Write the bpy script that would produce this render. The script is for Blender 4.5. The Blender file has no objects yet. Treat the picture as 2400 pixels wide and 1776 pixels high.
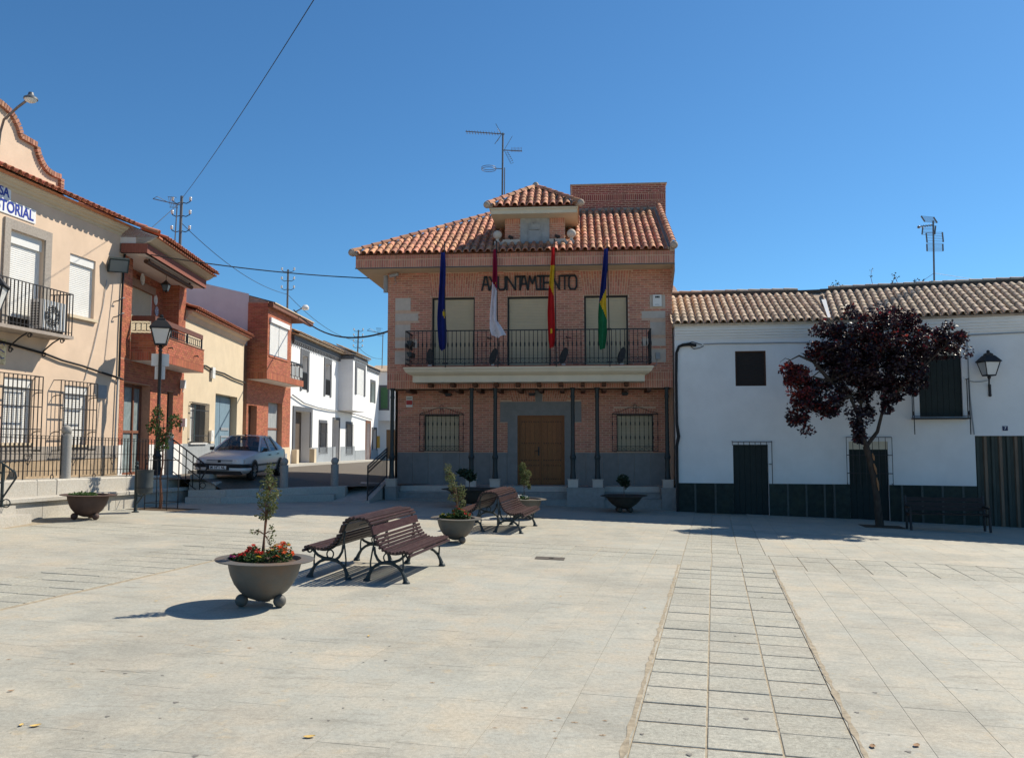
import bpy, bmesh, math, random
from mathutils import Vector, Matrix, Euler
R = math.radians
sc = bpy.context.scene
C = sc.collection
rnd = random.Random(7)

# ---------------------------------------------------------------- camera, sky, sun, exposure
cam = bpy.data.cameras.new('camera'); camo = bpy.data.objects.new('camera', cam); C.objects.link(camo)
cam.sensor_width = 36; cam.lens = 28.98; cam.clip_start = .05; cam.clip_end = 2000
camo.location = (0, 0, 2.1); camo.rotation_euler = (R(94.2), 0, 0)
sc.camera = camo
SUN_AZ, SUN_EL = 56.0, 45.0            # clockwise from +Y, above the horizon
w = bpy.data.worlds.new('World'); sc.world = w; w.use_nodes = True
nt = w.node_tree; bg = nt.nodes['Background']
sky = nt.nodes.new('ShaderNodeTexSky'); sky.sky_type = 'NISHITA'; sky.sun_disc = False
sky.sun_elevation = R(SUN_EL); sky.sun_rotation = R(SUN_AZ); sky.altitude = 700; sky.air_density = 1.0; sky.dust_density = .35; sky.ozone_density = 4.0
hs = nt.nodes.new('ShaderNodeMix'); hs.data_type = 'RGBA'; hs.blend_type = 'MULTIPLY'; hs.inputs[0].default_value = 1; hs.inputs[7].default_value = (.69, 1.18, 1.42, 1)
nt.links.new(sky.outputs[0], hs.inputs[6]); nt.links.new(hs.outputs[2], bg.inputs[0]); bg.inputs[1].default_value = .069
sl = bpy.data.lights.new('sun', 'SUN'); so = bpy.data.objects.new('sun', sl); C.objects.link(so)
sl.energy = 5.0; sl.angle = R(.53); sl.color = (1, .925, .79)
S = Vector((math.cos(R(SUN_EL))*math.sin(R(SUN_AZ)), math.cos(R(SUN_EL))*math.cos(R(SUN_AZ)), math.sin(R(SUN_EL))))
so.rotation_euler = S.to_track_quat('Z', 'Y').to_euler(); so.location = (10, 10, 30)
sc.view_settings.view_transform = 'Standard'; sc.view_settings.look = 'None'; sc.view_settings.gamma = 1
sc.view_settings.exposure = 0.36
try: sc.view_settings.use_curve_mapping = False
except Exception: pass
sc.render.engine = 'CYCLES'
sc.cycles.max_bounces = 6; sc.cycles.diffuse_bounces = 4; sc.cycles.transparent_max_bounces = 8

# ---------------------------------------------------------------- helpers
class Fr:
    """vertical facade frame: u along the wall, o outward, z up"""
    def __init__(s, ox, oy, ang):
        a = R(ang); s.o = (ox, oy); s.ang = ang; s.u = (math.cos(a), math.sin(a)); s.n = (math.sin(a), -math.cos(a))
    def __call__(s, u, o, z):
        return (s.o[0]+s.u[0]*u+s.n[0]*o, s.o[1]+s.u[1]*u+s.n[1]*o, z)
    def side(s, u, o, left):
        """frame of a side face starting at (u,o): left side runs from back to front"""
        p = s(u, o, 0)
        return Fr(p[0], p[1], s.ang-90 if left else s.ang+90)
OFF = {}
def tag(o, label=None, cat=None, group=None, kind=None):
    if label: o['label'] = label
    if cat: o['category'] = cat
    if group: o['group'] = group
    if kind: o['kind'] = kind
    return o
def root(name, label, cat, loc=(0, 0, 0), group=None, world=True):
    o = bpy.data.objects.new(name, None); C.objects.link(o); o.location = loc; o.empty_display_size = .2
    if world: OFF[o.name] = Vector(loc)
    return tag(o, label, cat, group)
def link(name, me, parent=None):
    o = bpy.data.objects.new(name, me); C.objects.link(o)
    if parent is not None:
        o.parent = parent
        if parent.name in OFF: o.location = -OFF[parent.name]
    return o
def place(name, me, mat, parent):
    """piece with its own matrix in world space, parent a world-space root or part"""
    o = bpy.data.objects.new(name, me); C.objects.link(o); o.parent = parent
    if parent.name in OFF: mat = Matrix.Translation(-OFF[parent.name]) @ mat
    o.matrix_basis = mat
    return o
class MB:
    def __init__(s, F=None): s.V = []; s.P = []; s.M = []; s.S = []; s.F = F
    def pt(s, p):
        if s.F: p = s.F(*p)
        s.V.append(tuple(p)); return len(s.V)-1
    def face(s, pts, m=0, sm=False):
        s.P.append([s.pt(p) for p in pts]); s.M.append(m); s.S.append(sm)
    def fi(s, idx, m=0, sm=False): s.P.append(list(idx)); s.M.append(m); s.S.append(sm)
    def hexa(s, p, m=0):
        i = [s.pt(q) for q in p]
        for f in ((0,3,2,1),(4,5,6,7),(0,1,5,4),(1,2,6,5),(2,3,7,6),(3,0,4,7)): s.fi([i[k] for k in f], m)
    def box(s, a0, a1, b0, b1, c0, c1, m=0):
        s.hexa([(a0,b0,c0),(a1,b0,c0),(a1,b1,c0),(a0,b1,c0),(a0,b0,c1),(a1,b0,c1),(a1,b1,c1),(a0,b1,c1)], m)
    def bar(s, p, q, w, h=None, m=0, up=(0,0,1)):
        h = h or w; p = Vector(p); q = Vector(q); d = (q-p).normalized(); up = Vector(up)
        x = d.cross(up)
        if x.length < 1e-3: x = d.cross(Vector((1,0,0)))
        x.normalize(); y = x.cross(d); x = x*w/2; y = y*h/2
        s.hexa([p-x-y, p+x-y, p+x+y, p-x+y, q-x-y, q+x-y, q+x+y, q-x+y], m)
    def tube(s, path, r, n=8, m=0, cap=True):
        path = [Vector(p) for p in path]; k = len(path); rr = r if isinstance(r, (list, tuple)) else [r]*k
        ref = None; rings = []
        for i in range(k):
            d = (path[min(i+1,k-1)]-path[max(i-1,0)]).normalized()
            if ref is None:
                ref = d.cross(Vector((0,0,1)))
                if ref.length < .05: ref = d.cross(Vector((0,1,0)))
            x = ref-d*ref.dot(d)
            if x.length < 1e-4: x = d.cross(Vector((1,0,0)))
            x.normalize(); y = d.cross(x); ref = x
            rings.append([s.pt(path[i]+(x*math.cos(2*math.pi*j/n)+y*math.sin(2*math.pi*j/n))*rr[i]) for j in range(n)])
        for i in range(k-1):
            for j in range(n): s.fi([rings[i][j], rings[i][(j+1)%n], rings[i+1][(j+1)%n], rings[i+1][j]], m, True)
        if cap: s.fi(rings[0][::-1], m); s.fi(rings[-1], m)
    def lathe(s, prof, c=(0,0,0), n=16, m=0, sx=1, sy=1):
        rings = []
        for r, z in prof:
            if r < 1e-5: rings.append([s.pt((c[0], c[1], c[2]+z))])
            else: rings.append([s.pt((c[0]+r*sx*math.cos(2*math.pi*j/n), c[1]+r*sy*math.sin(2*math.pi*j/n), c[2]+z)) for j in range(n)])
        for a, b in zip(rings, rings[1:]):
            for j in range(n):
                if len(a) == 1 and len(b) == 1: continue
                if len(a) == 1: s.fi([a[0], b[j], b[(j+1)%n]][::-1], m, True)
                elif len(b) == 1: s.fi([a[j], a[(j+1)%n], b[0]], m, True)
                else: s.fi([a[j], a[(j+1)%n], b[(j+1)%n], b[j]], m, True)
    def ball(s, c, r, n=10, m=0):
        s.lathe([(r*math.sin(math.pi*i/n), -r*math.cos(math.pi*i/n)) for i in range(n+1)], c, n+2, m)
    def prism(s, poly, o0, o1, m=0, sm=False):
        """poly in (a,c) plane, extruded along b from o0 to o1"""
        a = [s.pt((x, o0, z)) for x, z in poly]; b = [s.pt((x, o1, z)) for x, z in poly]; n = len(poly)
        s.fi(a, m); s.fi(b[::-1], m)
        for i in range(n): s.fi([a[i], a[(i+1)%n], b[(i+1)%n], b[i]], m, sm)
    def wall(s, u0, u1, z0, z1, ops=(), o=0, m=0, mr=None):
        """wall face with rectangular openings (u0,u1,z0,z1,depth) and their reveals"""
        us = sorted({u0, u1, *[x for q in ops for x in q[:2] if u0 < x < u1]}); zs = sorted({z0, z1, *[x for q in ops for x in q[2:4] if z0 < x < z1]})
        for a, b in zip(us, us[1:]):
            for c, d in zip(zs, zs[1:]):
                if any(q[0] <= (a+b)/2 <= q[1] and q[2] <= (c+d)/2 <= q[3] for q in ops): continue
                s.face([(a,o,c),(b,o,c),(b,o,d),(a,o,d)], m)
        mr = m if mr is None else mr
        for q in ops:
            a, b, c, d, e = q[:5]
            s.face([(a,o,c),(a,o,d),(a,o-e,d),(a,o-e,c)], mr); s.face([(b,o,c),(b,o-e,c),(b,o-e,d),(b,o,d)], mr)
            s.face([(a,o,d),(b,o,d),(b,o-e,d),(a,o-e,d)], mr); s.face([(a,o,c),(a,o-e,c),(b,o-e,c),(b,o,c)], mr)
    def mesh(s, name, mats):
        me = bpy.data.meshes.new(name); me.from_pydata(s.V, [], s.P)
        if not isinstance(mats, (list, tuple)): mats = [mats]
        for m in mats: me.materials.append(m)
        if len(mats) > 1: me.polygons.foreach_set('material_index', s.M)
        if any(s.S):
            me.polygons.foreach_set('use_smooth', s.S)
            if len(s.P) < 30000:
                bm = bmesh.new(); bm.from_mesh(me); bmesh.ops.recalc_face_normals(bm, faces=bm.faces); bm.to_mesh(me); bm.free()
            me.set_sharp_from_angle(angle=R(42))
        me.update(); return me
    def build(s, name, mats, parent=None):
        return link(name, s.mesh(name, mats), parent)
def copy_tree(o, parent=None):
    c = o.copy(); C.objects.link(c)
    if parent is not None: c.parent = parent
    for ch in o.children: copy_tree(ch, c)
    return c

# ---------------------------------------------------------------- materials
def mat(name, col, rough=.8, var=.12, scale=3., bump=0., bscale=40., isl=0., col2=None, spec=.3, metal=0., stain=0., stain_col=None, stretch=None, rvar=0., trans=0.):
    m = bpy.data.materials.new(name); m.use_nodes = True; t = m.node_tree; N = t.nodes; L = t.links
    b = N['Principled BSDF']; b.inputs['Roughness'].default_value = rough; b.inputs['Metallic'].default_value = metal
    b.inputs['Specular IOR Level'].default_value = spec
    tc = N.new('ShaderNodeNewGeometry'); vec = tc.outputs['Position']
    if stretch:
        mp = N.new('ShaderNodeMapping'); mp.inputs['Scale'].default_value = stretch; L.new(vec, mp.inputs[0]); vec = mp.outputs[0]
    def noise(sc_, det=4, ro=.6):
        n = N.new('ShaderNodeTexNoise'); n.inputs['Scale'].default_value = sc_; n.inputs['Detail'].default_value = det; n.inputs['Roughness'].default_value = ro; L.new(vec, n.inputs['Vector']); return n.outputs['Fac']
    def mix(f, a, bb, bt='MIX'):
        x = N.new('ShaderNodeMix'); x.data_type = 'RGBA'; x.blend_type = bt
        if isinstance(f, float): x.inputs[0].default_value = f
        else: L.new(f, x.inputs[0])
        for i, q in ((6, a), (7, bb)):
            if isinstance(q, tuple): x.inputs[i].default_value = (*q[:3], 1)
            else: L.new(q, x.inputs[i])
        return x.outputs[2]
    def ramp(f, lo, hi):
        r = N.new('ShaderNodeMapRange'); r.inputs[1].default_value = lo; r.inputs[2].default_value = hi; L.new(f, r.inputs[0]); return r.outputs[0]
    dk = tuple(c*(1-var) for c in col); lt = tuple(min(1, c*(1+var)) for c in (col2 or col))
    out = mix(ramp(noise(scale), .3, .7), dk, lt)
    if isl:
        g = N.new('ShaderNodeNewGeometry'); oi = N.new('ShaderNodeObjectInfo')
        a = N.new('ShaderNodeMath'); a.operation = 'ADD'; L.new(g.outputs['Random Per Island'], a.inputs[0]); L.new(oi.outputs['Random'], a.inputs[1])
        f = N.new('ShaderNodeMath'); f.operation = 'FRACT'; L.new(a.outputs[0], f.inputs[0])
        r = N.new('ShaderNodeMapRange'); r.inputs[3].default_value = 1-isl; r.inputs[4].default_value = 1+isl; L.new(f.outputs[0], r.inputs[0])
        h = N.new('ShaderNodeHueSaturation'); L.new(out, h.inputs['Color']); L.new(r.outputs[0], h.inputs['Value'])
        r2 = N.new('ShaderNodeMapRange'); r2.inputs[3].default_value = .5-isl*.04; r2.inputs[4].default_value = .5+isl*.04
        m2 = N.new('ShaderNodeMath'); m2.operation = 'MULTIPLY'; m2.inputs[1].default_value = 7.13; L.new(f.outputs[0], m2.inputs[0])
        f2 = N.new('ShaderNodeMath'); f2.operation = 'FRACT'; L.new(m2.outputs[0], f2.inputs[0]); L.new(f2.outputs[0], r2.inputs[0]); L.new(r2.outputs[0], h.inputs['Hue'])
        out = h.outputs[0]
    if stain:
        sc2 = tuple(c*.45 for c in col) if stain_col is None else stain_col
        sm = N.new('ShaderNodeMath'); sm.operation = 'MULTIPLY'; sm.inputs[1].default_value = stain; L.new(ramp(noise(scale*.33, 6, .7), .48, .75), sm.inputs[0])
        out = mix(sm.outputs[0], out, sc2)
    L.new(out, b.inputs['Base Color'])
    if rvar:
        rr = N.new('ShaderNodeMapRange'); rr.inputs[3].default_value = rough-rvar; rr.inputs[4].default_value = rough+rvar; L.new(noise(scale*2), rr.inputs[0]); L.new(rr.outputs[0], b.inputs['Roughness'])
    if bump:
        bp = N.new('ShaderNodeBump'); bp.inputs['Strength'].default_value = bump; bp.inputs['Distance'].default_value = .01; L.new(noise(bscale, 3), bp.inputs['Height']); L.new(bp.outputs[0], b.inputs['Normal'])
    if trans:
        tr = N.new('ShaderNodeBsdfTranslucent'); L.new(out, tr.inputs[0]); ms = N.new('ShaderNodeMixShader'); ms.inputs[0].default_value = trans
        L.new(b.outputs[0], ms.inputs[1]); L.new(tr.outputs[0], ms.inputs[2]); L.new(ms.outputs[0], N['Material Output'].inputs[0])
    return m
def glassmat(name, col, rough=.05, alpha=1.):
    m = bpy.data.materials.new(name); m.use_nodes = True; b = m.node_tree.nodes['Principled BSDF']
    b.inputs['Base Color'].default_value = (*col, 1); b.inputs['Roughness'].default_value = rough; b.inputs['Specular IOR Level'].default_value = .6; b.inputs['Alpha'].default_value = alpha
    return m
K = {}
def slabmat(name, warm, grey, dark, grain=.10, isl=.03, rough=.75, gs=140, joint=True):
    m = mat(name, warm, rough, .05, .9, .3, 160, isl, col2=grey, spec=.3, rvar=.08); t = m.node_tree; N = t.nodes; L = t.links
    b = N['Principled BSDF']; src = b.inputs['Base Color'].links[0].from_socket; g = N.new('ShaderNodeNewGeometry')
    def noise(sc_, det, ro, st=None):
        v = g.outputs['Position']
        if st: mp = N.new('ShaderNodeMapping'); mp.inputs['Scale'].default_value = st; mp.inputs['Rotation'].default_value = (0,0,R(9)); L.new(v, mp.inputs[0]); v = mp.outputs[0]
        n = N.new('ShaderNodeTexNoise'); n.inputs['Scale'].default_value = sc_; n.inputs['Detail'].default_value = det; n.inputs['Roughness'].default_value = ro; L.new(v, n.inputs['Vector']); return n.outputs['Fac']
    def rng(f, a, b_, c, d):
        r = N.new('ShaderNodeMapRange'); r.inputs[1].default_value = a; r.inputs[2].default_value = b_; r.inputs[3].default_value = c; r.inputs[4].default_value = d; L.new(f, r.inputs[0]); return r.outputs[0]
    def mx(f, a, c, bt='MIX'):
        x = N.new('ShaderNodeMix'); x.data_type = 'RGBA'; x.blend_type = bt; L.new(f, x.inputs[0]); L.new(a, x.inputs[6]); x.inputs[7].default_value = (*c, 1); return x.outputs[2]
    out = mx(rng(noise(1.3, 8, .72), .44, .60, 0, .9), src, grey)
    out = mx(rng(noise(.45, 9, .72), .48, .68, 0, .62), out, dark)
    out = mx(rng(noise(2.0, 8, .78, (.7,3.4,1)), .53, .70, 0, .7), out, dark)
    out = mx(rng(noise(4., 6, .72), .58, .72, 0, .6), out, (warm[0]*1.04, warm[1]*.93, warm[2]*.76))
    out = mx(rng(noise(7., 6, .7, (.8,2.2,1)), .64, .74, 0, .55), out, tuple(c*.62 for c in dark))
    h = N.new('ShaderNodeHueSaturation'); L.new(out, h.inputs['Color']); L.new(rng(noise(gs, 2, .7), .3, .7, 1-grain, 1+grain), h.inputs['Value'])
    h2 = N.new('ShaderNodeHueSaturation'); L.new(h.outputs[0], h2.inputs['Color']); L.new(rng(noise(28, 3, .7), .3, .7, 1-grain*.7, 1+grain*.7), h2.inputs['Value'])
    L.new(h2.outputs[0], b.inputs['Base Color']); return m
K['slab'] = slabmat('stone slab', (.465,.405,.31), (.385,.378,.325), (.235,.218,.178), .20, .055)
K['paver'] = slabmat('granite paver', (.40,.37,.30), (.365,.355,.30), (.25,.235,.195), .34, .09, .85, 170)
K['joint'] = mat('sandy joint', (.34,.285,.205), .95, .3, 14, .5, 60)
K['granite'] = mat('pale granite', (.46,.43,.375), .8, .16, 30, .4, 90, .05, stain=.35, stain_col=(.36,.28,.18))
K['asphalt'] = mat('worn asphalt', (.145,.125,.10), .9, .22, 20, .5, 120, stain=.3)
K['pavement'] = mat('concrete pavement', (.45,.42,.36), .9, .15, 4, .3, 50)
K['dirt'] = mat('earth', (.10,.07,.045), 1, .4, 30, .8, 40)
K['brick'] = mat('thin tan brick', (.50,.212,.146), .85, .14, 8, .3, 80, .17)
K['mortar'] = mat('tan mortar', (.60,.42,.305), .95, .1, 12, .3, 90)
K['redbrick'] = mat('red brick', (.40,.13,.07), .82, .13, 8, .3, 80, .22)
K['redmortar'] = mat('red mortar', (.43,.24,.16), .95, .12, 12, .3, 90)
K['tile'] = mat('terracotta tile', (.53,.245,.14), .8, .2, 6, .3, 60, .30, stain=.3, stain_col=(.25,.13,.09))
K['oldtile'] = mat('weathered tile', (.50,.38,.27), .85, .2, 7, .4, 50, .2, stain=.4, stain_col=(.22,.17,.125))
K['redtile'] = mat('red tile', (.42,.15,.085), .85, .2, 7, .4, 50, .25, stain=.3, stain_col=(.30,.24,.18))
K['cement'] = mat('cement fillet', (.42,.33,.26), .9, .2, 10, .4, 50, stain=.3)
K['stone'] = mat('quoin stone', (.54,.47,.40), .85, .08, 6, .2, 90, .07)
K['greystone'] = mat('grey stone panel', (.215,.212,.205), .7, .1, 5, .15, 80, .08)
K['carved'] = mat('carved grey stone', (.33,.34,.345), .85, .15, 6, .3, 50, stain=.25)
K['cream'] = mat('cream paint', (.60,.53,.40), .7, .06, 2, .1, 50, stain=.15, stain_col=(.40,.33,.24))
K['soffit'] = mat('soffit plaster', (.56,.46,.33), .85, .06, 2, .1, 60)
K['shutter'] = mat('beige shutter', (.53,.445,.305), .6, .04, 3)
K['whiteshutter'] = mat('white shutter', (.72,.71,.68), .5, .04, 3)
K['wood'] = mat('varnished wood', (.235,.085,.018), .5, .22, 9, .15, 60, .08, stretch=(6,6,1), spec=.4)
K['darkwood'] = mat('dark wood', (.085,.038,.022), .7, .25, 9, stretch=(5,5,5))
K['iron'] = mat('black iron', (.018,.018,.02), .55, .2, 20, spec=.4)
K['greeniron'] = mat('green grey iron', (.022,.034,.037), .5, .15, 8, .1, 80, spec=.4)
K['slat'] = mat('maroon slat', (.036,.0135,.0135), .36, .35, 9, .25, 60, .25, stretch=(8,1.2,8), stain=.22, stain_col=(.22,.15,.13), spec=.4)
K['planter'] = mat('grey iron planter', (.105,.10,.088), .6, .14, 5, .15, 90, stain=.7, stain_col=(.19,.10,.05), spec=.4)
K['rust'] = mat('rusty iron planter', (.075,.048,.04), .7, .2, 5, .2, 60, stain=.4, stain_col=(.11,.05,.03))
K['rustbowl'] = mat('old iron bowl', (.06,.055,.045), .75, .25, 6, .3, 40, stain=.5, stain_col=(.10,.05,.03))
K['soil'] = mat('potting soil', (.07,.045,.03), 1, .4, 30, .8, 50)
K['whitewall'] = mat('white plaster', (.74,.73,.71), .9, .05, 1.2, .35, 22, stain=.35, stain_col=(.58,.55,.50))
K['whitewall2'] = mat('bright white plaster', (.80,.79,.77), .9, .04, 1.2, .25, 22, stain=.12, stain_col=(.62,.60,.56))
K['beige'] = mat('beige render', (.655,.495,.365), .9, .07, 1.6, .35, 45, stain=.28, stain_col=(.54,.41,.30))
K['beige2'] = mat('pale beige render', (.62,.51,.36), .9, .06, 1.6, .35, 45, stain=.25, stain_col=(.52,.40,.25))
K['greywall'] = mat('grey party wall', (.62,.61,.60), .9, .06, 1, .2, 30, stain=.2)
K['slatewall'] = mat('slate plinth', (.024,.033,.028), .8, .35, 7, .4, 40, .3, stain=.5, stain_col=(.06,.065,.035))
K['plinthgrey'] = mat('grey tile plinth', (.30,.32,.335), .7, .1, 5, .1, 50, .07)
K['darktrim'] = mat('dark grey trim', (.105,.11,.12), .8, .1, 6, .1, 50, .12)
K['stonetrim'] = mat('grey stone trim', (.34,.30,.26), .9, .18, 25, .4, 60, .06)
K['greendoor'] = mat('dark green door', (.010,.018,.017), .6, .2, 6)
K['browngate'] = mat('brown gate', (.10,.075,.055), .7, .1, 5)
K['bluedoor'] = mat('blue grey door', (.17,.245,.30), .6, .08, 4)
K['garageglass'] = mat('frosted garage pane', (.20,.245,.25), .5, .25, 6)
K['rustframe'] = mat('rust brown frame', (.18,.075,.045), .7, .2, 8)
K['zinc'] = mat('weathered zinc sheet', (.30,.31,.31), .7, .2, 3, stretch=(4,4,.6))
K['whiteplastic'] = mat('white plastic', (.72,.71,.68), .45, .04, 4)
K['greyplastic'] = mat('grey plastic', (.30,.31,.32), .5, .08, 4)
K['galv'] = mat('galvanised steel', (.15,.155,.16), .5, .15, 10, metal=.3)
K['blackcable'] = mat('black cable', (.012,.012,.013), .6, .1, 5)
K['pane'] = glassmat('dark window glass', (.02,.025,.03), .06)
K['lampglass'] = mat('milky lamp glass', (.62,.62,.60), .35, .05, 4, spec=.5)
K['darkglass'] = glassmat('floodlight glass', (.10,.13,.15), .12)
K['shade'] = mat('brown blind', (.035,.030,.026), .8, .3, 9, stretch=(1,1,10))
K['corr'] = mat('green corrugated panel', (.055,.065,.055), .7, .2, 6, stretch=(1,1,.3))
K['corr2'] = mat('brown corrugated panel', (.16,.115,.08), .7, .2, 6, stretch=(1,1,.3))
K['bark'] = mat('bark', (.055,.042,.033), .95, .35, 18, .9, 40, stretch=(1,1,.3))
K['wound'] = mat('bare wood wound', (.30,.15,.07), .8, .3, 12, stretch=(1,1,.4))
K['stem'] = mat('reddish stem', (.16,.075,.045), .9, .3, 20)
K['stake'] = mat('wooden stake', (.32,.19,.10), .8, .2, 20)
K['plum'] = mat('plum leaf', (.022,.009,.014), .42, .3, 5, isl=.5, spec=.5, trans=.25)
K['plumred'] = mat('red young leaf', (.14,.018,.016), .5, .3, 5, isl=.4, trans=.4)
K['leaf'] = mat('olive green leaf', (.13,.145,.055), .6, .3, 8, isl=.35, trans=.3)
K['leafdark'] = mat('dark green leaf', (.025,.05,.025), .55, .3, 8, isl=.35, trans=.2)
K['leafgreen'] = mat('fresh green leaf', (.06,.11,.03), .6, .3, 8, isl=.35, trans=.3)
def flat(n, c, r=.7): return mat(n, c, r, .06, 6)
K['fred'] = mat('red petals', (.62,.035,.02), .6, .15, 9, isl=.2, trans=.3); K['forange'] = mat('orange petals', (.72,.13,.03), .6, .15, 9, isl=.2, trans=.3)
K['fyellow'] = mat('yellow petals', (.78,.58,.06), .6, .1, 9, isl=.1, trans=.3); K['fwhite'] = mat('white petals', (.8,.8,.76), .6, .05, 9, trans=.3); K['fpink'] = mat('pink petals', (.55,.06,.25), .6, .1, 9, trans=.3)
K['paintwhite'] = mat('car paint', (.62,.60,.585), .25, .02, 3, spec=.5)
K['blackplastic'] = mat('black plastic', (.02,.02,.022), .5, .1, 5)
K['tyre'] = mat('tyre rubber', (.015,.015,.015), .85, .2, 12)
K['rim'] = mat('wheel rim', (.28,.28,.29), .4, .1, 8, metal=.6)
K['carglass'] = glassmat('car glass', (.03,.04,.045), .03, .72)
K['headlamp'] = glassmat('headlamp lens', (.42,.42,.40), .1)
K['blueletter'] = flat('blue enamel', (.03,.05,.30), .4); K['signwhite'] = flat('white enamel', (.74,.74,.74), .4)
K['darkblue'] = flat('dark blue enamel', (.015,.025,.08), .4); K['redprint'] = flat('red print', (.45,.05,.05), .5)
K['greenblind'] = mat('green blind', (.07,.16,.07), .7, .12, 4)

# loose leaves: small rhombic faces through a set of blobs
def leaves(mb, blobs, size, dens, mfun=lambda r: 0, flat_=.0, rg=rnd):
    for (c, rad, n) in blobs:
        for _ in range(int(n*dens)):
            while True:
                p = Vector((rg.uniform(-1,1), rg.uniform(-1,1), rg.uniform(-1,1)))
                if p.length <= 1 and p.length > rg.random()*.8: break
            p = Vector((c[0]+p.x*rad[0], c[1]+p.y*rad[1], c[2]+p.z*rad[2]))
            d = Vector((rg.gauss(0,1), rg.gauss(0,1), rg.gauss(0,.7)-flat_)).normalized(); e = d.cross(Vector((rg.gauss(0,1), rg.gauss(0,1), rg.gauss(0,1)))).normalized()
            s = size*rg.uniform(.6,1.3); k = s*.34; fo = e.cross(d)*s*.10
            i = [mb.pt(q) for q in (p, p+d*s*.5+e*k+fo, p+d*s, p+d*s*.5-e*k+fo)]
            mm = mfun(p); mb.fi([i[0], i[1], i[2]], mm); mb.fi([i[0], i[2], i[3]], mm)
def textmesh(body, size, name, material, parent, origin, xdir, zdir, align='CENTER', extrude=.004, xs=1.0, offset=0.0, fit=None):
    cu = bpy.data.curves.new(name, 'FONT'); cu.body = body; cu.size = size; cu.align_x = align; cu.align_y = 'CENTER'; cu.extrude = extrude; cu.offset = offset
    to = bpy.data.objects.new(name, cu); C.objects.link(to)
    dg = bpy.context.evaluated_depsgraph_get(); me = bpy.data.meshes.new_from_object(to.evaluated_get(dg)); bpy.data.objects.remove(to)
    me.name = name
    if fit:
        xs_ = [v.co.x for v in me.vertices]; xs = fit/(max(xs_)-min(xs_))
    me.materials.clear(); me.materials.append(material)
    x = Vector(xdir).normalized(); z = Vector(zdir).normalized(); n = x.cross(z)
    M_ = Matrix(((x.x*xs, z.x, n.x, origin[0]), (x.y*xs, z.y, n.y, origin[1]), (x.z*xs, z.z, n.z, origin[2]), (0,0,0,1)))
    me.transform(M_)
    return link(name, me, parent)

# brickwork: list of pieces (frame, 4 corners (u,z), o, full)
def bricks(F, u0, u1, z0, z1, ops=(), o=0, ch=.077, bl=.25, j=.021, ph=0.):
    out = []; n = max(1, round((z1-z0)/ch)); h = (z1-z0)/n
    for i in range(n):
        a, b = z0+i*h+j/2, z0+(i+1)*h-j/2; zm = (a+b)/2
        segs = [(u0, u1)]
        for q in ops:
            qa, qb = (q[0], q[1])
            if len(q) > 5 and q[5] is not None: t = min(1, max(0, (zm-q[2])/(q[3]-q[2]))); qa = q[0]+(q[5][0]-q[0])*t; qb = q[1]+(q[5][1]-q[1])*t
            if q[2] < b and q[3] > a:
                ns = []
                for s0, s1 in segs:
                    if qb <= s0 or qa >= s1: ns.append((s0, s1)); continue
                    if qa > s0: ns.append((s0, qa))
                    if qb < s1: ns.append((qb, s1))
                segs = ns
        off = (0 if i % 2 else bl/2)+ph
        for s0, s1 in segs:
            k = math.floor((s0-off)/bl)
            while off+k*bl < s1:
                x0, x1 = max(s0, off+k*bl+j/2), min(s1, off+(k+1)*bl-j/2); k += 1
                if x1-x0 < .03: continue
                out.append((F, ((x0,a),(x1,a),(x1,b),(x0,b)), o, abs(x1-x0-(bl-j)) < 1e-4))
    return out
def soldiers(F, u0, u1, z0, z1, o=0, rows=1, w=.077, j=.021, top=None, stag=True):
    """upright bricks; top=(u0,u1) splays them into a flat arch"""
    out = []; n = max(1, round((u1-u0)/w)); t0, t1 = top or (u0, u1)
    for i in range(n):
        f0, f1 = (i+.5*j/w)/n, (i+1-.5*j/w)/n
        L_ = (z1-z0)/rows; cuts = [z0+k*L_ for k in range(rows+1)] if not (stag and i % 2 and rows > 1) else [z0]+[z0+(k+.5)*L_ for k in range(rows)]+[z1]
        for c, d in zip(cuts, cuts[1:]):
            c2, d2 = c+j/2, d-j/2
            def U(f, z): t = (z-z0)/(z1-z0); a = u0+(u1-u0)*f; b = t0+(t1-t0)*f; return a+(b-a)*t
            out.append((F, ((U(f0,c2),c2),(U(f1,c2),c2),(U(f1,d2),d2),(U(f0,d2),d2)), o, False))
    return out
def emit_bricks(pieces, parent, material, nsingle=0, name='brick', proud=.009, rest='brickwork'):
    singles = [p for p in pieces if p[3]]
    if nsingle:
        singles.sort(key=lambda p: (Vector(p[0](p[1][0][0], p[2], p[1][0][1]))-Vector((0,0,2.1))).length); singles = singles[:nsingle]
    else: singles = []
    ids = {id(p) for p in singles}; mb = MB(); shared = {}
    for p in pieces:
        F, q, o, full = p
        if id(p) in ids:
            wd, ht = q[1][0]-q[0][0], q[2][1]-q[1][1]; key = (round(wd,3), round(ht,3))
            if key not in shared:
                b = MB(); b.box(-wd/2, wd/2, -proud, .01, -ht/2, ht/2); shared[key] = b.mesh('brick', material)
            c = F((q[0][0]+q[1][0])/2, o, (q[0][1]+q[2][1])/2)
            place(name, shared[key], Matrix.Translation(c) @ Matrix.Rotation(R(F.ang), 4, 'Z') , parent)
        else:
            i = [mb.pt(F(u, o-.004, z)) for u, z in q]+[mb.pt(F(u, o+proud, z)) for u, z in q]
            for f in ((4,5,6,7),(0,1,5,4),(1,2,6,5),(2,3,7,6),(3,0,4,7)): mb.fi([i[k] for k in f])
    if mb.P:
        r = mb.build(rest, material, parent); tag(r, kind='stuff')
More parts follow.
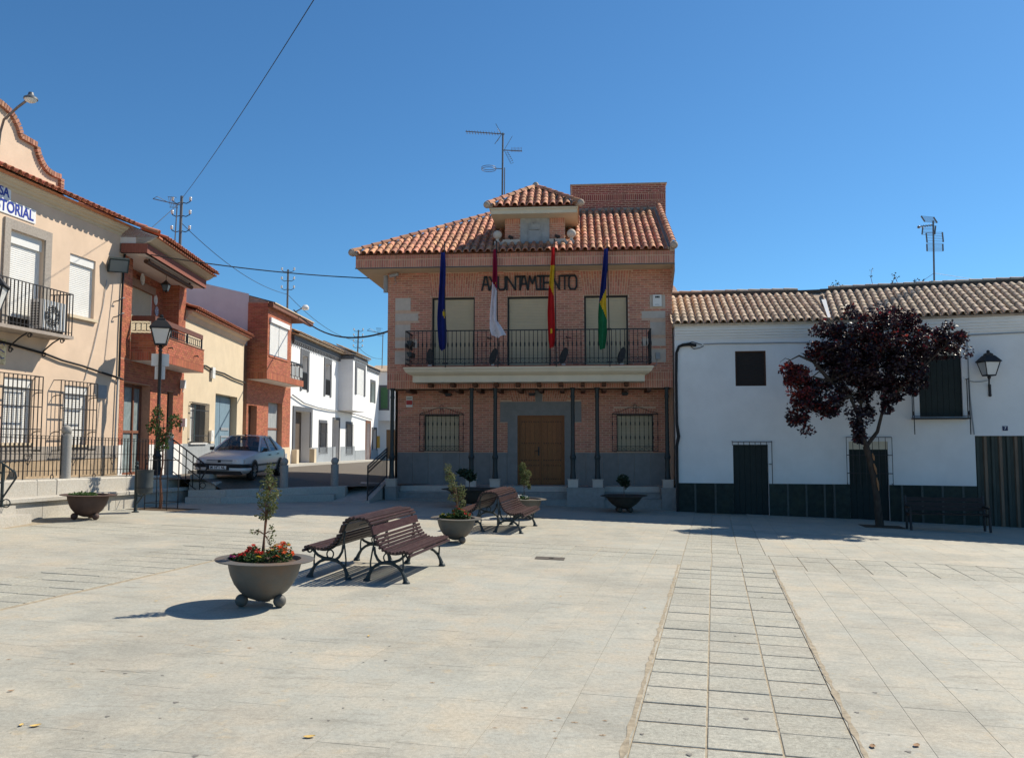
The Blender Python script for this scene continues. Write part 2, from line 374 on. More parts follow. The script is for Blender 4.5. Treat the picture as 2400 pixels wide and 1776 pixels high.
# roof tiles ------------------------------------------------------
def tile_mesh(material, r0=.092, r1=.07, L=.46, t=.014, n=7):
    mb = MB(); rings = []
    for r, y, dz in ((r0, 0, .012), (r1, L, -.006)):
        rings.append(([mb.pt((math.cos(math.pi*k/n)*r, y, math.sin(math.pi*k/n)*r+dz)) for k in range(n+1)], [mb.pt((math.cos(math.pi*k/n)*(r-t), y, math.sin(math.pi*k/n)*(r-t)+dz)) for k in range(n+1)]))
    (a, ai), (b, bi) = rings
    for k in range(n):
        mb.fi([a[k], a[k+1], b[k+1], b[k]], 0, True); mb.fi([ai[k+1], ai[k], bi[k], bi[k+1]], 0, True); mb.fi([a[k+1], a[k], ai[k], ai[k+1]])
    return mb.mesh('tile', material)
def roof_tiles(parent, me, P0, U, Sv, cols, rows, pitch, expo, clip=None, lift=.02, nmax=300, stuff=None, jitter=.012, name='tile', chan=None):
    """cover tiles; U along the eave, Sv up the slope; clip(u,s) keeps a tile; returns those past nmax joined in stuff"""
    U = Vector(U).normalized(); Sv = Vector(Sv).normalized(); Nv = U.cross(Sv).normalized(); lst = []
    for r in range(rows):
        for c in range(cols):
            u = (c+.5)*pitch; s = r*expo
            if clip and not clip(u, s): continue
            a = rnd.uniform(-.03,.03); lst.append((r, u+rnd.uniform(-jitter,jitter)*.5, s-(.03 if r == 0 else 0)+rnd.uniform(-jitter,jitter), a))
    res = []
    for k, (r, u, s, a) in enumerate(lst):
        P = Vector(P0)+U*u+Sv*s+Nv*(lift+.012)
        x = (U*math.cos(a)+Sv*math.sin(a)); y = (Sv*math.cos(a)-U*math.sin(a)+Nv*.035).normalized(); z = x.cross(y).normalized()
        Mx = Matrix(((x.x,y.x,z.x,P.x),(x.y,y.y,z.y,P.y),(x.z,y.z,z.z,P.z),(0,0,0,1)))
        res.append(Mx)
    return res
def channels(mb, P0, U, Sv, cols, rows, pitch, expo, clip=None, r=.085, n=4):
    U = Vector(U).normalized(); Sv = Vector(Sv).normalized(); Nv = U.cross(Sv).normalized()
    for r_ in range(rows):
        for c in range(cols+1):
            u = c*pitch; s = r_*expo
            if clip and not clip(u, s): continue
            base = Vector(P0)+U*u+Sv*(s-.05)+Nv*.075; A = []; B = []
            for k in range(n+1):
                an = math.pi*(1+k/n); d = U*math.cos(an)*r+Nv*math.sin(an)*r*.8
                A.append(mb.pt(base+d+Nv*.02)); B.append(mb.pt(base+d+Sv*(expo+.04)))
            for k in range(n): mb.fi([A[k], A[k+1], B[k+1], B[k]], 0, True)
def emit_tiles(mats_, me, parent, nmax, name='tile', rest='roof_tiles'):
    for Mx in mats_[:nmax]: place(name, me, Mx, parent)
    if len(mats_) > nmax:
        mb = MB(); vs = [v.co.copy() for v in me.vertices]; ps = [list(p.vertices) for p in me.polygons]
        for Mx in mats_[nmax:]:
            b = len(mb.V)
            for v in vs: mb.V.append(tuple(Mx @ v))
            for p in ps: mb.fi([b+i for i in p], 0, False)
        o = mb.build(rest, me.materials[0], parent); tag(o, kind='stuff')
def hip_tiles(parent, me, A, B, pitch=.36, name='ridge_tile', lift=.05, s=1.25):
    A = Vector(A); B = Vector(B); d = (B-A); n = max(1, int(d.length/pitch)); d.normalize()
    x = d.cross(Vector((0,0,1))).normalized(); z = x.cross(d).normalized()
    for i in range(n):
        P = A+d*(i*pitch)+z*lift; y = (d+z*.04).normalized(); z2 = x.cross(y)
        place(name, me, Matrix(((x.x*s,y.x,z2.x*s,P.x),(x.y*s,y.y,z2.y*s,P.y),(x.z*s,y.z,z2.z*s,P.z),(0,0,0,1))), parent)
def shutter(F, u0, u1, z0, z1, o, material, parent, name='shutter', pitch=.05):
    mb = MB(F); n = max(2, int((z1-z0)/pitch)); h = (z1-z0)/n
    for i in range(n):
        a = z0+i*h; b = a+h*.82
        mb.face([(u0,o,a),(u1,o,a),(u1,o+.006,(a+b)/2),(u0,o+.006,(a+b)/2)]); mb.face([(u0,o+.006,(a+b)/2),(u1,o+.006,(a+b)/2),(u1,o,b),(u0,o,b)])
        mb.face([(u0,o,b),(u1,o,b),(u1,o-.008,b+h*.09),(u0,o-.008,b+h*.09)]); mb.face([(u0,o-.008,b+h*.09),(u1,o-.008,b+h*.09),(u1,o,a+h),(u0,o,a+h)])
    mb.box(u0, u1, o-.06, o-.012, z0, z1)
    return mb.build(name, material, parent)
def spiral(mb, c, r, ax, az, turns=1.25, rad=.012, sgn=1, a0=0, n=18, b=6):
    mb.tube([Vector(c)+(Vector(ax)*math.cos(a0+sgn*t*turns*2*math.pi/n)+Vector(az)*math.sin(a0+sgn*t*turns*2*math.pi/n))*r*(1-.75*t/n) for t in range(n+1)], rad, b)
# ================================================================ the plaza, street, steps, terrace
def gz(x): return -.03*max(-16, min(16, x))
mb = MB(); xs = [-600,-60,-16,0,16,60,600]; ys = [-300,-30,0,30,60,120,900]
for a, b in zip(xs, xs[1:]):
    for c, d in zip(ys, ys[1:]): mb.face([(a,c,gz(a)-.09),(b,c,gz(b)-.09),(b,d,gz(b)-.09),(a,d,gz(a)-.09)])
tag(mb.build('ground', K['pavement']), kind='structure')
plaza = None
mb = MB(); mb.face([(-16,-14,gz(-16)-.009),(16,-14,gz(16)-.009),(16,29,gz(16)-.009),(-16,29,gz(-16)-.009)])
plaza = tag(mb.build('plaza', K['joint']), kind='structure')
E1 = (math.cos(R(-9.2)), math.sin(R(-9.2))); E2 = (math.sin(R(13.7)), math.cos(R(13.7))); O0 = (2.96, 14.69)
def ab(a, b): return (O0[0]+a*E1[0]+b*E2[0], O0[1]+a*E1[1]+b*E2[1])
def slabmesh(da, db, gap, material, bev=.006, th=.05):
    mb = MB()
    def ring(e, z): 
        r = []
        for sa, sb in ((-1,-1),(1,-1),(1,1),(-1,1)):
            a, b = sa*(da/2-gap/2-e), sb*(db/2-gap/2-e); x, y = a*E1[0]+b*E2[0], a*E1[1]+b*E2[1]; r.append(mb.pt((x, y, -.03*x+z)))
        return r
    r0, r1, r2 = ring(0, -th), ring(0, -bev), ring(bev, 0)
    for p, q in ((r0, r1), (r1, r2)):
        for i in range(4): mb.fi([p[i], p[(i+1)%4], q[(i+1)%4], q[i]])
    mb.fi(r2); return mb.mesh('slab', material)
rg = random.Random(3)
ME_p = [slabmesh(.52, .47*f, .016, K['paver'], .004) for f in (.985, 1.0, .97)]; ME_c = slabmesh(.535, .62, .012, K['paver'], .004)
def put(me, a, b, dz, name='paver'):
    x, y = ab(a, b); o = bpy.data.objects.new(name, me); C.objects.link(o); o.parent = plaza; o.location = (x, y, gz(x)+dz); return o
for col in range(3):
    ph = rg.uniform(-.04, .04)
    for r_ in range(-25, 0): put(ME_p[rg.randrange(3)], .26+.52*col, (r_+.5)*.47+(ph if r_ < -1 else 0), rg.uniform(-.005, .002))
    for r_ in range(20): put(ME_p[1], .26+.52*col, 1.88+(r_+.5)*.47, rg.uniform(-.004, .001))
    for r_ in range(-17, 0): put(ME_p[rg.randrange(3)], -8.68+.52*col, (r_+.5)*.47, rg.uniform(-.004, .001))
    for r_ in range(-25, 14): put(ME_c, (r_+.5)*.535, .31+.626*col, rg.uniform(-.003, .001))
slots = []
for i in range(-30, 25):
    for k in range(-15, 14):
        a = .26+.52*i; b = (k+(.5 if i % 2 else 0))*1.04+.2*(i*7 % 3)
        if i < 0: pass
        if 0 < a < 1.56 or (-8.94 < a < -7.38 and b < .9): continue
        x, y = ab(a, b)
        if not (-12 < x < 15 and 2.2 < y < 27.3): continue
        b0, b1 = b-.52, b+.52
        # cut the slabs where the cross band runs
        for c, d in ((b0, min(b1, 0)), (max(b0, 1.88), b1)):
            if d-c > .08 and not (-8.94 < a < -7.38 and c < 1.8): slots.append((a, (c+d)/2, d-c))
slots.sort(key=lambda s: (ab(s[0], s[1])[0]*1.4)**2+(ab(s[0], s[1])[1])**2 if ab(s[0], s[1])[1] > 4.6 else 1e6)
cache = {}; mbs = MB(); ns = 0
for a, b, L_ in slots:
    x, y = ab(a, b); key = round(L_, 2); dz = rg.uniform(-.0008, .0006)
    if ns < 300:
        if key not in cache: cache[key] = slabmesh(.52, key, .003, K['slab'], .0006)
        put(cache[key], a, b, dz, 'slab'); ns += 1
    else:
        da, db = .52-.003, L_-.003; i = []
        for sa, sb in ((-1,-1),(1,-1),(1,1),(-1,1)):
            u, v = sa*da/2*E1[0]+sb*db/2*E2[0], sa*da/2*E1[1]+sb*db/2*E2[1]; i.append(mbs.pt((x+u, y+v, gz(x+u)+dz)))
        j = [mbs.pt((mbs.V[q][0], mbs.V[q][1], mbs.V[q][2]-.03)) for q in i]
        mbs.fi(i)
        for q in range(4): mbs.fi([j[q], j[(q+1)%4], i[(q+1)%4], i[q]])
tag(mbs.build('slab_field', K['slab'], plaza), kind='stuff')
# sandy filler strips with ragged edges beside the paver strip
for side, name in ((-.03, 'edge_joint'), (1.59, 'edge_joint')):
    mb = MB(); n = 90; pr = None
    for i in range(n+1):
        b = -11.6+11.6*i/n; w_ = .010+.026*rg.random()**1.6; p = [ab(side-w_, b), ab(side+w_, b)]
        q = [mb.pt((x, y, gz(x)+.0035)) for x, y in p]
        if pr: mb.fi([pr[0], pr[1], q[1], q[0]])
        pr = q
    mb.build(name, K['joint'], plaza)
# street ----------------------------------------------------------
def zs(x, y):
    t = max(0, min(1, (x+9.4)/4.2))**1.6
    z = (.94-.013*(y-24.9))*(1-t)+(.61-.008*(y-27))*t
    if x > -8.95:
        k = max(0, min(1, (y-y0s(x)-.15)/1.3)); z = (.615-.009*(x+8.75))*(1-k)+z*k
    return z
def y0s(x): return 24.25+max(0, x+8.75)*.75 if x > -8.75 else 24.25+(x+8.75)*.1
mb = MB(); nx, ny = 26, 60; G = []
for j in range(ny+1):
    t = (j/ny)**2.0; row = []
    for i in range(nx+1):
        x = -15+13*i/nx; y = y0s(x)+t*(150-y0s(x)); row.append(mb.pt((x, y, zs(x, y)-.001)))
    G.append(row)
for j in range(ny):
    for i in range(nx): mb.fi([G[j][i], G[j][i+1], G[j+1][i+1], G[j+1][i]], 0, True)
tag(mb.build('street', K['asphalt']), kind='structure')
# raised pavement along the left-hand houses, with a granite kerb
mb = MB(); line = [(-10.9,30.2),(-11.3,38.0),(-11.25,45.0),(-10.85,57.),(-10.2,75.),(-9.,95.)]
kb = MB()
for (x0, y0), (x1, y1) in zip(line, line[1:]):
    for k in range(6):
        a, b = k/6, (k+1)/6; pa = (x0+(x1-x0)*a, y0+(y1-y0)*a); pb = (x0+(x1-x0)*b, y0+(y1-y0)*b); za, zb = zs(*pa)+.11, zs(*pb)+.11
        mb.hexa([(pa[0]-3,pa[1],za-.3),(pa[0]-.13,pa[1],za-.3),(pb[0]-.13,pb[1],zb-.3),(pb[0]-3,pb[1],zb-.3),(pa[0]-3,pa[1],za),(pa[0]-.13,pa[1],za),(pb[0]-.13,pb[1],zb),(pb[0]-3,pb[1],zb)])
        kb.hexa([(pa[0]-.13,pa[1],za-.3),(pa[0],pa[1],za-.3),(pb[0],pb[1],zb-.3),(pb[0]-.13,pb[1],zb-.3),(pa[0]-.13,pa[1],za+.004),(pa[0],pa[1],za+.004),(pb[0],pb[1],zb+.004),(pb[0]-.13,pb[1],zb+.004)])
pv = tag(mb.build('pavement', K['pavement']), kind='structure'); kb.build('kerb', K['granite'], pv)
# curved granite steps from plaza up to the street ------------------
st = root('granite_steps', 'wide grey granite steps rising from the plaza to the street beside the car', 'steps', (-7.2, 25, gz(-7.2)))
def stepline(off, x0, x1, n):
    return [(x0+(x1-x0)*i/n, 23.75+off+(x0+(x1-x0)*i/n+8.75)*.75 if x0+(x1-x0)*i/n > -8.75 else 23.75+off) for i in range(n+1)]
def stepblocks(off, x0, x1, n, zl, zr, dep, mbn):
    pts = stepline(off, x0, x1, n)
    for i in range(n):
        (xa, ya), (xb, yb) = pts[i], pts[i+1]; fa, fb = i/n, (i+1)/n; za, zb = zl+(zr-zl)*fa, zl+(zr-zl)*fb; g = .004
        mb = MB(); mb.hexa([(xa+g,ya,-.1),(xb-g,yb,-.1),(xb-g,yb+dep,-.1),(xa+g,ya+dep,-.1),(xa+g,ya,za),(xb-g,yb,zb),(xb-g,yb+dep,zb),(xa+g,ya+dep,za)])
        mb.build('step_block', K['granite'], st)
stepblocks(0, -9.35, -5.6, 4, .455, .385, .5, 0)
stepblocks(.34, -9.4, -5.35, 4, .64, .605, .45, 0)
stepblocks(.66, -9.5, -8.72, 1, .86, .85, .5, 0)
stepblocks(.98, -9.6, -9.02, 1, 1.07, 1.06, .6, 0)
# concrete ramp with a sloping side wall beside the town hall
rp = root('concrete_ramp', 'smooth concrete ramp between the granite steps and the town hall', 'ramp', (-5.1, 27, .2))
mb = MB(); mb.hexa([(-5.62,26.05,-.1),(-4.58,25.85,-.1),(-4.35,28.6,-.1),(-5.2,28.7,-.1),(-5.62,26.05,gz(-5.6)+.01),(-4.58,25.85,gz(-4.6)+.01),(-4.35,28.6,.63),(-5.2,28.7,.64)]); mb.build('ramp_slab', K['pavement'], rp)
mb = MB(); mb.hexa([(-4.57,25.8,-.1),(-4.43,25.8,-.1),(-4.2,28.4,-.1),(-4.34,28.4,-.1),(-4.57,25.8,.2),(-4.43,25.8,.2),(-4.2,28.4,.74),(-4.34,28.4,.74)]); mb.build('side_wall', K['granite'], rp)
rr = root('ramp_railing', 'black iron railing climbing beside the concrete ramp at the town hall corner', 'railing', (-4.5, 25.8, .2))
mb = MB(); A = Vector((-4.5,25.85,.2)); B = Vector((-4.27,28.3,.73))
for h in (1.08, .98, .14): mb.bar(A+Vector((0,0,h)), B+Vector((0,0,h)), .03)
mb.build('rail', K['iron'], rr)
for i in range(22):
    p = A.lerp(B, i/21); mb = MB(); mb.bar(p+Vector((0,0,-.02 if i % 21 == 0 else .14)), p+Vector((0,0,1.08)), .034 if i % 21 == 0 else .014); mb.build('baluster', K['iron'], rr)
mb = MB()
for i in range(21):
    p = A.lerp(B, (i+.5)/21); spiral(mb, p+Vector((0,0,.86)), .045, (.09,.99,0), (0,0,1), rad=.006, b=4)
mb.build('scrollwork', K['iron'], rr)
# terrace on the left -------------------------------------------------
def tx(y): return -10.7+.185*(y-18.57)
def tz(y): return 1.165-.021*(y-19.4)
mb = MB(); n = 12
for i in range(n):
    ya, yb = 14+10.9*i/n, 14+10.9*(i+1)/n
    mb.hexa([(-16,ya,0),(tx(ya)-.42,ya,0),(tx(yb)-.42,yb,0),(-16,yb,0),(-16,ya,tz(ya)),(tx(ya)-.42,ya,tz(ya)),(tx(yb)-.42,yb,tz(yb)),(-16,yb,tz(yb))])
terrace = tag(mb.build('terrace', K['pavement']), kind='structure')
def tblock(name, y0, y1, xo0, xo1, z0, z1, mm='granite', bev=.015):
    mb = MB(); g = .006
    q = lambda y, xo: (tx(y)+xo, y)
    a, b, c, d = q(y0+g, xo0), q(y0+g, xo1), q(y1-g, xo1), q(y1-g, xo0); a2, b2, c2, d2 = a, q(y0+g+bev, xo1-bev), q(y1-g-bev, xo1-bev), d
    za0, za1, zb0, zb1 = z0(y0), z0(y1), z1(y0), z1(y1)
    mb.hexa([(*a,za0),(*b,za0),(*c,za1),(*d,za1),(*a,zb0-bev),(*b,zb0-bev),(*c,zb1-bev),(*d,zb1-bev)])
    mb.hexa([(*a,zb0-bev),(*b,zb0-bev),(*c,zb1-bev),(*d,zb1-bev),(*a2,zb0),(*b2,zb0),(*c2,zb1),(*d2,zb1)])
    return mb.build(name, K[mm], terrace)
zslab = lambda y: .79-.0185*(y-19.9)
yy = [15.5,17.8,18.9,20.1,21.4,22.6,23.8,24.75]
for a, b in zip(yy, yy[1:]): tblock('wall_block', a, b, -.6, -.03, lambda y: -.1, lambda y: zslab(y)-.10)
yy = [15.5,17.75,20.0,22.2,24.8]
for a, b in zip(yy, yy[1:]): tblock('coping_slab', a, b, -.6, .06, lambda y: zslab(y)-.098, zslab, bev=.02)
yy = [15.0,16.5,18.2,19.15,19.75,20.9,22.3,24.0]
for a, b in zip(yy, yy[1:]): tblock('upper_block', a, b, -.75, -.36+.02*rg.random(), lambda y: zslab(y)-.01, lambda y: tz(y)+.004, bev=.03)
tblock('upper_block', 24.0, 24.8, -.75, -.36, lambda y: zslab(y)-.01, lambda y: tz(y)+.004, bev=.03)
# stone stair at the left edge of the photo
sr = root('stone_stair', 'stone stair with curling handrail climbing to the terrace at the left edge', 'stairs', (-10.6, 17.4, gz(-10.6)))
for k, (xr, zt) in enumerate(((-10.38, .50), (-10.72, .68), (-11.05, .87), (-11.35, 1.05))):
    mb = MB(); mb.box(-13.5-k*.01, xr, 15.6, 17.98-.02*k, -.1+.0*k, zt); mb.build('step', K['granite'], sr)
mb = MB(); P = [Vector((-11.45,17.35,2.12)), Vector((-10.62,17.55,1.48))]
mb.tube([P[0], P[1], (-10.53,17.57,1.40), (-10.5,17.57,1.30), (-10.56,17.56,1.2), (-10.78,17.5,.80)], .02, 6)
mb.tube([P[0]-Vector((0,0,.22)), (-10.75,17.52,1.36)], .014, 6); mb.tube([P[0]-Vector((0,0,.42)), (-10.75,17.52,1.16)], .014, 6)
mb.tube([P[0]-Vector((0,0,.95)), (-10.75,17.52,.62)], .014, 6)
mb.tube([(-10.67+.085*math.cos(t*.4), 17.53, .76+.085*math.sin(t*.4)) for t in range(17)], .012, 6); mb.build('handrail', K['greeniron'], sr)
mb = MB(); mb.bar((-10.76,17.52,.5), (-10.76,17.52,1.6), .045); mb.build('post', K['greeniron'], sr)
mb = MB(); mb.bar((-11.0,17.46,.7), (-11.0,17.46,1.78), .022); mb.build('post', K['greeniron'], sr)
# terrace fence: panels of bars with a heart and a ring each ----------------
fn = root('terrace_fence', 'black iron fence of upright bars with hearts along the stone terrace', 'fence', (tx(20)-.55, 20, tz(20)))
ya, yb = 17.2, 24.55
def fp(y, z): return Vector((tx(y)-.62, y, tz(y)+z))
mb = MB()
for z_ in (1.03, .97-.0, .60, .2): mb.bar(fp(ya, z_), fp(yb, z_), .035 if z_ > 1 else .014, .012 if z_ > 1 else .014)
mb.build('rail', K['iron'], fn)
nb = 56
for i in range(nb+1):
    y = ya+(yb-ya)*i/nb; mb = MB(); lo = 0.0 if i % 14 == 0 else .08
    mb.bar(fp(y, lo), fp(y, 1.03), .022 if i % 14 == 0 else .016); mb.build('bar', K['iron'], fn)
for i in range(5):
    y = ya+.5+1.47*i; mb = MB()
    for s_ in (-1, 1):
        mb.tube([fp(y+s_*d, z_) for d, z_ in ((0,.32),(.06,.42),(.11,.52),(.10,.58),(.055,.60),(.03,.56),(.05,.53))], .008, 5)
    mb.build('heart_ornament', K['iron'], fn)
    mb = MB(); mb.tube([fp(y-.7+.045*math.cos(t*.5), .05+.06*math.sin(t*.5)) for t in range(14)], .012, 5); mb.build('ring_ornament', K['iron'], fn)
# stone bollards with ball tops ------------------------------------------------
def bollard(x, y, z, h, r, label, mm='granite'):
    b = root('stone_bollard', label, 'bollard', (x, y, z), 'round stone bollards with ball tops', world=False)
    m = MB(); m.lathe([(0,0),(r,0),(r,h-2.05*r),(r*1.0,h-2.0*r),(r*.93,h-1.95*r),(0,h-1.9*r)], n=20); m.build('shaft', K[mm], b)
    m = MB(); m.ball((0,0,h-r*1.15), r*.98, 12); m.build('ball', K[mm], b)
bol = mat('rough granite', (.34,.325,.30), .95, .25, 60, .9, 90)
K['bol'] = bol
y = 20.35; bollard(tx(y)-.60, y, tz(y), 1.33, .125, 'tall pale granite bollard in the terrace fence, nearest the two grilled windows', 'bol')
bollard(tx(24.5)-.55, 24.5, tz(24.5)-.03, 1.3, .125, 'granite bollard at the far end of the terrace fence, behind the sapling', 'bol')
bollard(-7.05, 26.0-.55+.2, .63, .93, .125, 'stone bollard standing in front of the parked car', 'bol')
bollard(-5.72, 26.75, .60, .95, .125, 'stone bollard at the head of the steps, near the town hall', 'bol')
# stair handrail at the end of the terrace
hr = root('stair_handrail', 'black sloping iron handrail in front of the car bonnet', 'handrail', (-9.3, 24.4, .4))
A = Vector((-10.05,24.5,2.1)); B = Vector((-9.02,24.2,1.42)); mb = MB()
mb.tube([A, B, (-8.9,24.17,1.3), (-8.93,24.18,1.2), (-9.12,24.2,.85)], .02, 6)
for d in (.22, .5, .92): mb.tube([A-Vector((0,0,d)), Vector((-9.1,24.22,1.47-d))], .014, 5)
mb.tube([(-9.02+.08*math.cos(t*.4), 24.2, .77+.08*math.sin(t*.4)) for t in range(17)], .012, 5)
mb.build('rail', K['iron'], hr)
for i in range(5):
    p = A.lerp(Vector((-9.12,24.22,1.49)), i/4); mb = MB(); mb.bar(p-Vector((0,0,.95 if i < 4 else 1.15)), p, .024); mb.build('post', K['iron'], hr)
# ================================================================ town hall
T = Fr(0, 27.24, -4.5)
th = root('town_hall', 'two-storey brick town hall with tiled roof, four flags and a long balcony', 'building', T(.5, 0, .0))
UL, UR = -4.2, 5.27
W3 = [(-2.70,-1.25),(-.16,1.285),(2.395,3.836)]
up = [(a, b, 4.42, 6.86, .22) for a, b in W3]
mb = MB(T); mb.wall(UL, UR, 3.79, 7.72, up); mb.face([(UL,0,3.79),(UL,-9,3.79),(UL,-9,8.1),(UL,0,8.1)]); mb.face([(UR,0,-.3),(UR,-9,-.3),(UR,-9,8.3),(UR,0,8.3)]); mb.face([(UL,-9,-.3),(UR,-9,-.3),(UR,-9,8.3),(UL,-9,8.3)])
mb.face([(UL,-1.3,-.3),(UL,-9,-.3),(UL,-9,3.8),(UL,-1.3,3.8)])
uw = mb.build('upper_wall', K['mortar'], th)
mb = MB(T); mb.box(UL, UR, -1.28, -.01, 3.80, 3.95); mb.build('porch_ceiling', mat('brown porch boards', (.20,.12,.075), .8, .2, 9), th)
BR = []
fan = [(a-.03, b+.03, 6.86, 7.68, 0, (a-.13, b+.13)) for a, b in W3]
quo = [(-3.95,-3.417,6.43,6.856),(-3.95,-3.16,6.068,6.326),(-3.95,-3.417,5.511,5.947),(-3.95,-3.19,5.16,5.406),(-3.95,-3.417,4.616,5.038),
       (4.545,5.055,6.435,6.833),(4.28,5.055,6.068,6.312),(4.545,5.055,5.508,5.948),(4.28,5.055,5.16,5.408),(4.545,5.055,4.62,5.046)]
bops = [(a-.005, b+.005, c, d, 0) for a, b, c, d, e in up]+fan+[(a, b, c, d, 0) for a, b, c, d in quo]
BR += bricks(T, UL, UR, 4.31, 7.70, bops)
for a, b in W3: BR += soldiers(T, a-.03, b+.03, 6.87, 7.68, 0, 3, top=(a-.13, b+.13))
BR += soldiers(T, UL, UR, 3.79, 4.05); BR += soldiers(T, UL, UR, 4.05, 4.31)
for a, b, c, d in quo:
    mb = MB(T); mb.box(a+.006, b-.006, -.02, .014, c+.006, d-.006); mb.build('quoin_stone', K['stone'], th)
# windows of the upper floor
for a, b, c, d, e in up:
    mb = MB(T); mb.box(a, a+.06, -.2, -.12, c, d); mb.box(b-.05, b, -.2, -.12, c, d); mb.box(a+.06, b-.05, -.2, -.12, d-.06, d)
    wn = mb.build('window', K['iron'], th); shutter(T, a+.06, b-.05, c, d-.06, -.15, K['shutter'], wn)
# ground floor wall set back under the porch
OG = -1.26; gw = [(-3.152,-1.93,1.70,2.95,.18),(3.49,4.72,1.70,2.95,.18),(.09,1.71,.55,2.93,.22)]
mb = MB(T); mb.wall(UL+.1, UR, .4, 3.86, gw, OG); gwall = mb.build('ground_floor_wall', K['mortar'], th)
sur = [(-.25,.09,.55,2.93),(1.71,2.05,.55,2.93),(-.51,2.29,2.93,3.40),(-.51,-.25,2.70,2.93),(2.05,2.29,2.70,2.93)]
gops = [(a, b, c, d, 0) for a, b, c, d, e in gw]+[(a, b, c, d, 0) for a, b, c, d in sur]+[(.70,.96,3.39,3.86,0)]+[(-.10,.70,3.40,3.80,0,(-.22,.70)),(.96,1.78,3.40,3.80,0,(.96,1.92))]
gops += [(a-.02, b+.02, 2.95, 3.18, 0, (a-.10, b+.10)) for a, b in ((-3.152,-1.93),(3.49,4.72))]
BR += bricks(T, UL+.1, UR, 1.66, 3.85, gops, OG)
for a, b in ((-3.152,-1.93),(3.49,4.72)): BR += soldiers(T, a-.02, b+.02, 2.96, 3.17, OG, 1, top=(a-.10, b+.10))
BR += soldiers(T, -.10, .70, 3.405, 3.80, OG, 2, top=(-.22, .69)); BR += soldiers(T, .96, 1.78, 3.405, 3.80, OG, 2, top=(.97, 1.92))
for i, (a, b, c, d) in enumerate(sur):
    mb = MB(T); mb.box(a, b, OG-.02, OG+.022+.0012*i, c, d); mb.build('stone_surround', K['greystone'], th)
mb = MB(T); mb.prism([(.72,3.39),(.94,3.39),(.965,3.86),(.695,3.86)], OG-.02, OG+.03); mb.build('keystone', K['greystone'], th)
u = UL+.1
while u < UR-.05:
    e = min(u+.545, UR)
    if not (e > -.25 and u < 2.05):
        mb = MB(T); mb.box(u+.004, e-.004, OG-.02, OG+.02, .5, 1.65); mb.build('plinth_panel', K['greystone'], th)
    elif u < -.25: mb = MB(T); mb.box(u+.004, -.254, OG-.02, OG+.02, .5, 1.65); mb.build('plinth_panel', K['greystone'], th)
    elif e > 2.05 and u < 2.05: mb = MB(T); mb.box(2.054, e-.004, OG-.02, OG+.02, .5, 1.65); mb.build('plinth_panel', K['greystone'], th)
    u = e
for a, b, c, d, e in gw[:2]:
    mb = MB(T); mb.box(a, a+.03, OG-.17, OG-.08, c, d); mb.box(b-.03, b, OG-.17, OG-.08, c, d); mb.box(a+.03, b-.03, OG-.17, OG-.08, d-.04, d); wn = mb.build('window', K['iron'], th)
    shutter(T, a+.03, b-.03, c, d-.04, OG-.12, K['shutter'], wn)
    g = MB(T); g.box(a-.16, b+.16, OG+.10, OG+.125, d+.0, d+.028); g.box(a-.16, b+.16, OG+.10, OG+.125, c, c+.02); g.box(a-.16, b+.16, OG+.105, OG+.12, c+.17, c+.182)
    for s_ in (a-.16, b+.14): g.box(s_, s_+.02, OG+.02, OG+.125, d, d+.02); g.box(s_, s_+.02, OG+.02, OG+.125, c, c+.02)
    gr = g.build('window_grille', K['iron'], th)
    for i in range(11):
        uu = a-.15+(b-a+.30)*i/10; g = MB(T); g.tube([T(uu,OG+.112,z_) for z_ in (c,c+.40,c+.42,c+.47,c+.52,c+.54,d-.38,d-.36,d-.31,d-.26,d-.24,d)] if 0 else [(uu,OG+.112,z_) for z_ in (c,c+.40,c+.42,c+.47,c+.52,c+.54,d-.38,d-.36,d-.31,d-.26,d-.24,d)], [.008,.008,.016,.02,.016,.008,.008,.016,.02,.016,.008,.008], 6); g.build('bar', K['iron'], gr)
    g = MB(T); mid = (a+b)/2
    for s_ in (-1, 1):
        g.tube([(mid+s_*x, OG+.112, d+z_) for x, z_ in ((.76,.03),(.70,.07),(.5,.10),(.3,.19),(.12,.25),(.02,.20),(.05,.12),(.12,.12))], .009, 5)
    g.tube([(mid+.06*math.cos(t*.5), OG+.112, d+.28+.06*math.sin(t*.5)) for t in range(13)], .008, 5); g.build('scroll_top', K['iron'], gr)
    g = MB(T)
    for i in range(10):
        x0 = a-.15+(b-a+.30)*i/10; x1 = x0+(b-a+.30)/10; g.bar((x0,OG+.112,c+.02),(x1,OG+.112,c+.17),.007); g.bar((x1,OG+.112,c+.02),(x0,OG+.112,c+.17),.007)
    g.build('cross_bars', K['iron'], gr)
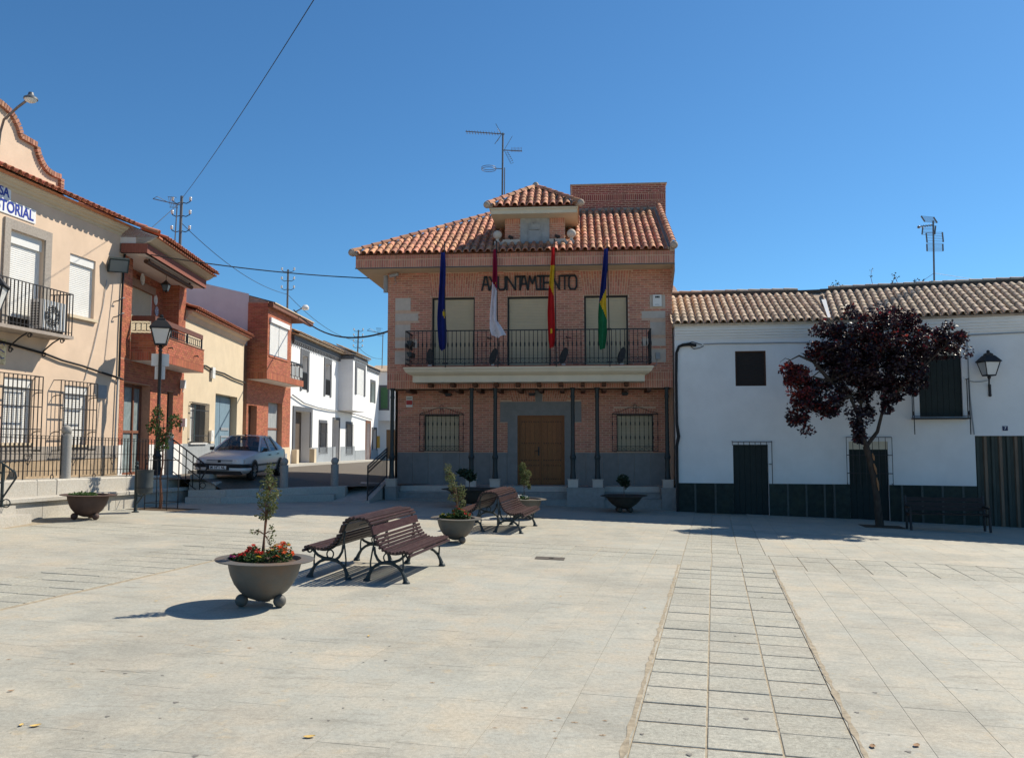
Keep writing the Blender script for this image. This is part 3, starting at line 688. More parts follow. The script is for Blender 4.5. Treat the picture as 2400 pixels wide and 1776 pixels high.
# front door: two leaves of studded planks
da, db, dc, dd = .09, 1.71, .55, 2.93
mb = MB(T); mb.box(da, da+.05, OG-.2, OG-.06, dc, dd); mb.box(db-.05, db, OG-.2, OG-.06, dc, dd); mb.box(da+.05, db-.05, OG-.2, OG-.06, dd-.06, dd); dr = mb.build('door', K['wood'], th)
mb = MB(T); mb.box(da+.05, db-.05, OG-.18, OG-.145, dc, dd-.06); mb.build('door_backing', K['darkwood'], dr)
mid = (da+db)/2
for a, b in ((da+.055, mid-.006), (mid+.006, db-.055)):
    wd = (b-a); xs_ = [a, a+.055, a+.055+(wd-.11)/4, a+.055+(wd-.11)/2, a+.055+(wd-.11)*.75, b-.055, b]
    for i in (0, 5): mb = MB(T); mb.box(xs_[i]+.002, xs_[i+1]-.002, OG-.15, OG-.112, dc+.01, dd-.065); mb.build('stile', K['wood'], dr)
    for z0, z1 in ((dc+.01, dc+.13), (dc+.58+.48, dc+.70+.48), (dd-.16, dd-.065)) if 0 else ((dc+.01, dc+.12), (dc+.72, dc+.80), (dd-.15, dd-.065)): mb = MB(T); mb.box(xs_[1]+.001, xs_[5]-.001, OG-.15, OG-.114, z0, z1); mb.build('rail', K['wood'], dr)
    for i in range(1, 5):
        for z0, z1 in ((dc+.122, dc+.718), (dc+.802, dd-.152)): mb = MB(T); mb.box(xs_[i]+.004, xs_[i+1]-.004, OG-.15, OG-.122, z0, z1); mb.build('plank', K['wood'], dr)
    mb = MB(T)
    for z_ in (dc+.20, dc+.66, dc+.84, dc+1.42, dd-.22):
        for i in range(1, 5):
            for k in (.25, .75): mb.ball((xs_[i]+(xs_[i+1]-xs_[i])*k, OG-.118, z_), .018, 6)
    mb.build('studs', K['iron'], dr)
mb = MB(T); mb.box(mid-.105, mid-.06, OG-.115, OG-.10, 1.55, 1.85); mb.tube([(mid-.083,OG-.10,1.72),(mid-.083,OG-.05,1.72),(mid-.2,OG-.045,1.71)], .012, 6); mb.build('handle', K['iron'], dr)
# porch floor, steps and pedestals
mb = MB(T); mb.box(UL+.02, UR, OG-.1, -.52, -.2, .55); mb.build('porch_floor', K['stone'], th)
PED = [-4.02,-1.35,-.56,2.0,2.8,5.06]
plats = [(-4.2,-3.83),(-1.56,-.36),(1.80,3.01),(4.84,5.29)]
pst = mat('porch stone', (.30,.285,.265), .85, .12, 8, .3, 60, .06, stain=.3)
for a, b in plats:
    mb = MB(T); mb.box(a, b, -.52+.002, .16, -.3, .515); mb.build('porch_pier', pst, th)
    mb = MB(T); mb.box(a-.02, b+.02, -.515, .18, .515, .555); mb.build('pier_coping', pst, th)
for a, b in zip([p[1] for p in plats], [p[0] for p in plats[1:]]):
    for k, z_ in enumerate((.365, .18)):
        mb = MB(T); mb.box(a+.002, b-.002, -.52, -.20+.30*k+(.004*k), -.3, z_-.035); mb.build('step_riser', pst, th)
        mb = MB(T); mb.box(a+.002, b-.002, -.52, -.18+.30*k, z_-.035, z_); mb.build('step_tread', pst, th)
for i, u in enumerate(PED):
    mb = MB(T); mb.box(u-.165, u+.165, -.16, .12, .555, .79); mb.build('pedestal', K['stone'], th)
    mb = MB(T); mb.box(u-.185, u+.185, -.18, .14, .79, .815); mb.build('pedestal_cap', K['stone'], th)
    c = T(u, -.03, 0); mb = MB()
    mb.lathe([(0,.815),(.095,.815),(.098,.87),(.088,.95),(.085,1.0),(.078,1.06),(.076,1.42),(.088,1.47),(.10,1.50),(.105,1.54),(.09,1.58),(.078,1.60),(.072,1.66),(.066,1.75),(.062,3.45),(.075,3.48),(.075,3.53),(.064,3.56),(.066,3.72),(.10,3.80)], c, 16); mb.build('column', K['greeniron'], th)
# porch joists and balcony brackets
for u in (-3.5,-2.4,-1.85,-1.12,-.45,.25,.95,1.65,2.35,3.05,3.75,4.5):
    mb = MB(T); mb.box(u-.07, u+.07, OG, -.01, 3.68, 3.80); mb.build('joist', K['darkwood'], th)
for u in (-2.66,-1.92,-1.19,-.49,.22,.91,1.62,2.33,3.02,3.74):
    mb = MB(T); mb.prism([(0,3.94),(0,3.83),(.45,3.83),(.50,3.86),(.53,3.94)], -.065, .065) if 0 else mb.box(u-.065, u+.065, 0, .55, 3.82, 3.945); mb.build('bracket', K['darkwood'], th)
for k, u in enumerate((-2.25,.62,3.75)):
    mb = MB(T); mb.box(u-.11, u+.11, OG+.35, OG+.6, 3.62, 3.68); mb.box(u-.09, u+.09, OG+.38, OG+.57, 3.58, 3.62)
    tag(mb.build('porch_lamp', K['iron']), ['boxy dark lamp under the porch above the left grilled window','boxy dark lamp under the porch above the wooden door','boxy dark lamp under the porch above the right grilled window'][k], 'lamp', 'lamps under the porch')
# balcony slab with moulded edge
prof = [(1.12,4.42),(1.12,4.36),(1.09,4.33),(1.06,4.26),(.98,4.20),(.90,4.17),(.88,4.155),(.86,4.15),(.86,3.945),(0,3.945),(0,4.42)]
mb = MB(T); n = len(prof); a0, b0 = -3.42+1.12, 4.56-1.12
A_ = [mb.pt((a0-o, o, z)) for o, z in prof]; B_ = [mb.pt((b0+o, o, z)) for o, z in prof]
# ends splay with the moulding
A_ = []; B_ = []; mb = MB(T)
for o, z in prof:
    e = max(0, o-.86) if o > 0 else 0
    A_.append(mb.pt((-3.16-e, o, z))); B_.append(mb.pt((4.29+e, o, z)))
for i in range(n-2): mb.fi([A_[i], B_[i], B_[i+1], A_[i+1]], 0)
E_ = [(-3.16-max(0, o-.86), z) for o, z in prof[:9]]
for s_ in (0, 1):
    for i in range(8):
        o, z = prof[i]; o2, z2 = prof[i+1]; f = lambda e: (-3.16-e) if s_ == 0 else 4.29+e
        e, e2 = max(0, o-.86), max(0, o2-.86)
        mb.face([(f(e),0,z),(f(e),o,z),(f(e2),o2,z2),(f(e2),0,z2)])
mb.face([(-3.42,0,4.42),(-3.42,1.12,4.42),(4.55,1.12,4.42),(4.55,0,4.42)])
mb.build('balcony_slab', K['cream'], th)
mb = MB(T); mb.box(-3.44, 4.57, .0, 1.135, 4.421, 4.447); mb.build('balcony_tiles', mat('red floor tile', (.25,.075,.05), .6, .15, 8, .1, 50), th)
# balcony railing
RL, RRr, RO = -3.36, 4.48, 1.06
mb = MB(T)
for z_, t_ in ((5.585,.035),(4.53,.02),(4.68,.014)):
    mb.box(RL, RRr, RO-.02, RO+.02, z_-t_/2, z_+t_/2)
    for uu in (RL, RRr): mb.box(uu-.02, uu+.02, 0, RO-.021, z_-t_/2, z_+t_/2)
brail = mb.build('balcony_railing', K['iron'], th)
nb = 57; balpts = [(RL+(RRr-RL)*i/nb, RO) for i in range(nb+1)]+[(RL, RO*k/6) for k in range(6)]+[(RRr, RO*k/6) for k in range(6)]
bme = MB(); bme.tube([(0,0,z_) for z_ in (0,.52,.54,.58,.62,.66,.68,1.05)], [.011,.011,.02,.024,.024,.02,.011,.011], 6); bme = bme.mesh('baluster', K['iron'])
for i, (u, o) in enumerate(balpts):
    place('baluster', bme, Matrix.Translation(T(u, o, 4.53)), brail)
    if i % 7 == 0 and i <= nb: mb = MB(T); mb.box(u-.012, u+.012, o-.012, o+.012, 4.44, 4.53); mb.build('foot', K['iron'], brail)
mb = MB(T)
for i in range(nb):
    a, b = balpts[i][0], balpts[i+1][0]; mb.bar((a,RO,4.53),(b,RO,4.68),.006); mb.bar((b,RO,4.53),(a,RO,4.68),.006)
mb.build('lattice', K['iron'], brail)
# two planter boxes hung on the railing ends
for k, u in enumerate((RL+.10,)):
    for z_, nm in ((4.78,0),(5.15,1)):
        mb = MB(T); mb.prism([(u-.06,z_),(u+.06,z_),(u+.08,z_+.14),(u-.08,z_+.14)], .35, .95)
        tag(mb.build('window_box', K['greeniron']), ['dark window box low on the left end of the balcony railing','dark window box at mid height on the left end of the balcony railing'][nm], 'window box')
# eave: soffit, brick fascia, roof
EO = .94; ZS = 7.70; ZE = 8.12
mb = MB(T); mb.face([(UL-.87,EO,ZS),(UR,EO,ZS),(UR,0,ZS),(UL,0,ZS)]); mb.face([(UL-.87,EO,ZS),(UL,0,ZS),(UL,-9,ZS),(UL-.87,-9.,ZS)]); mb.build('soffit', K['soffit'], th)
mb = MB(T); mb.face([(UL-.87,EO,ZS),(UR,EO,ZS),(UR,EO,ZE),(UL-.87,EO,ZE)]); mb.face([(UL-.87,EO,ZS),(UL-.87,-9,ZS),(UL-.87,-9,ZE),(UL-.87,EO,ZE)]); mb.face([(UR,EO,ZS-.25),(UR,0,ZS-.9),(UR,0,ZE+.5),(UR,EO,ZE)]); mb.build('fascia', K['mortar'], th)
BR += soldiers(T, UL-.87, UR, ZS+.005, ZS+.26, EO); BR += soldiers(T, UL-.87, UR, ZS+.265, ZE, EO+.02)
mb = MB(T); mb.box(UL-.89, UR, EO-.05, EO+.012, ZS-.02, ZS+.004); mb.build('drip_edge', K['darktrim'], th)
SLP = .56; sl_len = math.hypot(1, SLP)
PE = Vector(T(UL-.93, 1.02, 8.13)); Uv = Vector((*T.u, 0)); Sv = Vector((-T.n[0], -T.n[1], SLP)).normalized(); Nv = Uv.cross(Sv)
RTOP = 4.62; ww = UR-(UL-.93)
mb = MB(T)
mb.face([(UL-.93,1.02,8.12),(UR,1.02,8.12),(UR,1.02-RTOP,8.12+RTOP*SLP),(UL-.93+RTOP,1.02-RTOP,8.12+RTOP*SLP)])
mb.face([(UL-.93,1.02,8.12),(UL-.93+RTOP,1.02-RTOP,8.12+RTOP*SLP),(UL-.93+RTOP,-5.4,8.12+RTOP*SLP),(UL-.93,-9.,8.12)])
mb.face([(UL-.93,-9,8.12),(UL-.93+RTOP,-5.4,8.12+RTOP*SLP),(UR,-5.4,8.12+RTOP*SLP),(UR,-9,8.12)]); mb.face([(UL-.93+RTOP,1.02-RTOP,8.12+RTOP*SLP),(UR,1.02-RTOP,8.12+RTOP*SLP),(UR,-5.4,8.12+RTOP*SLP),(UL-.93+RTOP,-5.4,8.12+RTOP*SLP)])
mb.face([(UR,1.02,8.10),(UR,1.02-RTOP,8.12+RTOP*SLP),(UR,-5.4,8.12+RTOP*SLP),(UR,-9,8.12),(UR,-9,7.7),(UR,.9,7.7)])
roof = mb.build('roof', K['tile'], th)
tm = tile_mesh(K['tile'])
PITCH, EXPO = .24, .40
cols = int((ww-.1)/PITCH)
def tclip(u, s):
    r = s/sl_len; uu = UL-.93+u; o = 1.02-r
    if uu < UL-.93+r+.04 or r > RTOP-.15: return False
    if -.30 < uu < 1.83 and -1.9 < o < .22: return False
    if -.66 < uu < 2.10 and -.1 < o < .42: return False
    if 1.9 < uu and o < -3.45: return False
    return True
tl = roof_tiles(roof, tm, PE, Uv, Sv, cols, 14, PITCH, EXPO, tclip)
ch_ = MB(); channels(ch_, PE, Uv, Sv, cols, 14, PITCH, EXPO, tclip); co = ch_.build('channel_tiles', K['tile'], roof); tag(co, kind='stuff')
# dormer with the coat of arms
DO = .10; dm = None
mb = MB(T); mb.box(-.23, 1.765, -2.4, DO, 8.3, 9.52); dm = mb.build('dormer', K['mortar'], th)
for a, b in ((-.23,.29),(1.26,1.765)):
    BR += bricks(T, a, b, 8.70, 9.27, (), DO, ch=.072); BR += soldiers(T, a, b, 9.27, 9.52, DO)
mb = MB(T); mb.box(.29, 1.26, DO-.02, DO+.05, 8.42, 9.47); pl = mb.build('stone_plaque', K['carved'], dm)
mb = MB(T); sh = [(.56,9.04),(.98,9.04),(.98,8.72),(.96,8.64),(.90,8.57),(.82,8.54),(.77,8.52),(.72,8.54),(.64,8.57),(.58,8.64),(.56,8.72)]
mb.prism(sh, DO+.05, DO+.085); mb.prism([(.77+(x-.77)*.82, 8.8+(z-8.8)*.82) for x, z in sh], DO+.085, DO+.10)
mb.build('shield', K['carved'], pl)
mb = MB(T); mb.prism([(.61,9.08),(.93,9.08),(.98,9.28),(.90,9.22),(.85,9.31),(.80,9.25),(.77,9.36),(.74,9.25),(.69,9.31),(.64,9.22),(.56,9.28)], DO+.05, DO+.085); mb.box(.60, .94, DO+.05, DO+.10, 9.065, 9.10); mb.build('crown', K['carved'], pl)
mb = MB(T); mb.prism([(-.62,8.38),(2.12,8.38),(2.10,8.46),(1.96,8.54),(1.80,8.66),(1.80,8.70),(1.262,8.70),(1.262,8.46),(.288,8.46),(.288,8.70),(-.28,8.70),(-.28,8.66),(-.44,8.54),(-.60,8.46)], DO-.35, DO+.26); mb.build('dormer_base', K['stone'], dm)
for u in (-.47, 1.99):
    mb = MB(T); mb.box(u-.10, u+.10, DO, DO+.22, 8.48, 8.66); mb.box(u-.05, u+.05, DO+.05, DO+.15, 8.66, 8.76); c = (u, DO+.10, 8.90); mb.ball(c, .15, 12); mb.build('ball_finial', K['stone'], dm)
mb = MB(T); mb.box(-.64, 2.18, -2.4, .74, 9.46, 9.60); mb.box(-.68, 2.22, -2.4, .78, 9.60, 9.66); mb.build('dormer_cornice', K['cream'], dm)
pk = (.745, -1.12, 10.86); e0, e1, eo = -.70, 2.25, .82
mb = MB(T); mb.face([(e0,eo,9.67),(e1,eo,9.67),pk]); mb.face([(e0,eo,9.67),pk,(e0,-3.,9.67)]); mb.face([(e1,eo,9.67),(e1,-3.,9.67),pk]); mb.face([(e0,-3.,9.67),pk,(e1,-3.,9.67)]); droof = mb.build('dormer_roof', K['tile'], dm)
SLD = (pk[2]-9.67)/(eo-pk[1]); Sd = Vector((-T.n[0], -T.n[1], SLD)).normalized(); sld = math.hypot(1, SLD)
hw = (e1-e0)/2
def dclip(u, s):
    r = s/sld; half = hw*(1-r/(eo-pk[1])); return abs(u-hw) < half-.03 and r < eo-pk[1]-.12
dt = roof_tiles(droof, tm, T(e0, eo, 9.68), Uv, Sd, 12, 6, .245, .36, dclip)
ch_ = MB(); channels(ch_, T(e0, eo, 9.68), Uv, Sd, 12, 6, .245, .36, dclip); tag(ch_.build('channel_tiles', K['tile'], dm), kind='stuff')
emit_tiles(dt, tm, dm, 300)
emit_tiles(tl, tm, roof, 300-len(dt))
def cementline(mb, A, B, w=.13, h=.07):
    mb.bar(Vector(A)-Vector((0,0,.03)), Vector(B)-Vector((0,0,.03)), w*1.5, h*1.6)
for (A, B) in ((T(UL-.93,1.02,8.16), T(UL-.93+RTOP,1.02-RTOP,8.16+RTOP*SLP)),):
    mb = MB(); cementline(mb, A, B); mb.build('hip_mortar', K['cement'], roof)
    hip_tiles(roof, tm, A, B, .40)
mb = MB(); 
for u in (e0, e1):
    A, B = T(u, eo, 9.72), T(*pk); cementline(mb, A, B, .11, .06); hip_tiles(dm, tm, A, B, .36)
mb.build('hip_mortar', K['cement'], dm)
mb = MB()
for p in (T(e0-.05,eo+.05,9.74), T(e1+.05,eo+.05,9.74)): mb.ball(p, .12, 8)
mb.lathe([(0,-.05),(.13,-.05),(.12,.08),(.07,.16),(0,.18)], T(pk[0],pk[1],pk[2]+.05), 10); mb.build('hip_caps', K['cement'], dm)
mb = MB(); mb.ball(T(UL-.97,1.05,8.20), .125, 8); mb.ball(T(UR-.03,1.05,8.26), .13, 8); mb.build('eave_caps', K['cement'], roof)
# raised verge on the right edge
A, B = T(UR-.05,1.02,8.26), T(UR-.05,1.02-RTOP,8.26+RTOP*SLP); hip_tiles(roof, tm, A, B, .36)
mb = MB(); mb.bar(T(UR-.20,1.0,8.17), T(UR-.20,1.02-RTOP,8.18+RTOP*SLP), .05, .08); mb.bar(T(UR-.08,1.0,8.14), T(UR-.08,1.02-RTOP,8.14+RTOP*SLP), .16, .14); mb.build('verge_mortar', K['cement'], roof)
# brick stair tower behind the ridge
TO = -3.62; mb = MB(T); mb.prism([(2.06,10.2),(5.5,10.2),(5.52,11.72),(1.97,11.72)], TO, TO-3.); tw = mb.build('tower', K['mortar'], th)
darkb = mat('dark red brick', (.30,.09,.068), .85, .14, 8, .3, 80, .22)
TB = bricks(T, 2.06, 5.5, 10.25, 11.10, (), TO, ch=.068)+soldiers(T, 2.04, 5.5, 11.10, 11.34, TO)+bricks(T, 2.0, 5.51, 11.34, 11.69, (), TO, ch=.068)
mb = MB(T); mb.box(1.93, 5.56, TO-3.05, TO+.05, 11.70, 11.745); mb.build('coping', K['cement'], tw)
mb = MB(T); mb.box(1.98, 5.30, TO, TO+.08, 10.52, 10.80); mb.build('flashing', K['cement'], tw)
emit_bricks(TB, tw, darkb, 0, rest='tower_brickwork')
emit_bricks(BR, uw, K['brick'], 300)
# iron lettering over the balcony doors
lt = root('wall_lettering', 'black iron letters reading AYUNTAMIENTO above the balcony doors', 'lettering', T(.57, 0, 7.3))
def strokes(letter, x0, x1, z0=7.07, z1=7.52):
    w_ = x1-x0; s = {'A':[(0,0,.38,1),(.38,1,.62,1),(.62,1,1,0),(.19,.42,.81,.42)],'Y':[(.05,0,.95,1),(.05,1,.52,.48)],'U':[(0,1,0,.22),(0,.22,.2,.02),(.2,.02,.8,.02),(.8,.02,1,.22),(1,.22,1,1)],'N':[(0,0,0,1),(0,1,1,0),(1,0,1,1)],
      'T':[(0,1,1,1),(.5,1,.5,0)],'M':[(0,0,.18,1),(.18,1,.5,.45),(.5,.45,.82,1),(.82,1,1,0)],'I':[(.5,0,.5,1),(0,1,1,1),(0,0,1,0)],'E':[(0,0,0,1),(0,1,1,1),(0,.5,.85,.5),(0,0,1,0)],
      'O':[(.2,0,.8,0),(.8,0,1,.2),(1,.2,1,.8),(1,.8,.8,1),(.8,1,.2,1),(.2,1,0,.8),(0,.8,0,.2),(0,.2,.2,0)]}[letter]
    mb = MB(T)
    for a, b, c, d in s:
        p = Vector((x0+a*w_, .05, z0+b*(z1-z0))); q = Vector((x0+c*w_, .05, z0+d*(z1-z0))); e = (q-p).normalized()*.016; mb.bar(p-e, q+e, .058, .05, up=(0,1,0))
    mb.build('letter', K['iron'], lt)
for ch, a, b in zip('AYUNTAMIENTO', (-1.0,-.76,-.46,-.17,.13,.27,.54,.85,1.06,1.33,1.62,1.90), (-.76,-.50,-.22,.12,.42,.53,.83,1.05,1.28,1.58,1.90,2.15)): strokes(ch, a, b)
# small things on the facade
def small(name, label, cat, build, mats, group=None):
    mb = MB(T); build(mb); o = mb.build(name, mats); return tag(o, label, cat, group)
al = root('alarm_box', 'white alarm box on the upper right corner of the town hall', 'alarm', T(4.78,0,6.6))
mb = MB(T); mb.box(4.645, 4.926, .015, .10, 6.454, 6.834); mb.build('case', K['whiteplastic'], al)
mb = MB(T)
for k in range(3): mb.box(4.72+.05*k, 4.76+.05*k, .10, .108, 6.73, 6.79)
mb.build('grid', K['iron'], al)
textmesh('TEL 925 1', .035, 'print', K['iron'], al, T(4.785,.102,6.51), (*T.u,0), (0,0,1), extrude=.001)
pq = root('wall_plate', 'small white and red notice plate on the brick wall left of the porch', 'sign', T(-3.7,OG,3.4))
mb = MB(T); mb.box(-3.81, -3.58, OG+.012, OG+.03, 3.23, 3.61); mb.build('plate', K['whiteplastic'], pq)
mb = MB(T); mb.box(-3.80, -3.59, OG+.03, OG+.034, 3.31, 3.46); mb.build('red_band', K['redprint'], pq)
mb = MB(T); mb.box(-3.79, -3.60, OG+.03, OG+.034, 3.52, 3.55); mb.box(-3.79, -3.62, OG+.03, OG+.034, 3.49, 3.505); mb.build('print', K['greyplastic'], pq)
small('meter_box', 'small grey box with cables low on the right end of the balcony', 'box', lambda m: (m.box(4.72, 4.86, .015, .09, 4.72, 4.93), m.tube([(4.76,.05,4.72),(4.75,.05,4.55),(4.68,.04,4.5)], .012, 5)), K['greyplastic'])
small('wall_cylinder', 'short grey pipe casing under the eave at the left corner', 'pipe', lambda m: m.tube([(UL-.08,.02,7.05),(UL-.08,.02,7.62)], .075, 10), K['greyplastic'])
small('surveillance_camera', 'small camera with a dangling cable under the left end of the eave', 'camera', lambda m: (m.tube([(UL+.12,.32,7.55),(UL+.42,.36,7.60)], .055, 8), m.tube([(UL+.28,.1,7.5),(UL+.28,.34,7.58)], .02, 6), m.tube([(UL+.22,.05,7.5),(UL+.30,.07,7.36),(UL+.2,.05,7.3)], .012, 5)), K['greyplastic'])
for k, (u, z_) in enumerate(((-.03,8.80),(1.52,8.80))):
    small('spotlight', ['small black spotlight left of the carved stone shield','small black spotlight right of the carved stone shield'][k], 'spotlight', lambda m: (m.tube([(u-.06,DO+.2,z_+.02),(u+.08,DO+.13,z_-.02)], .05, 8), m.bar((u,DO,z_-.1),(u,DO+.18,z_),.03)), K['iron'], 'spotlights on the dormer')
fl = [(-2.62,'leftmost of the four dark floodlights behind the balcony railing'),(-.55,'dark floodlight behind the railing under the crimson and white flag'),(1.72,'dark floodlight behind the railing right of the red and yellow flag'),(3.57,'rightmost of the four dark floodlights behind the balcony railing')]
for k, (u, lb) in enumerate(fl):
    f = root('floodlight', lb, 'floodlight', T(u, .75, 4.45), 'floodlights on the balcony')
    mb = MB(T); ti = .0 if k == 0 else .07
    mb.lathe([(0,0)], (0,0,0)) if 0 else None
    ring = []
    for s_, rr_ in ((-.09,.10),(-.06,.145),(.02,.155),(.05,.14)):
        ring.append([mb.pt((u+ti*math.sin(a)*1.0+rr_*.75*math.cos(a)+s_*.2, .75+s_, 4.78+rr_*1.75*math.sin(a))) for a in [2*math.pi*j/14 for j in range(14)]])
    for a, b in zip(ring, ring[1:]):
        for j in range(14): mb.fi([a[j], a[(j+1)%14], b[(j+1)%14], b[j]], 0, True)
    mb.fi(ring[0]); mb.fi(ring[-1][::-1]); mb.build('housing', K['iron'], f)
    mb = MB(T); mb.box(u-.06, u+.06, .70, .80, 4.448, 4.52); mb.build('foot', K['whiteplastic'], f)
for k, u in enumerate((-.82, 1.80)):
    small('wall_spur', ['small iron flag bracket on the wall left of the middle balcony door','small iron flag bracket on the wall right of the middle balcony door'][k], 'bracket', lambda m: (m.bar((u,0,5.50),(u+.03,.14,5.44),.03), m.bar((u+.03,.14,5.44),(u+.16,.15,5.44),.03)), K['iron'])
# flags hanging limp from upright poles on the balcony front
def flag(u, ztop, zbot, wtop, wmax, cols, label, seed, stripes, drift=0, curl=0):
    f = root('flag', label, 'flag', T(u, 1.14, 4.4))
    mb = MB(T); mb.tube([(u+.05,1.135,4.40),(u,1.135,ztop+.25)], .017, 8); mb.ball((u,1.135,ztop+.27), .03, 6); mb.build('pole', K['iron'], f)
    mb = MB(T); mb.box(u-.05, u+.13, 1.08, 1.13, 4.50, 4.56); mb.build('pole_clamp', K['iron'], f); mb = MB(T); mb.box(u-.05, u+.10, 1.08, 1.13, 5.55, 5.61); mb.build('pole_clamp', K['iron'], f)
    r = random.Random(seed); mb = MB(T); nz, nx = 44, 18; G = []; ph = r.uniform(0, 6)
    for i in range(nz+1):
        t = i/nz; z = ztop+(zbot-ztop)*t; wd = (wtop+(wmax-wtop)*min(1, t*1.5)**.8)*(1+.10*math.sin(t*9+ph)); row = []
        if t > .93: wd *= 1-(t-.93)*4
        for j in range(nx+1):
            q = j/nx; fold = math.sin(q*math.pi*3+ph+t*2.2)*.055*min(1, t*3+.15)
            x = u-.04+drift*t+wd*(q-.62)+.02*math.sin(t*7+ph)+(curl*max(0, t-.82)*q*5 if curl else 0)
            zz = z-.12*(1-abs(q-.45)*2)*max(0, t-.8)*4*(.5+.5*math.sin(q*5+ph))
            row.append(mb.pt((x, 1.17+fold+.02*q, zz)))
        G.append(row)
    for i in range(nz):
        for j in range(nx): mb.fi([G[i][j], G[i][j+1], G[i+1][j+1], G[i+1][j]], stripes(i/nz, j/nx), True)
    o = mb.build('cloth', cols, f); return f
def fab(n, c): return mat(n, c, .85, .12, 5, .15, 200, trans=.35)
nav, yel, crim, whi, red, gre = fab('navy cloth',(.012,.022,.16)), fab('yellow cloth',(.75,.50,.03)), fab('crimson cloth',(.28,.01,.05)), fab('white cloth',(.72,.70,.76)), fab('red cloth',(.52,.02,.02)), fab('green cloth',(.015,.17,.07))
flag(-2.10, 8.12, 4.98, .12, .26, [nav, yel], 'limp navy blue flag with a yellow star, left end of the balcony', 1, lambda t, q: 1 if (abs(t-.62) < .022 and .62 < q < .95) or (abs(t-.62) < .045 and .74 < q < .80) else 0, drift=.02)
flag(-.41, 8.18, 5.42, .09, .20, [crim, whi, yel], 'limp flag, crimson above and white below, left of the middle door', 2, lambda t, q: (2 if .30 < t < .40 and .6 < q < .75 and (t*40 % 1) < .5 else (0 if t < .42+.1*(q-.5) else 1)), drift=-.02, curl=.35)
flag(1.45, 8.22, 5.02, .08, .21, [red, yel], 'limp red and yellow striped flag, right of the middle door', 3, lambda t, q: (0 if t < .16 else (1 if t < .36+.12*q else (0 if not (.80 < t < .86 and .3 < q < .6) else 1))), drift=-.06)
flag(3.13, 8.15, 4.96, .11, .25, [nav, yel, gre], 'limp blue, yellow and green flag, right end of the balcony', 4, lambda t, q: 0 if t < .46+.16*(.5-q) else (1 if t < .585+.3*(.4-q)*-1*.6 else 2), drift=-.14)
# rooftop aerial
an = root('roof_aerial', 'tall television aerial mast behind the town hall dormer', 'aerial', T(-.69, -4, 10.6))
AO = -4.0
mb = MB(T); mb.tube([(-.70,AO,10.4),(-.67,AO,13.98)], .035, 8); mb.tube([(-.62,AO,10.4),(-.60,AO,12.6)], .02, 6); mb.build('mast', K['galv'], an)
mb = MB(T); mb.bar((-2.12,AO+.1,14.05),(-.60,AO,13.93),.03)
for k in range(12): u = -2.08+.11*k; z_ = 14.05-(u+2.12)*.079; mb.bar((u,AO-.18,z_),(u,AO+.2,z_+.02),.012); mb.bar((u,AO,z_-.05),(u,AO,z_+.05),.012)
mb.build('yagi', K['galv'], an)
mb = MB(T)
for d in (-.9,-.45,.45,.9): pass
mb.bar((-.72,AO,13.93),(-.95,AO,14.36),.018); mb.bar((-.72,AO,13.93),(-.99,AO,13.55),.018); mb.bar((-.74,AO,13.95),(-.90,AO-.1,14.2),.012); mb.bar((-.74,AO,13.9),(-.9,AO-.1,13.7),.012); mb.build('reflector', K['galv'], an)
mb = MB(T); mb.bar((-.66,AO,13.30),(.08,AO,13.24),.03)
for k in range(8): u = -.35+.055*k; mb.bar((u,AO-.15,13.27),(u+.03,AO+.15,13.34),.012)
mb.bar((-.62,AO,13.3),(-.30,AO,13.85),.014); mb.bar((-.62,AO,13.3),(-.36,AO,12.75),.014); mb.bar((-.5,AO,13.25),(-.28,AO,12.86),.012)
for k in range(6): mb.bar((-.57+.045*k,AO,13.18-.085*k),(-.42+.035*k,AO,13.18-.075*k),.01)
mb.build('panel', K['galv'], an)
mb = MB(T); mb.tube([(-1.22+.28*math.cos(t*.35), AO+.28*math.sin(t*.35), 12.62) for t in range(19)], .012, 5); mb.tube([(-1.22+.28*math.cos(t*.35), AO+.28*math.sin(t*.35), 12.55) for t in range(19)], .012, 5); mb.bar((-.95,AO,12.58),(-.66,AO,12.56),.025); mb.build('loop', K['galv'], an)
# ================================================================ white houses on the right
def shell(mb, u0, u1, z0, z1, dep, m=0, o=0):
    mb.face([(u0,o,z0),(u0,o-dep,z0),(u0,o-dep,z1),(u0,o,z1)], m); mb.face([(u1,o,z0),(u1,o,z1),(u1,o-dep,z1),(u1,o-dep,z0)], m); mb.face([(u0,o-dep,z0),(u1,o-dep,z0),(u1,o-dep,z1),(u0,o-dep,z1)], m)
def gable_roof(F, u0, u1, oe, ze, slope, run, material, parent, name='roof', back=None, th=.05):
    back = back if back is not None else run
    mb = MB(F); zr = ze+run*slope
    mb.face([(u0,oe,ze),(u1,oe,ze),(u1,oe-run,zr),(u0,oe-run,zr)]); mb.face([(u0,oe-run,zr),(u1,oe-run,zr),(u1,oe-run-back,zr-back*slope),(u0,oe-run-back,zr-back*slope)])
    mb.face([(u0,oe,ze-th),(u1,oe,ze-th),(u1,oe,ze),(u0,oe,ze)]); mb.face([(u0,oe,ze-th),(u0,oe-run-back,ze-th),(u0,oe-run,zr)]); mb.face([(u1,oe,ze-th),(u1,oe-run-back,ze-th),(u1,oe-run,zr)])
    mb.face([(u0,oe,ze-th),(u1,oe,ze-th),(u1,oe-.5,ze-th),(u0,oe-.5,ze-th)])
    return mb.build(name, material, parent)
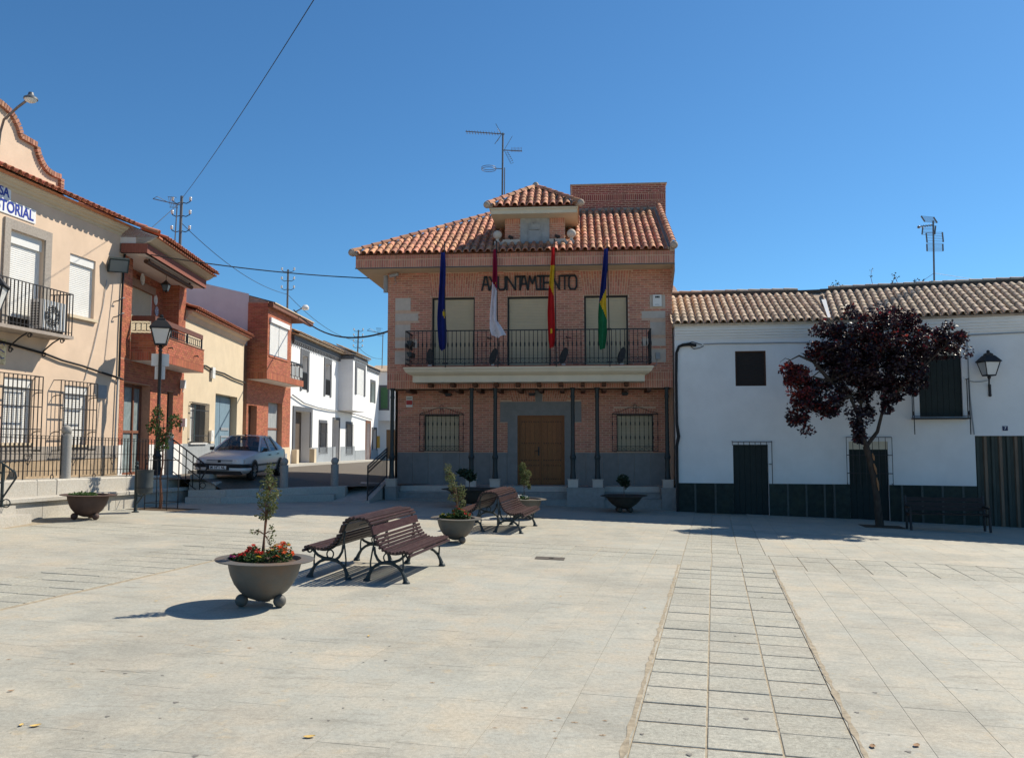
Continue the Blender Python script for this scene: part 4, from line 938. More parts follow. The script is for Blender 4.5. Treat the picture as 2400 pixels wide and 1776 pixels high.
def tiled(F, u0, u1, oe, ze, slope, rows, pitch, expo, tm_, parent, clip=None, nmax=300, mm=None, off=0.):
    Uv_ = Vector((*F.u, 0)); Sv_ = Vector((-F.n[0], -F.n[1], slope)).normalized(); cols = int(round((u1-u0)/pitch)); pt = (u1-u0)/cols
    t = roof_tiles(parent, tm_, F(u0, oe, ze+off), Uv_, Sv_, cols, rows, pt, expo, clip); emit_tiles(t, tm_, parent, nmax)
    c = MB(); channels(c, F(u0, oe, ze+off), Uv_, Sv_, cols, rows, pt, expo, clip); tag(c.build('channel_tiles', mm, parent), kind='stuff')
def planks(F, u0, u1, z0, z1, o, n, material, parent, name='plank', gap=.008):
    for i in range(n):
        mb = MB(F); mb.box(u0+(u1-u0)*i/n+gap/2, u0+(u1-u0)*(i+1)/n-gap/2, o-.03, o, z0, z1); mb.build(name, material, parent)
tmo = tile_mesh(K['oldtile'])
FA = Fr(5.25, 26.2, -8.5); FB = Fr(9.85, 25.51, -16.5)
ha = root('white_house', 'white two-storey house with a small dark window, next to the town hall', 'house', FA(2.3,0,-.2))
aops = [(1.82,2.76,3.78,4.885,.16),(1.70,2.765,-.35,1.94,.18)]
mb = MB(FA); mb.wall(-.05, 4.66, -.5, 5.72, aops); shell(mb, -.05, 4.66, -.5, 5.7, 7); mb.build('wall', K['whitewall'], ha)
mb = MB(FA); mb.prism([(0,5.30),(.05,5.33),(.06,5.42),(.12,5.46),(.13,5.55),(.22,5.60),(.24,5.72),(0,5.72)], 0, 1) if 0 else None
def cornice(F, u0, u1, prof, material, parent, name='cornice'):
    mb = MB(F); A = [mb.pt((u0,o,z)) for o, z in prof]; B = [mb.pt((u1,o,z)) for o, z in prof]
    for i in range(len(prof)-1): mb.fi([A[i], B[i], B[i+1], A[i+1]])
    mb.fi(A[::-1]); mb.fi(B); return mb.build(name, material, parent)
CP = [(0,5.30),(.04,5.30),(.05,5.37),(.085,5.38),(.095,5.45),(.13,5.46),(.14,5.53),(.175,5.54),(.19,5.62),(.22,5.64),(.22,5.72),(0,5.72)]
cornice(FA, -.05, 4.66, CP, K['whitewall'], ha); 
ra = gable_roof(FA, -.1, 4.68, .30, 5.735, .45, 3.4, K['oldtile'], ha)
tiled(FA, -.08, 4.62, .30, 5.74, .45, 9, .232, .395, tmo, ra, lambda u, s: s < 3.15, mm=K['oldtile'])
hip_tiles(ra, tmo, FA(-.1,-3.1,7.24), FA(4.7,-3.1,7.24), .40, lift=.06, s=1.1)
mb = MB(FA); mb.box(-.1, 4.7, -3.25, -2.80, 6.98, 7.27); mb.build('ridge_mortar', mat('shaded ridge mortar', (.085,.07,.058), .95, .3, 12), ra)  # mortar coloured dark to stand for the shaded face under the ridge
K['ridgem'] = bpy.data.materials['shaded ridge mortar']
mb = MB(FA); mb.box(1.82, 2.76, -.13, -.10, 3.78, 4.885); wn = mb.build('window', K['darkwood'], ha)
mb = MB(FA)
for i in range(26): z_ = 3.82+.04*i; mb.face([(1.86,-.07,z_),(2.72,-.07,z_),(2.72,-.085,z_+.034),(1.86,-.085,z_+.034)])
mb.build('blind', K['shade'], wn); mb = MB(FA); mb.box(1.82, 1.86, -.10, -.05, 3.78, 4.885); mb.box(2.72, 2.76, -.10, -.05, 3.78, 4.885); mb.box(1.86, 2.72, -.10, -.05, 4.845, 4.885); mb.build('frame', K['darkwood'], wn)
mb = MB(FA); mb.box(1.70, 2.765, -.18, -.13, -.35, 1.94); dr = mb.build('door', K['greendoor'], ha); planks(FA, 1.72, 2.745, -.35, 1.92, -.10, 6, K['greendoor'], dr)
def plinth(F, u0, u1, zt, ops, slots, parent):
    us = sorted([u0, u1]+[s for s in slots]+[x for q in ops for x in q[:2]])
    for a, b in zip(us, us[1:]):
        if b-a < .03 or any(q[0] <= (a+b)/2 <= q[1] for q in ops): continue
        zg = -.55; z = zg; row = 0
        mb = MB(F); mb.box(a+.004, b-.004, -.02, .028, -.6, zt); mb.build('slate_panel', K['slatewall'], parent)
    for s in slots:
        mb = MB(F); mb.box(s-.03, s+.03, -.02, .045, -.6, zt-.002); mb.build('stone_strip', mat('strip %.2f' % s, (.085,.09,.08), .9, .25, 20, .4, 50), parent)
plinth(FA, -.05, 4.65, .735, [(1.70,2.765)], [.52,1.14,3.32,3.87,4.41], ha)
def grille(F, u0, u1, z0, z1, o, n, parent, hr=(), material=None, w=.018, name='window_grille'):
    m_ = material or K['iron']; mb = MB(F); mb.box(u0, u1, o-.012, o+.012, z1-.02, z1)
    for z_ in hr: mb.box(u0, u1, o-.016, o+.010, z_-.012, z_+.012)
    for u in (u0, u1-.02):
        for z_ in (z1-.01, z0+.02): mb.box(u, u+.02, 0, o-.013, z_-.01, z_+.01)
    g = mb.build(name, m_, parent)
    for i in range(n):
        u = u0+(u1-u0)*i/(n-1); mb = MB(F); mb.box(u-w/2, u+w/2, o-.009, o+.009, z0, z1-.02); mb.build('bar', m_, g)
    return g
mb = MB(FA); mb.box(1.66, 2.87, .10, .12, 2.02, 2.04)
for u in (1.67,1.85,2.02,2.19,2.36,2.53,2.70,2.86): mb.box(u-.009, u+.009, .10, .118, 1.92, 2.02)
for u in (1.66, 2.85): mb.box(u, u+.02, 0, .12, 2.041, 2.055)
mb.box(2.85, 2.87, .10, .12, .74, 2.02); mb.box(2.77, 2.85, .02, .12, 1.33, 1.35); mb.build('door_grille', K['iron'], ha)
# the second white house, bent a little towards the plaza
hb = root('white_house', 'white house with number 7, dark green shutters and a corrugated garage door', 'house', FB(3,0,-.3))
bops = [(.52,1.44,3.75,4.92,.16),(2.52,3.69,2.77,4.95,.16),(.50,1.60,-.6,2.04,.18),(3.97,6.6,-.7,2.21,.16)]
mb = MB(FB); mb.wall(0, 13, -1.0, 5.75, bops); shell(mb, 0, 13, -1.0, 5.7, 7); mb.build('wall', K['whitewall'], hb)
cornice(FB, 0, 13, CP, K['whitewall'], hb)
rb = gable_roof(FB, 0, 13, .30, 5.755, .45, 3.4, K['oldtile'], hb)
tiled(FB, .12, 8, .30, 5.76, .45, 9, .232, .395, tmo, rb, lambda u, s: s < 3.15, mm=K['oldtile'])
tiled(FB, 8, 13, .30, 5.76, .45, 9, .232, .395, tmo, rb, lambda u, s: s < 3.15, nmax=0, mm=K['oldtile'])
hip_tiles(rb, tmo, FB(.3,-3.1,7.26), FB(13,-3.1,7.26), .40, lift=.06, s=1.1)
mb = MB(FB); mb.box(.0, 13, -3.25, -2.80, 7.0, 7.29); mb.build('ridge_mortar', K['ridgem'], rb)
mb = MB(FB); mb.face([(-.02,.32,5.85),(.06,.32,5.85),(.09,-1.6,6.73),(-.05,-1.6,6.73)]); mb.bar(FB(-.14,.3,5.82), FB(-.3,-2.9,7.26), .06) if 0 else None; mb.build('valley_sheet', K['whiteplastic'], rb)
for (a, b, c, d, e), nm in ((bops[0],'window'),(bops[1],'balcony_door')):
    mb = MB(FB); mb.box(a, b, -.16, -.12, c, d); wn = mb.build(nm, K['greendoor'], hb); planks(FB, a+.03, b-.03, c+.02, d-(.33 if nm == 'balcony_door' else .03), -.09, 7, K['greendoor'], wn)
    if nm == 'balcony_door': mb = MB(FB); mb.box(a, b, -.12, -.05, d-.33, d); mb.build('shutter_box', K['cream'], wn)
mb = MB(FB); mb.box(2.28, 3.81, 0, .37, 2.70, 2.745); bl = mb.build('balcony', K['iron'], hb)
mb = MB(FB)
for u in (2.30, 3.79):
    mb.box(u-.012, u+.012, .34, .364, 2.25, 3.90); mb.box(u-.012, u+.012, .002, .34, 3.87, 3.894); mb.box(u-.012, u+.012, .10, .12, 2.746, 3.87)
    for k in range(2): mb.tube([(u, .10+.055*math.cos(t*.45)*(1-t*.03)+.055+.12*k, 2.87+.075*math.sin(t*.45)*(1-t*.03)) for t in range(16)], .008, 5)
mb.build('side_rail', K['iron'], bl)
mb = MB(FB); mb.box(2.30, 3.79, .345, .36, 2.78, 2.80)
mb.build('front_rail', K['iron'], bl)
mb = MB(FB); mb.box(.50, 1.60, -.18, -.13, -.6, 2.04); dr = mb.build('door', K['greendoor'], hb); planks(FB, .52, 1.58, -.6, 1.79, -.10, 6, K['greendoor'], dr)
mb = MB(FB); mb.box(.50, 1.60, -.13, -.06, 1.80, 2.04); mb.build('lintel_panel', K['cream'], dr)
grille(FB, .42, 1.70, .74, 2.18, .13, 8, hb, (1.08, 1.63), name='door_grille', w=.016)
mb = MB(FB); mb.box(3.97, 6.6, -.16, -.12, -.7, 2.21); gd = mb.build('garage_door', K['corr'], hb)
for i in range(13):
    u = 3.99+.2*i; mb = MB(FB); mb.prism([(u,0),(u+.03,.05),(u+.09,.055),(u+.115,0)], 0, 1) if 0 else None
    mb.hexa([(u,-.12,-.7),(u+.12,-.12,-.7),(u+.095,-.055,-.7),(u+.025,-.055,-.7),(u,-.12,2.2),(u+.12,-.12,2.2),(u+.095,-.055,2.2),(u+.025,-.055,2.2)]); mb.build('rib', K['corr2' if i % 2 else 'corr'], gd)
plinth(FB, 0, 3.97, .737, [(.50,1.60)], [.05,1.95,2.5,3.05,3.6], hb)
mb = MB(FB); mb.box(1.7, 3.0, .01, .05, -.2, -.1) if 0 else None
# fill where the two roofs splay apart
def wedge(za, zb, oa, ob, zt):
    return [FA(4.66,oa,za), FB(0.02,oa,za), FB(0.02,ob,zb), FA(4.66,ob,zb)]
mb = MB(); mb.face(wedge(5.74, 7.21, .28, -2.98, 0)); mb.face(wedge(7.21, 5.7, -2.98, -6.3, 0)); mb.face([FA(4.66,0,-.6), FB(0,0,-.6), FB(0,0,5.74), FA(4.66,0,5.74)]); mb.build('roof_wedge', K['oldtile'], hb)
mb = MB(); q = [FA(4.6,-2.80,6.98), FB(.1,-2.80,6.98), FB(.1,-3.25,6.98), FA(4.6,-3.25,6.98)]; mb.hexa(q+[(x, y, 7.272) for x, y, z in q]); mb.build('ridge_wedge', K['ridgem'], hb)
# number plate
npl = root('number_plate', 'small dark blue plate with a white 7 above the garage door', 'sign', FB(4.77,0,2.4))
mb = MB(FB); mb.box(4.70, 4.84, .002, .015, 2.36, 2.495); mb.build('plate', K['darkblue'], npl)
textmesh('7', .13, 'numeral', K['signwhite'], npl, FB(4.77,.017,2.43), (*FB.u,0), (0,0,1), extrude=.001)
# cables along the two white houses
cb = root('wall_cable', 'black cable bundle dropping down the corner of the town hall and white house', 'cable', FA(0,0,0))
mb = MB(FA); mb.tube([(.62,.06,5.08),(.40,.07,5.12),(.20,.07,5.10),(.08,.07,5.05),(.0,.06,4.85),(-.02,.06,4.0),(-.02,.05,2.6),(.03,.05,2.2),(-.03,.05,1.9),(-.03,.05,-.3)], [.05,.055,.05,.045,.045,.04,.045,.055,.045,.04], 8); mb.build('bundle', K['blackcable'], cb)
mb = MB(FA); mb.tube([(.45,.05,5.05),(.55,.05,4.97),(.72,.05,5.0),(.85,.05,5.06)], .012, 5); mb.tube([(.2,.05,5.1),(.5,.04,5.2),(.8,.04,5.1)], .012, 5); mb.build('loose_end', K['blackcable'], cb)
def wallcable(F, pts, r, label, mm='whiteplastic', n=6):
    mb = MB(F); mb.tube(pts, r, n); return tag(mb.build('wall_cable', K[mm]), label, 'cable')
wallcable(FA, [(.85,.03,5.12),(1.5,.03,5.13),(2.4,.035,5.12),(3.3,.03,5.125),(4.6,.03,5.1)], .02, 'pale cable running under the cornice of the house by the town hall', 'greyplastic')
wallcable(FB, [(.05,.03,5.1),(1.2,.03,5.12),(2.6,.03,5.16),(3.6,.03,5.19),(5.2,.03,5.22),(7.8,.03,5.24)], .02, 'pale cable running under the cornice of house number 7', 'greyplastic')
wallcable(FB, [(3.75,.03,5.17),(3.86,.03,5.05),(3.87,.03,4.2),(3.88,.03,3.4),(3.92,.03,2.7),(3.95,.03,2.25)], .018, 'thin grey cable dropping from the cornice beside the wall lantern', 'greyplastic')
wallcable(FB, [(3.88,.03,3.83),(4.0,.04,3.80),(4.2,.05,3.80),(4.38,.06,3.84)], .012, 'short cable looping to the wall lantern', 'greyplastic')
def lantern(mb_iron, mb_glass, c, s=1.0):
    """four-sided lantern with pyramid roof hanging over point c (bottom of the cage)"""
    x, y, z = c; b, t, h = .115*s, .20*s, .36*s
    for sx, sy in ((1,0),(-1,0),(0,1),(0,-1)):
        pass
    cs = [(-1,-1),(1,-1),(1,1),(-1,1)]
    for i in range(4):
        a, d = cs[i], cs[(i+1)%4]
        mb_glass.face([(x+a[0]*b,y+a[1]*b,z),(x+d[0]*b,y+d[1]*b,z),(x+d[0]*t,y+d[1]*t,z+h),(x+a[0]*t,y+a[1]*t,z+h)])
        mb_iron.bar((x+a[0]*b,y+a[1]*b,z),(x+a[0]*t,y+a[1]*t,z+h),.022*s); mb_iron.bar((x+a[0]*b,y+a[1]*b,z),(x+d[0]*b,y+d[1]*b,z),.028*s); mb_iron.bar((x+a[0]*t,y+a[1]*t,z+h),(x+d[0]*t,y+d[1]*t,z+h),.03*s)
    pr = [(t*1.18,h),(t*1.12,h+.03*s),(t*.62,h+.16*s),(t*.42,h+.19*s),(t*.42,h+.22*s),(t*.2,h+.25*s)]
    for (r0, z0), (r1, z1) in zip(pr, pr[1:]):
        for i in range(4):
            a, d = cs[i], cs[(i+1)%4]; mb_iron.face([(x+a[0]*r0,y+a[1]*r0,z+z0),(x+d[0]*r0,y+d[1]*r0,z+z0),(x+d[0]*r1,y+d[1]*r1,z+z1),(x+a[0]*r1,y+a[1]*r1,z+z1)])
    mb_iron.ball((x,y,z+h+.28*s), .045*s, 8); mb_iron.box(x-b, x+b, y-b, y+b, z-.02*s, z-.002)
    mb_iron.lathe([(0,-.10*s),(.03*s,-.10*s),(.05*s,-.05*s),(.035*s,-.02*s)], (x,y,z), 8)
wl = root('wall_lantern', 'black wall lantern with milky panes on the white house right of the plum tree', 'lantern', FB(4.35,0,3.5))
c = FB(4.31,.42,3.96); mi, mg = MB(), MB(); lantern(mi, mg, c, 1.08)
mi.tube([FB(4.40,.0,3.60), FB(4.38,.12,3.70), FB(4.33,.3,3.72), FB(4.31,.42,3.86)], .022, 6); mi.build('cage', K['iron'], wl); mg.build('glass', K['lampglass'], wl)
mb = MB(FB); mb.tube([(4.41,.02,3.42),(4.41,.02,3.72)], .04, 8); mb.ball((4.41,.03,3.40), .045, 8); mb.build('wall_plate', K['iron'], wl)
# white stair wall sliver and roof aerial behind the white houses
mb = MB(FA); mb.prism([(-.3,7.0),(.55,7.0),(.22,7.72),(-.3,8.35)], -4.2, -6.5); tag(mb.build('parapet_wall', K['whitewall2']), 'sliver of white sloping wall between the town hall and the tiled roof', 'wall')
ar = root('roof_aerial', 'television aerial with flat grid panels on the white house roof', 'aerial', (14.24, 27.5, 6.8))
mb = MB(); mb.tube([(14.23,27.5,6.6),(14.29,27.5,9.5)], .03, 8); mb.build('mast', K['galv'], ar)
mb = MB(); Y = 27.5; mb.bar((13.68,Y-.25,9.22),(14.3,Y,9.36),.03); mb.ball((13.66,Y-.26,9.21), .05, 6)
for k in range(6): p = Vector((13.72,Y-.23,9.23)).lerp(Vector((14.2,Y-.04,9.34)), k/5); mb.bar(p-Vector((0,.08,.06)), p+Vector((0,.08,.06)), .012)
mb.build('yagi', K['galv'], ar)
mb = MB()
for (x0, z0, x1, z1, dx, dz) in ((13.88,9.66,14.3,9.62,.12,-.2),(13.93,9.32,14.36,9.32,-.04,-.3),(14.03,9.08,14.58,9.1,.02,-.34),(14.04,8.7,14.58,8.7,0,-.25)):
    n = 7
    for k in range(n): t = k/(n-1); mb.bar((x0+dx*t,Y,z0+dz*t),(x1+dx*t,Y,z1+dz*t),.010)
    for x in (x0, x1): z = z0 if x == x0 else z1; mb.bar((x,Y-.01,z),(x+dx,Y-.01,z+dz),.035)
mb.build('grid_panel', K['galv'], ar)
mb = MB(); mb.tube([(14.25,27.5,7.7),(13.6,27.9,7.2)], .006, 4); mb.tube([(14.25,27.5,7.7),(15.9,27.2,7.35)], .006, 4); mb.build('guy_wire', K['galv'], ar)
# weeds growing on the ridge
wd = root('roof_weeds', 'thin weeds sprouting on the ridge of the white house roof', 'weeds', FB(1.2,-3.2,7.3)); wr = random.Random(5)
mb = MB(); lv = MB()
for u, h in ((.4,.2),(.7,.22),(1.75,.62),(2.3,.35),(2.55,.42),(3.0,.2),(3.3,.15)):
    p0 = Vector(FB(u,-3.15,7.3)); p1 = p0+Vector((wr.uniform(-.1,.1),0,h*.6)); p2 = p1+Vector((wr.uniform(-.15,.15),0,h*.4)); mb.tube([p0,p1,p2], [.01,.008,.005], 4); leaves(lv, [(tuple(p2),(.09,.09,.07),9),(tuple(p1),(.06,.06,.05),4)], .07, 1, rg=wr)
mb.build('stems', K['stem'], wd); lv.build('leaves', K['leafdark'], wd)

# ================================================================ houses on the left
# 1. beige house with the enamel sign
F1 = Fr(-11.4, 23.9, 82.5); tmr = tile_mesh(K['redtile'])
h1 = root('beige_house', 'beige rendered house with curved brick-edged gable, balcony and blue-lettered sign', 'house', F1(-3,0,1.15))
o1 = [(-4.57,-3.37,4.78,7.12,.26),(-2.37,-1.30,5.40,7.03,.24),(-4.53,-3.56,2.02,3.585,.24),(-2.40,-1.40,1.96,3.53,.24)]
mb = MB(F1); mb.wall(-9, 0, 1.0, 8.28, o1); shell(mb, -9, 0, 1.0, 8.1, 8); mb.build('wall', K['beige'], h1)
mb = MB(F1); mb.box(-9, -.02, 0, .02, 1.0, 1.56)
mb.build('plinth', mat('ochre plinth', (.40,.30,.20), .9, .2, 4, .3, 40, stain=.4), h1)
for i in range(9):
    mb = MB(F1); mb.box(-5.6+.62*i+.004, -5.6+.62*(i+1)-.004, 0, .03, 1.585, 1.93); mb.build('plinth_block', K['stonetrim'], h1)
for i in range(9):
    mb = MB(F1); mb.box(-5.6+.62*i+.004, -5.6+.62*(i+1)-.004, .02, .034, 1.12, 1.565); mb.build('plinth_block', bpy.data.materials['ochre plinth'], h1)
cornice(F1, -9, .03, [(0,8.03),(.02,8.04),(.04,8.10),(.09,8.12),(.12,8.17),(.17,8.19),(.20,8.24),(.24,8.25),(.24,8.28),(0,8.28)], K['beige2'], h1)
mb = MB(F1); mb.face([(-9,.38,8.30),(.05,.38,8.30),(.05,-.06,8.48),(-9,-.06,8.48)]); mb.face([(-9,.38,8.30),(.05,.38,8.30),(.05,.2,8.275),(-9,.2,8.275)]); r1 = mb.build('roof', K['redtile'], h1)
tiled(F1, -6.4, .02, .41, 8.315, .42, 2, .232, .34, tmr, r1, None, mm=K['redtile'])
mb = MB(F1); mb.face([(-9,-.055,8.475),(.02,-.055,8.475),(.02,-4,8.6),(-9,-4,8.6)]); mb.face([(-9,-8,8.),(.02,-8,8.),(.02,-4,8.6),(-9,-4,8.6)]); mb.build('back_roof', K['redtile'], h1)
K['edgebrick'] = mat('weathered edging brick', (.36,.175,.115), .85, .15, 8, .3, 60, .25)
# curved gable with brick edging
half = [(-2.85,8.40),(-2.85,8.90),(-3.05,8.88),(-3.25,8.89),(-3.42,8.94),(-3.55,9.03),(-3.66,9.15),(-3.74,9.27),(-3.78,9.36),(-3.78,9.42),(-4.33,9.45),(-4.36,9.52),(-4.44,9.66),(-4.56,9.79),(-4.72,9.90),(-4.95,9.97),(-5.2,10.0)]
full_ = half+[(-10.4-u, z) for u, z in half[::-1]]
mb = MB(F1); mb.prism(full_, -.06, -.36); gb = mb.build('gable', K['beige'], h1)
mdist = 0; prev = Vector((half[0][0], half[0][1])); acc = []
for q in half[1:]+[(-10.4-u, z) for u, z in half[::-1][1:]]:
    q = Vector(q); L_ = (q-prev).length; n_ = max(1, round(L_/.085))
    for k in range(n_): acc.append((prev.lerp(q, k/n_), prev.lerp(q, (k+1)/n_)))
    prev = q
for a, b in acc:
    if a.x < -6.2: continue
    d = (b-a).normalized(); nrm = Vector((d.y, -d.x)); 
    if nrm.y < -.2 or (abs(nrm.y) < .2 and nrm.x < 0): nrm = -nrm
    g = d*.008; q = [a+g-nrm*.03, b-g-nrm*.03, b-g+nrm*.10, a+g+nrm*.10]
    mb = MB(F1); mb.hexa([(p.x, -.39, p.y) for p in q]+[(p.x, .03, p.y) for p in q]); mb.build('edge_brick', K['edgebrick'], gb)
# windows
def rollwin(F, op, parent, boxh=.2, so=None, sm='whiteshutter', gap=0, fr='whiteplastic', gm='pane'):
    a, b, c, d, e = op; mb = MB(F); mb.box(a, b, -e-.03, -e, c, d); wn = mb.build('window', K['pane' if gm == 'pane' else gm], parent)
    shutter(F, a+.03, b-.03, c+gap, d-boxh, -e+.14, K[sm], wn)
    mb = MB(F); mb.box(a, a+.03, -e, -e+.15, c, d-boxh); mb.box(b-.03, b, -e, -e+.15, c, d-boxh); mb.build('frame', K[fr], wn)
    if boxh: mb = MB(F); mb.box(a+.002, b-.002, -e, -e+.20, d-boxh, d-.002); mb.build('shutter_box', K['whiteplastic'], wn)
    return wn
rollwin(F1, o1[0], h1, .30, gap=.28); rollwin(F1, o1[1], h1, .22); rollwin(F1, o1[2], h1, .22); rollwin(F1, o1[3], h1, .22)
a, b, c, d = -4.77, -3.14, 4.7, 7.36
for q in ((a, -4.57, c, d), (-3.37, b, c, d), (-4.569, -3.371, 7.12, d)): mb = MB(F1); mb.box(q[0], q[1], 0, .05, q[2], q[3]); mb.build('door_surround', K['stonetrim'], h1)
mb = MB(F1); mb.box(-2.45, -1.22, 0, .09, 5.32, 5.395); mb.build('window_sill', K['beige2'], h1)
for a, b, z_ in ((-4.6,-3.5,2.02),(-2.47,-1.33,1.96)): mb = MB(F1); mb.box(a, b, 0, .07, z_-.06, z_-.002); mb.build('window_sill', K['beige2'], h1)
for (u0, u1, z0, z1) in ((-4.95,-3.49,1.80,3.66),(-2.82,-1.34,1.80,3.63)):
    g = grille(F1, u0, u1, z0, z1, .22, 11, h1, (z0+.04, z0+.55, z0+1.1, z1-.35), w=.02)
    mb = MB(F1)
    for u in (u0, u1-.02):
        for z_ in (z0+.5, z1-.4): mb.tube([(u+.01,.0,z_-.03),(u+.01,.09,z_),(u+.01,.2,z_)], .014, 5)
    mb.build('stay', K['iron'], g)
# balcony with railing and brackets
mb = MB(F1); mb.box(-7.2, -3.02, 0, .66, 4.63, 4.71); bl1 = mb.build('balcony', mat('grey balcony slab', (.33,.28,.24), .9, .15, 8), h1)
mb = MB(F1); mb.box(-7.2, -3.04, .61, .63, 5.765, 5.79); mb.box(-3.06, -3.04, .0, .609, 5.765, 5.79); mb.box(-7.2, -3.04, .612, .628, 4.78, 4.795); mb.build('handrail', K['iron'], bl1)
for i in range(35): u = -7.15+4.1*i/34; mb = MB(F1); mb.box(u-.01, u+.01, .61, .63, 4.71, 5.765); mb.build('bar', K['iron'], bl1)
for i in range(4): mb = MB(F1); mb.box(-3.06, -3.042, .10+.12*i, .118+.12*i, 4.71, 5.765); mb.build('bar', K['iron'], bl1)
for u in (-4.45, -3.3):
    mb = MB(F1); mb.tube([(u,.02,4.28),(u,.10,4.36),(u,.30,4.52),(u,.48,4.62)], .018, 6)
    for cz, cy in ((4.22,.07),(4.56,.55)):
        mb.tube([(u, cy+.065*(1-t*.04)*math.cos(t*.5), cz+.065*(1-t*.04)*math.sin(t*.5)) for t in range(16)], .014, 5)
    mb.build('bracket', K['iron'], bl1)
ac = root('air_conditioner', 'white air conditioner unit with round fan on the beige house balcony', 'air conditioner', F1(-3.5,.4,4.72))
mb = MB(F1); mb.box(-3.98, -3.08, .16, .48, 4.80, 5.52); mb.build('case', K['whiteplastic'], ac)
mb = MB(F1)
for i in range(9):
    for k in range(3): mb.box(-3.986, -3.981, .19+.085*k, .25+.085*k, 4.88+.065*i, 4.92+.065*i)
mb.build('side_vents', K['blackplastic'], ac)
mb = MB(F1); cc = (-3.60,.485,5.14); rr = [mb.pt((cc[0]+.27*math.cos(2*math.pi*i/24), cc[1], cc[2]+.27*math.sin(2*math.pi*i/24))) for i in range(24)]; mb.fi(rr); mb.build('fan_opening', K['blackplastic'], ac)
mb = MB(F1)
for r_ in (.09,.14,.19,.24,.27): mb.tube([(cc[0]+r_*math.cos(t*math.pi/10), .492, cc[2]+r_*math.sin(t*math.pi/10)) for t in range(21)], .007, 4)
for i in range(12): t = 2*math.pi*i/12; mb.bar((cc[0]+.06*math.cos(t),.492,cc[2]+.06*math.sin(t)),(cc[0]+.27*math.cos(t),.492,cc[2]+.27*math.sin(t)),.008)
mb.tube([(cc[0],.485,cc[2]),(cc[0],.50,cc[2])], .075, 12); mb.build('fan_guard', K['whiteplastic'], ac)
mb = MB(F1)
for u in (-3.9,-3.2): mb.box(u-.03, u+.03, .17, .47, 4.712, 4.80)
mb.build('foot', K['blackplastic'], ac)
# enamel sign
sg = root('enamel_sign', 'white enamel sign with blue letters CASA CONSISTORIAL on the beige house', 'sign', F1(-4.8,0,7.8))
mb = MB(F1); mb.box(-5.42, -4.60, 0, .02, 7.79, 8.10); mb.build('upper_plate', K['signwhite'], sg); mb = MB(F1); mb.box(-6.12, -3.74, 0, .024, 7.445, 7.825-.04); mb.build('lower_plate', K['signwhite'], sg)
textmesh('CASA', .33, 'lettering', K['blueletter'], sg, F1(-5.01,.024,7.945), (*F1.u,0), (0,0,1), extrude=.002, fit=.70, offset=.009)
textmesh('CONSISTORIAL', .37, 'lettering', K['blueletter'], sg, F1(-4.93,.028,7.61), (*F1.u,0), (0,0,1), extrude=.002, fit=2.22, offset=.009)
tp = root('ceramic_panel', 'small painted ceramic tile panel under the balcony at the left edge', 'tile panel', F1(-4.7,0,4.1))
mb = MB(F1); mb.box(-5.25, -4.53, 0, .02, 3.86, 4.46); mb.build('tiles', mat('painted ceramic', (.62,.40,.14), .3, .5, 9, col2=(.70,.58,.36), stain=.6, stain_col=(.35,.06,.03)), tp)
mb = MB(F1)
for k in range(3): mb.tube([(-5.15+.07*i, .024, 4.34-.16*k+.03*math.sin(i*2.1+k)) for i in range(9)], .012, 4)
mb.build('script', K['blueletter'], tp)
fl1 = root('floodlight', 'large square floodlight on the corner of the beige house', 'floodlight', F1(-1.1,.4,7))
fc = Vector(F1(-.66,.26,7.06)); ax = Vector((.70,.70,.12)).normalized(); nn = Vector((.50,-.60,-.50)).normalized(); ax = (ax-nn*ax.dot(nn)).normalized(); ay = nn.cross(ax)
def orient(mb, p, hx, hy, hz): mb.hexa([p+ax*(sx*hx)+ay*(sy*hy)+nn*(sz*hz) for sz in (-1, 1) for sx, sy in ((-1,-1),(1,-1),(1,1),(-1,1))])
mb = MB(); orient(mb, fc, .27, .21, .06); mb.build('housing', K['greeniron'], fl1); mb = MB(); orient(mb, fc+nn*.062, .23, .17, .006); mb.build('glass', K['darkglass'], fl1)
mb = MB(); mb.bar(F1(-.75,0,7.06), fc-nn*.05, .05); mb.ball(fc-nn*.1, .09, 8); mb.build('arm', K['iron'], fl1)
sl1 = root('street_light', 'curved-arm street light above the brick-edged gable', 'street light', F1(-5,0,9.5))
mb = MB(F1); mb.tube([(-5.03,-.0,9.0),(-5.06,.05,9.3),(-5.15,.2,9.55),(-5.4,.75,9.72),(-5.62,1.2,9.80)], .028, 8); mb.build('arm', K['galv'], sl1)
c = F1(-5.66,1.27,9.80); mb = MB(); mb.lathe([(0,.13),(.05,.12),(.065,.06),(.08,.04),(.145,.0),(.15,-.04),(0,-.04)], c, 14); mb.build('shade', K['galv'], sl1); mb = MB(); mb.lathe([(.13,-.04),(.115,-.08),(.06,-.11),(0,-.12)], c, 12); mb.build('lens', K['lampglass'], sl1)
wallcable(F1, [(-6,.04,4.45),(-4.4,.05,4.36),(-3.2,.05,4.25),(-2.6,.06,4.15),(-1.8,.06,4.08),(-.9,.07,3.96),(-.25,.08,3.88),(0,.1,3.84)], .03, 'dark cable sagging along the beige house below its balcony', 'blackcable')
wallcable(F1, [(-.12,.05,3.9),(-.13,.05,5.2),(-.11,.05,6.2),(-.08,.05,7.3),(-.03,.06,7.75)], .03, 'black cable climbing the corner of the beige house', 'blackcable')
wallcable(F1, [(-.22,.05,1.2),(-.2,.05,2.6),(-.18,.05,3.85)], .025, 'pale conduit rising from the terrace at the beige house corner', 'greyplastic')
wallcable(F1, [(-1.62,.02,3.7),(-1.3,.025,4.6),(-.95,.02,5.8),(-.82,.03,6.6)], .012, 'thin wire running up to the large square floodlight', 'greyplastic')
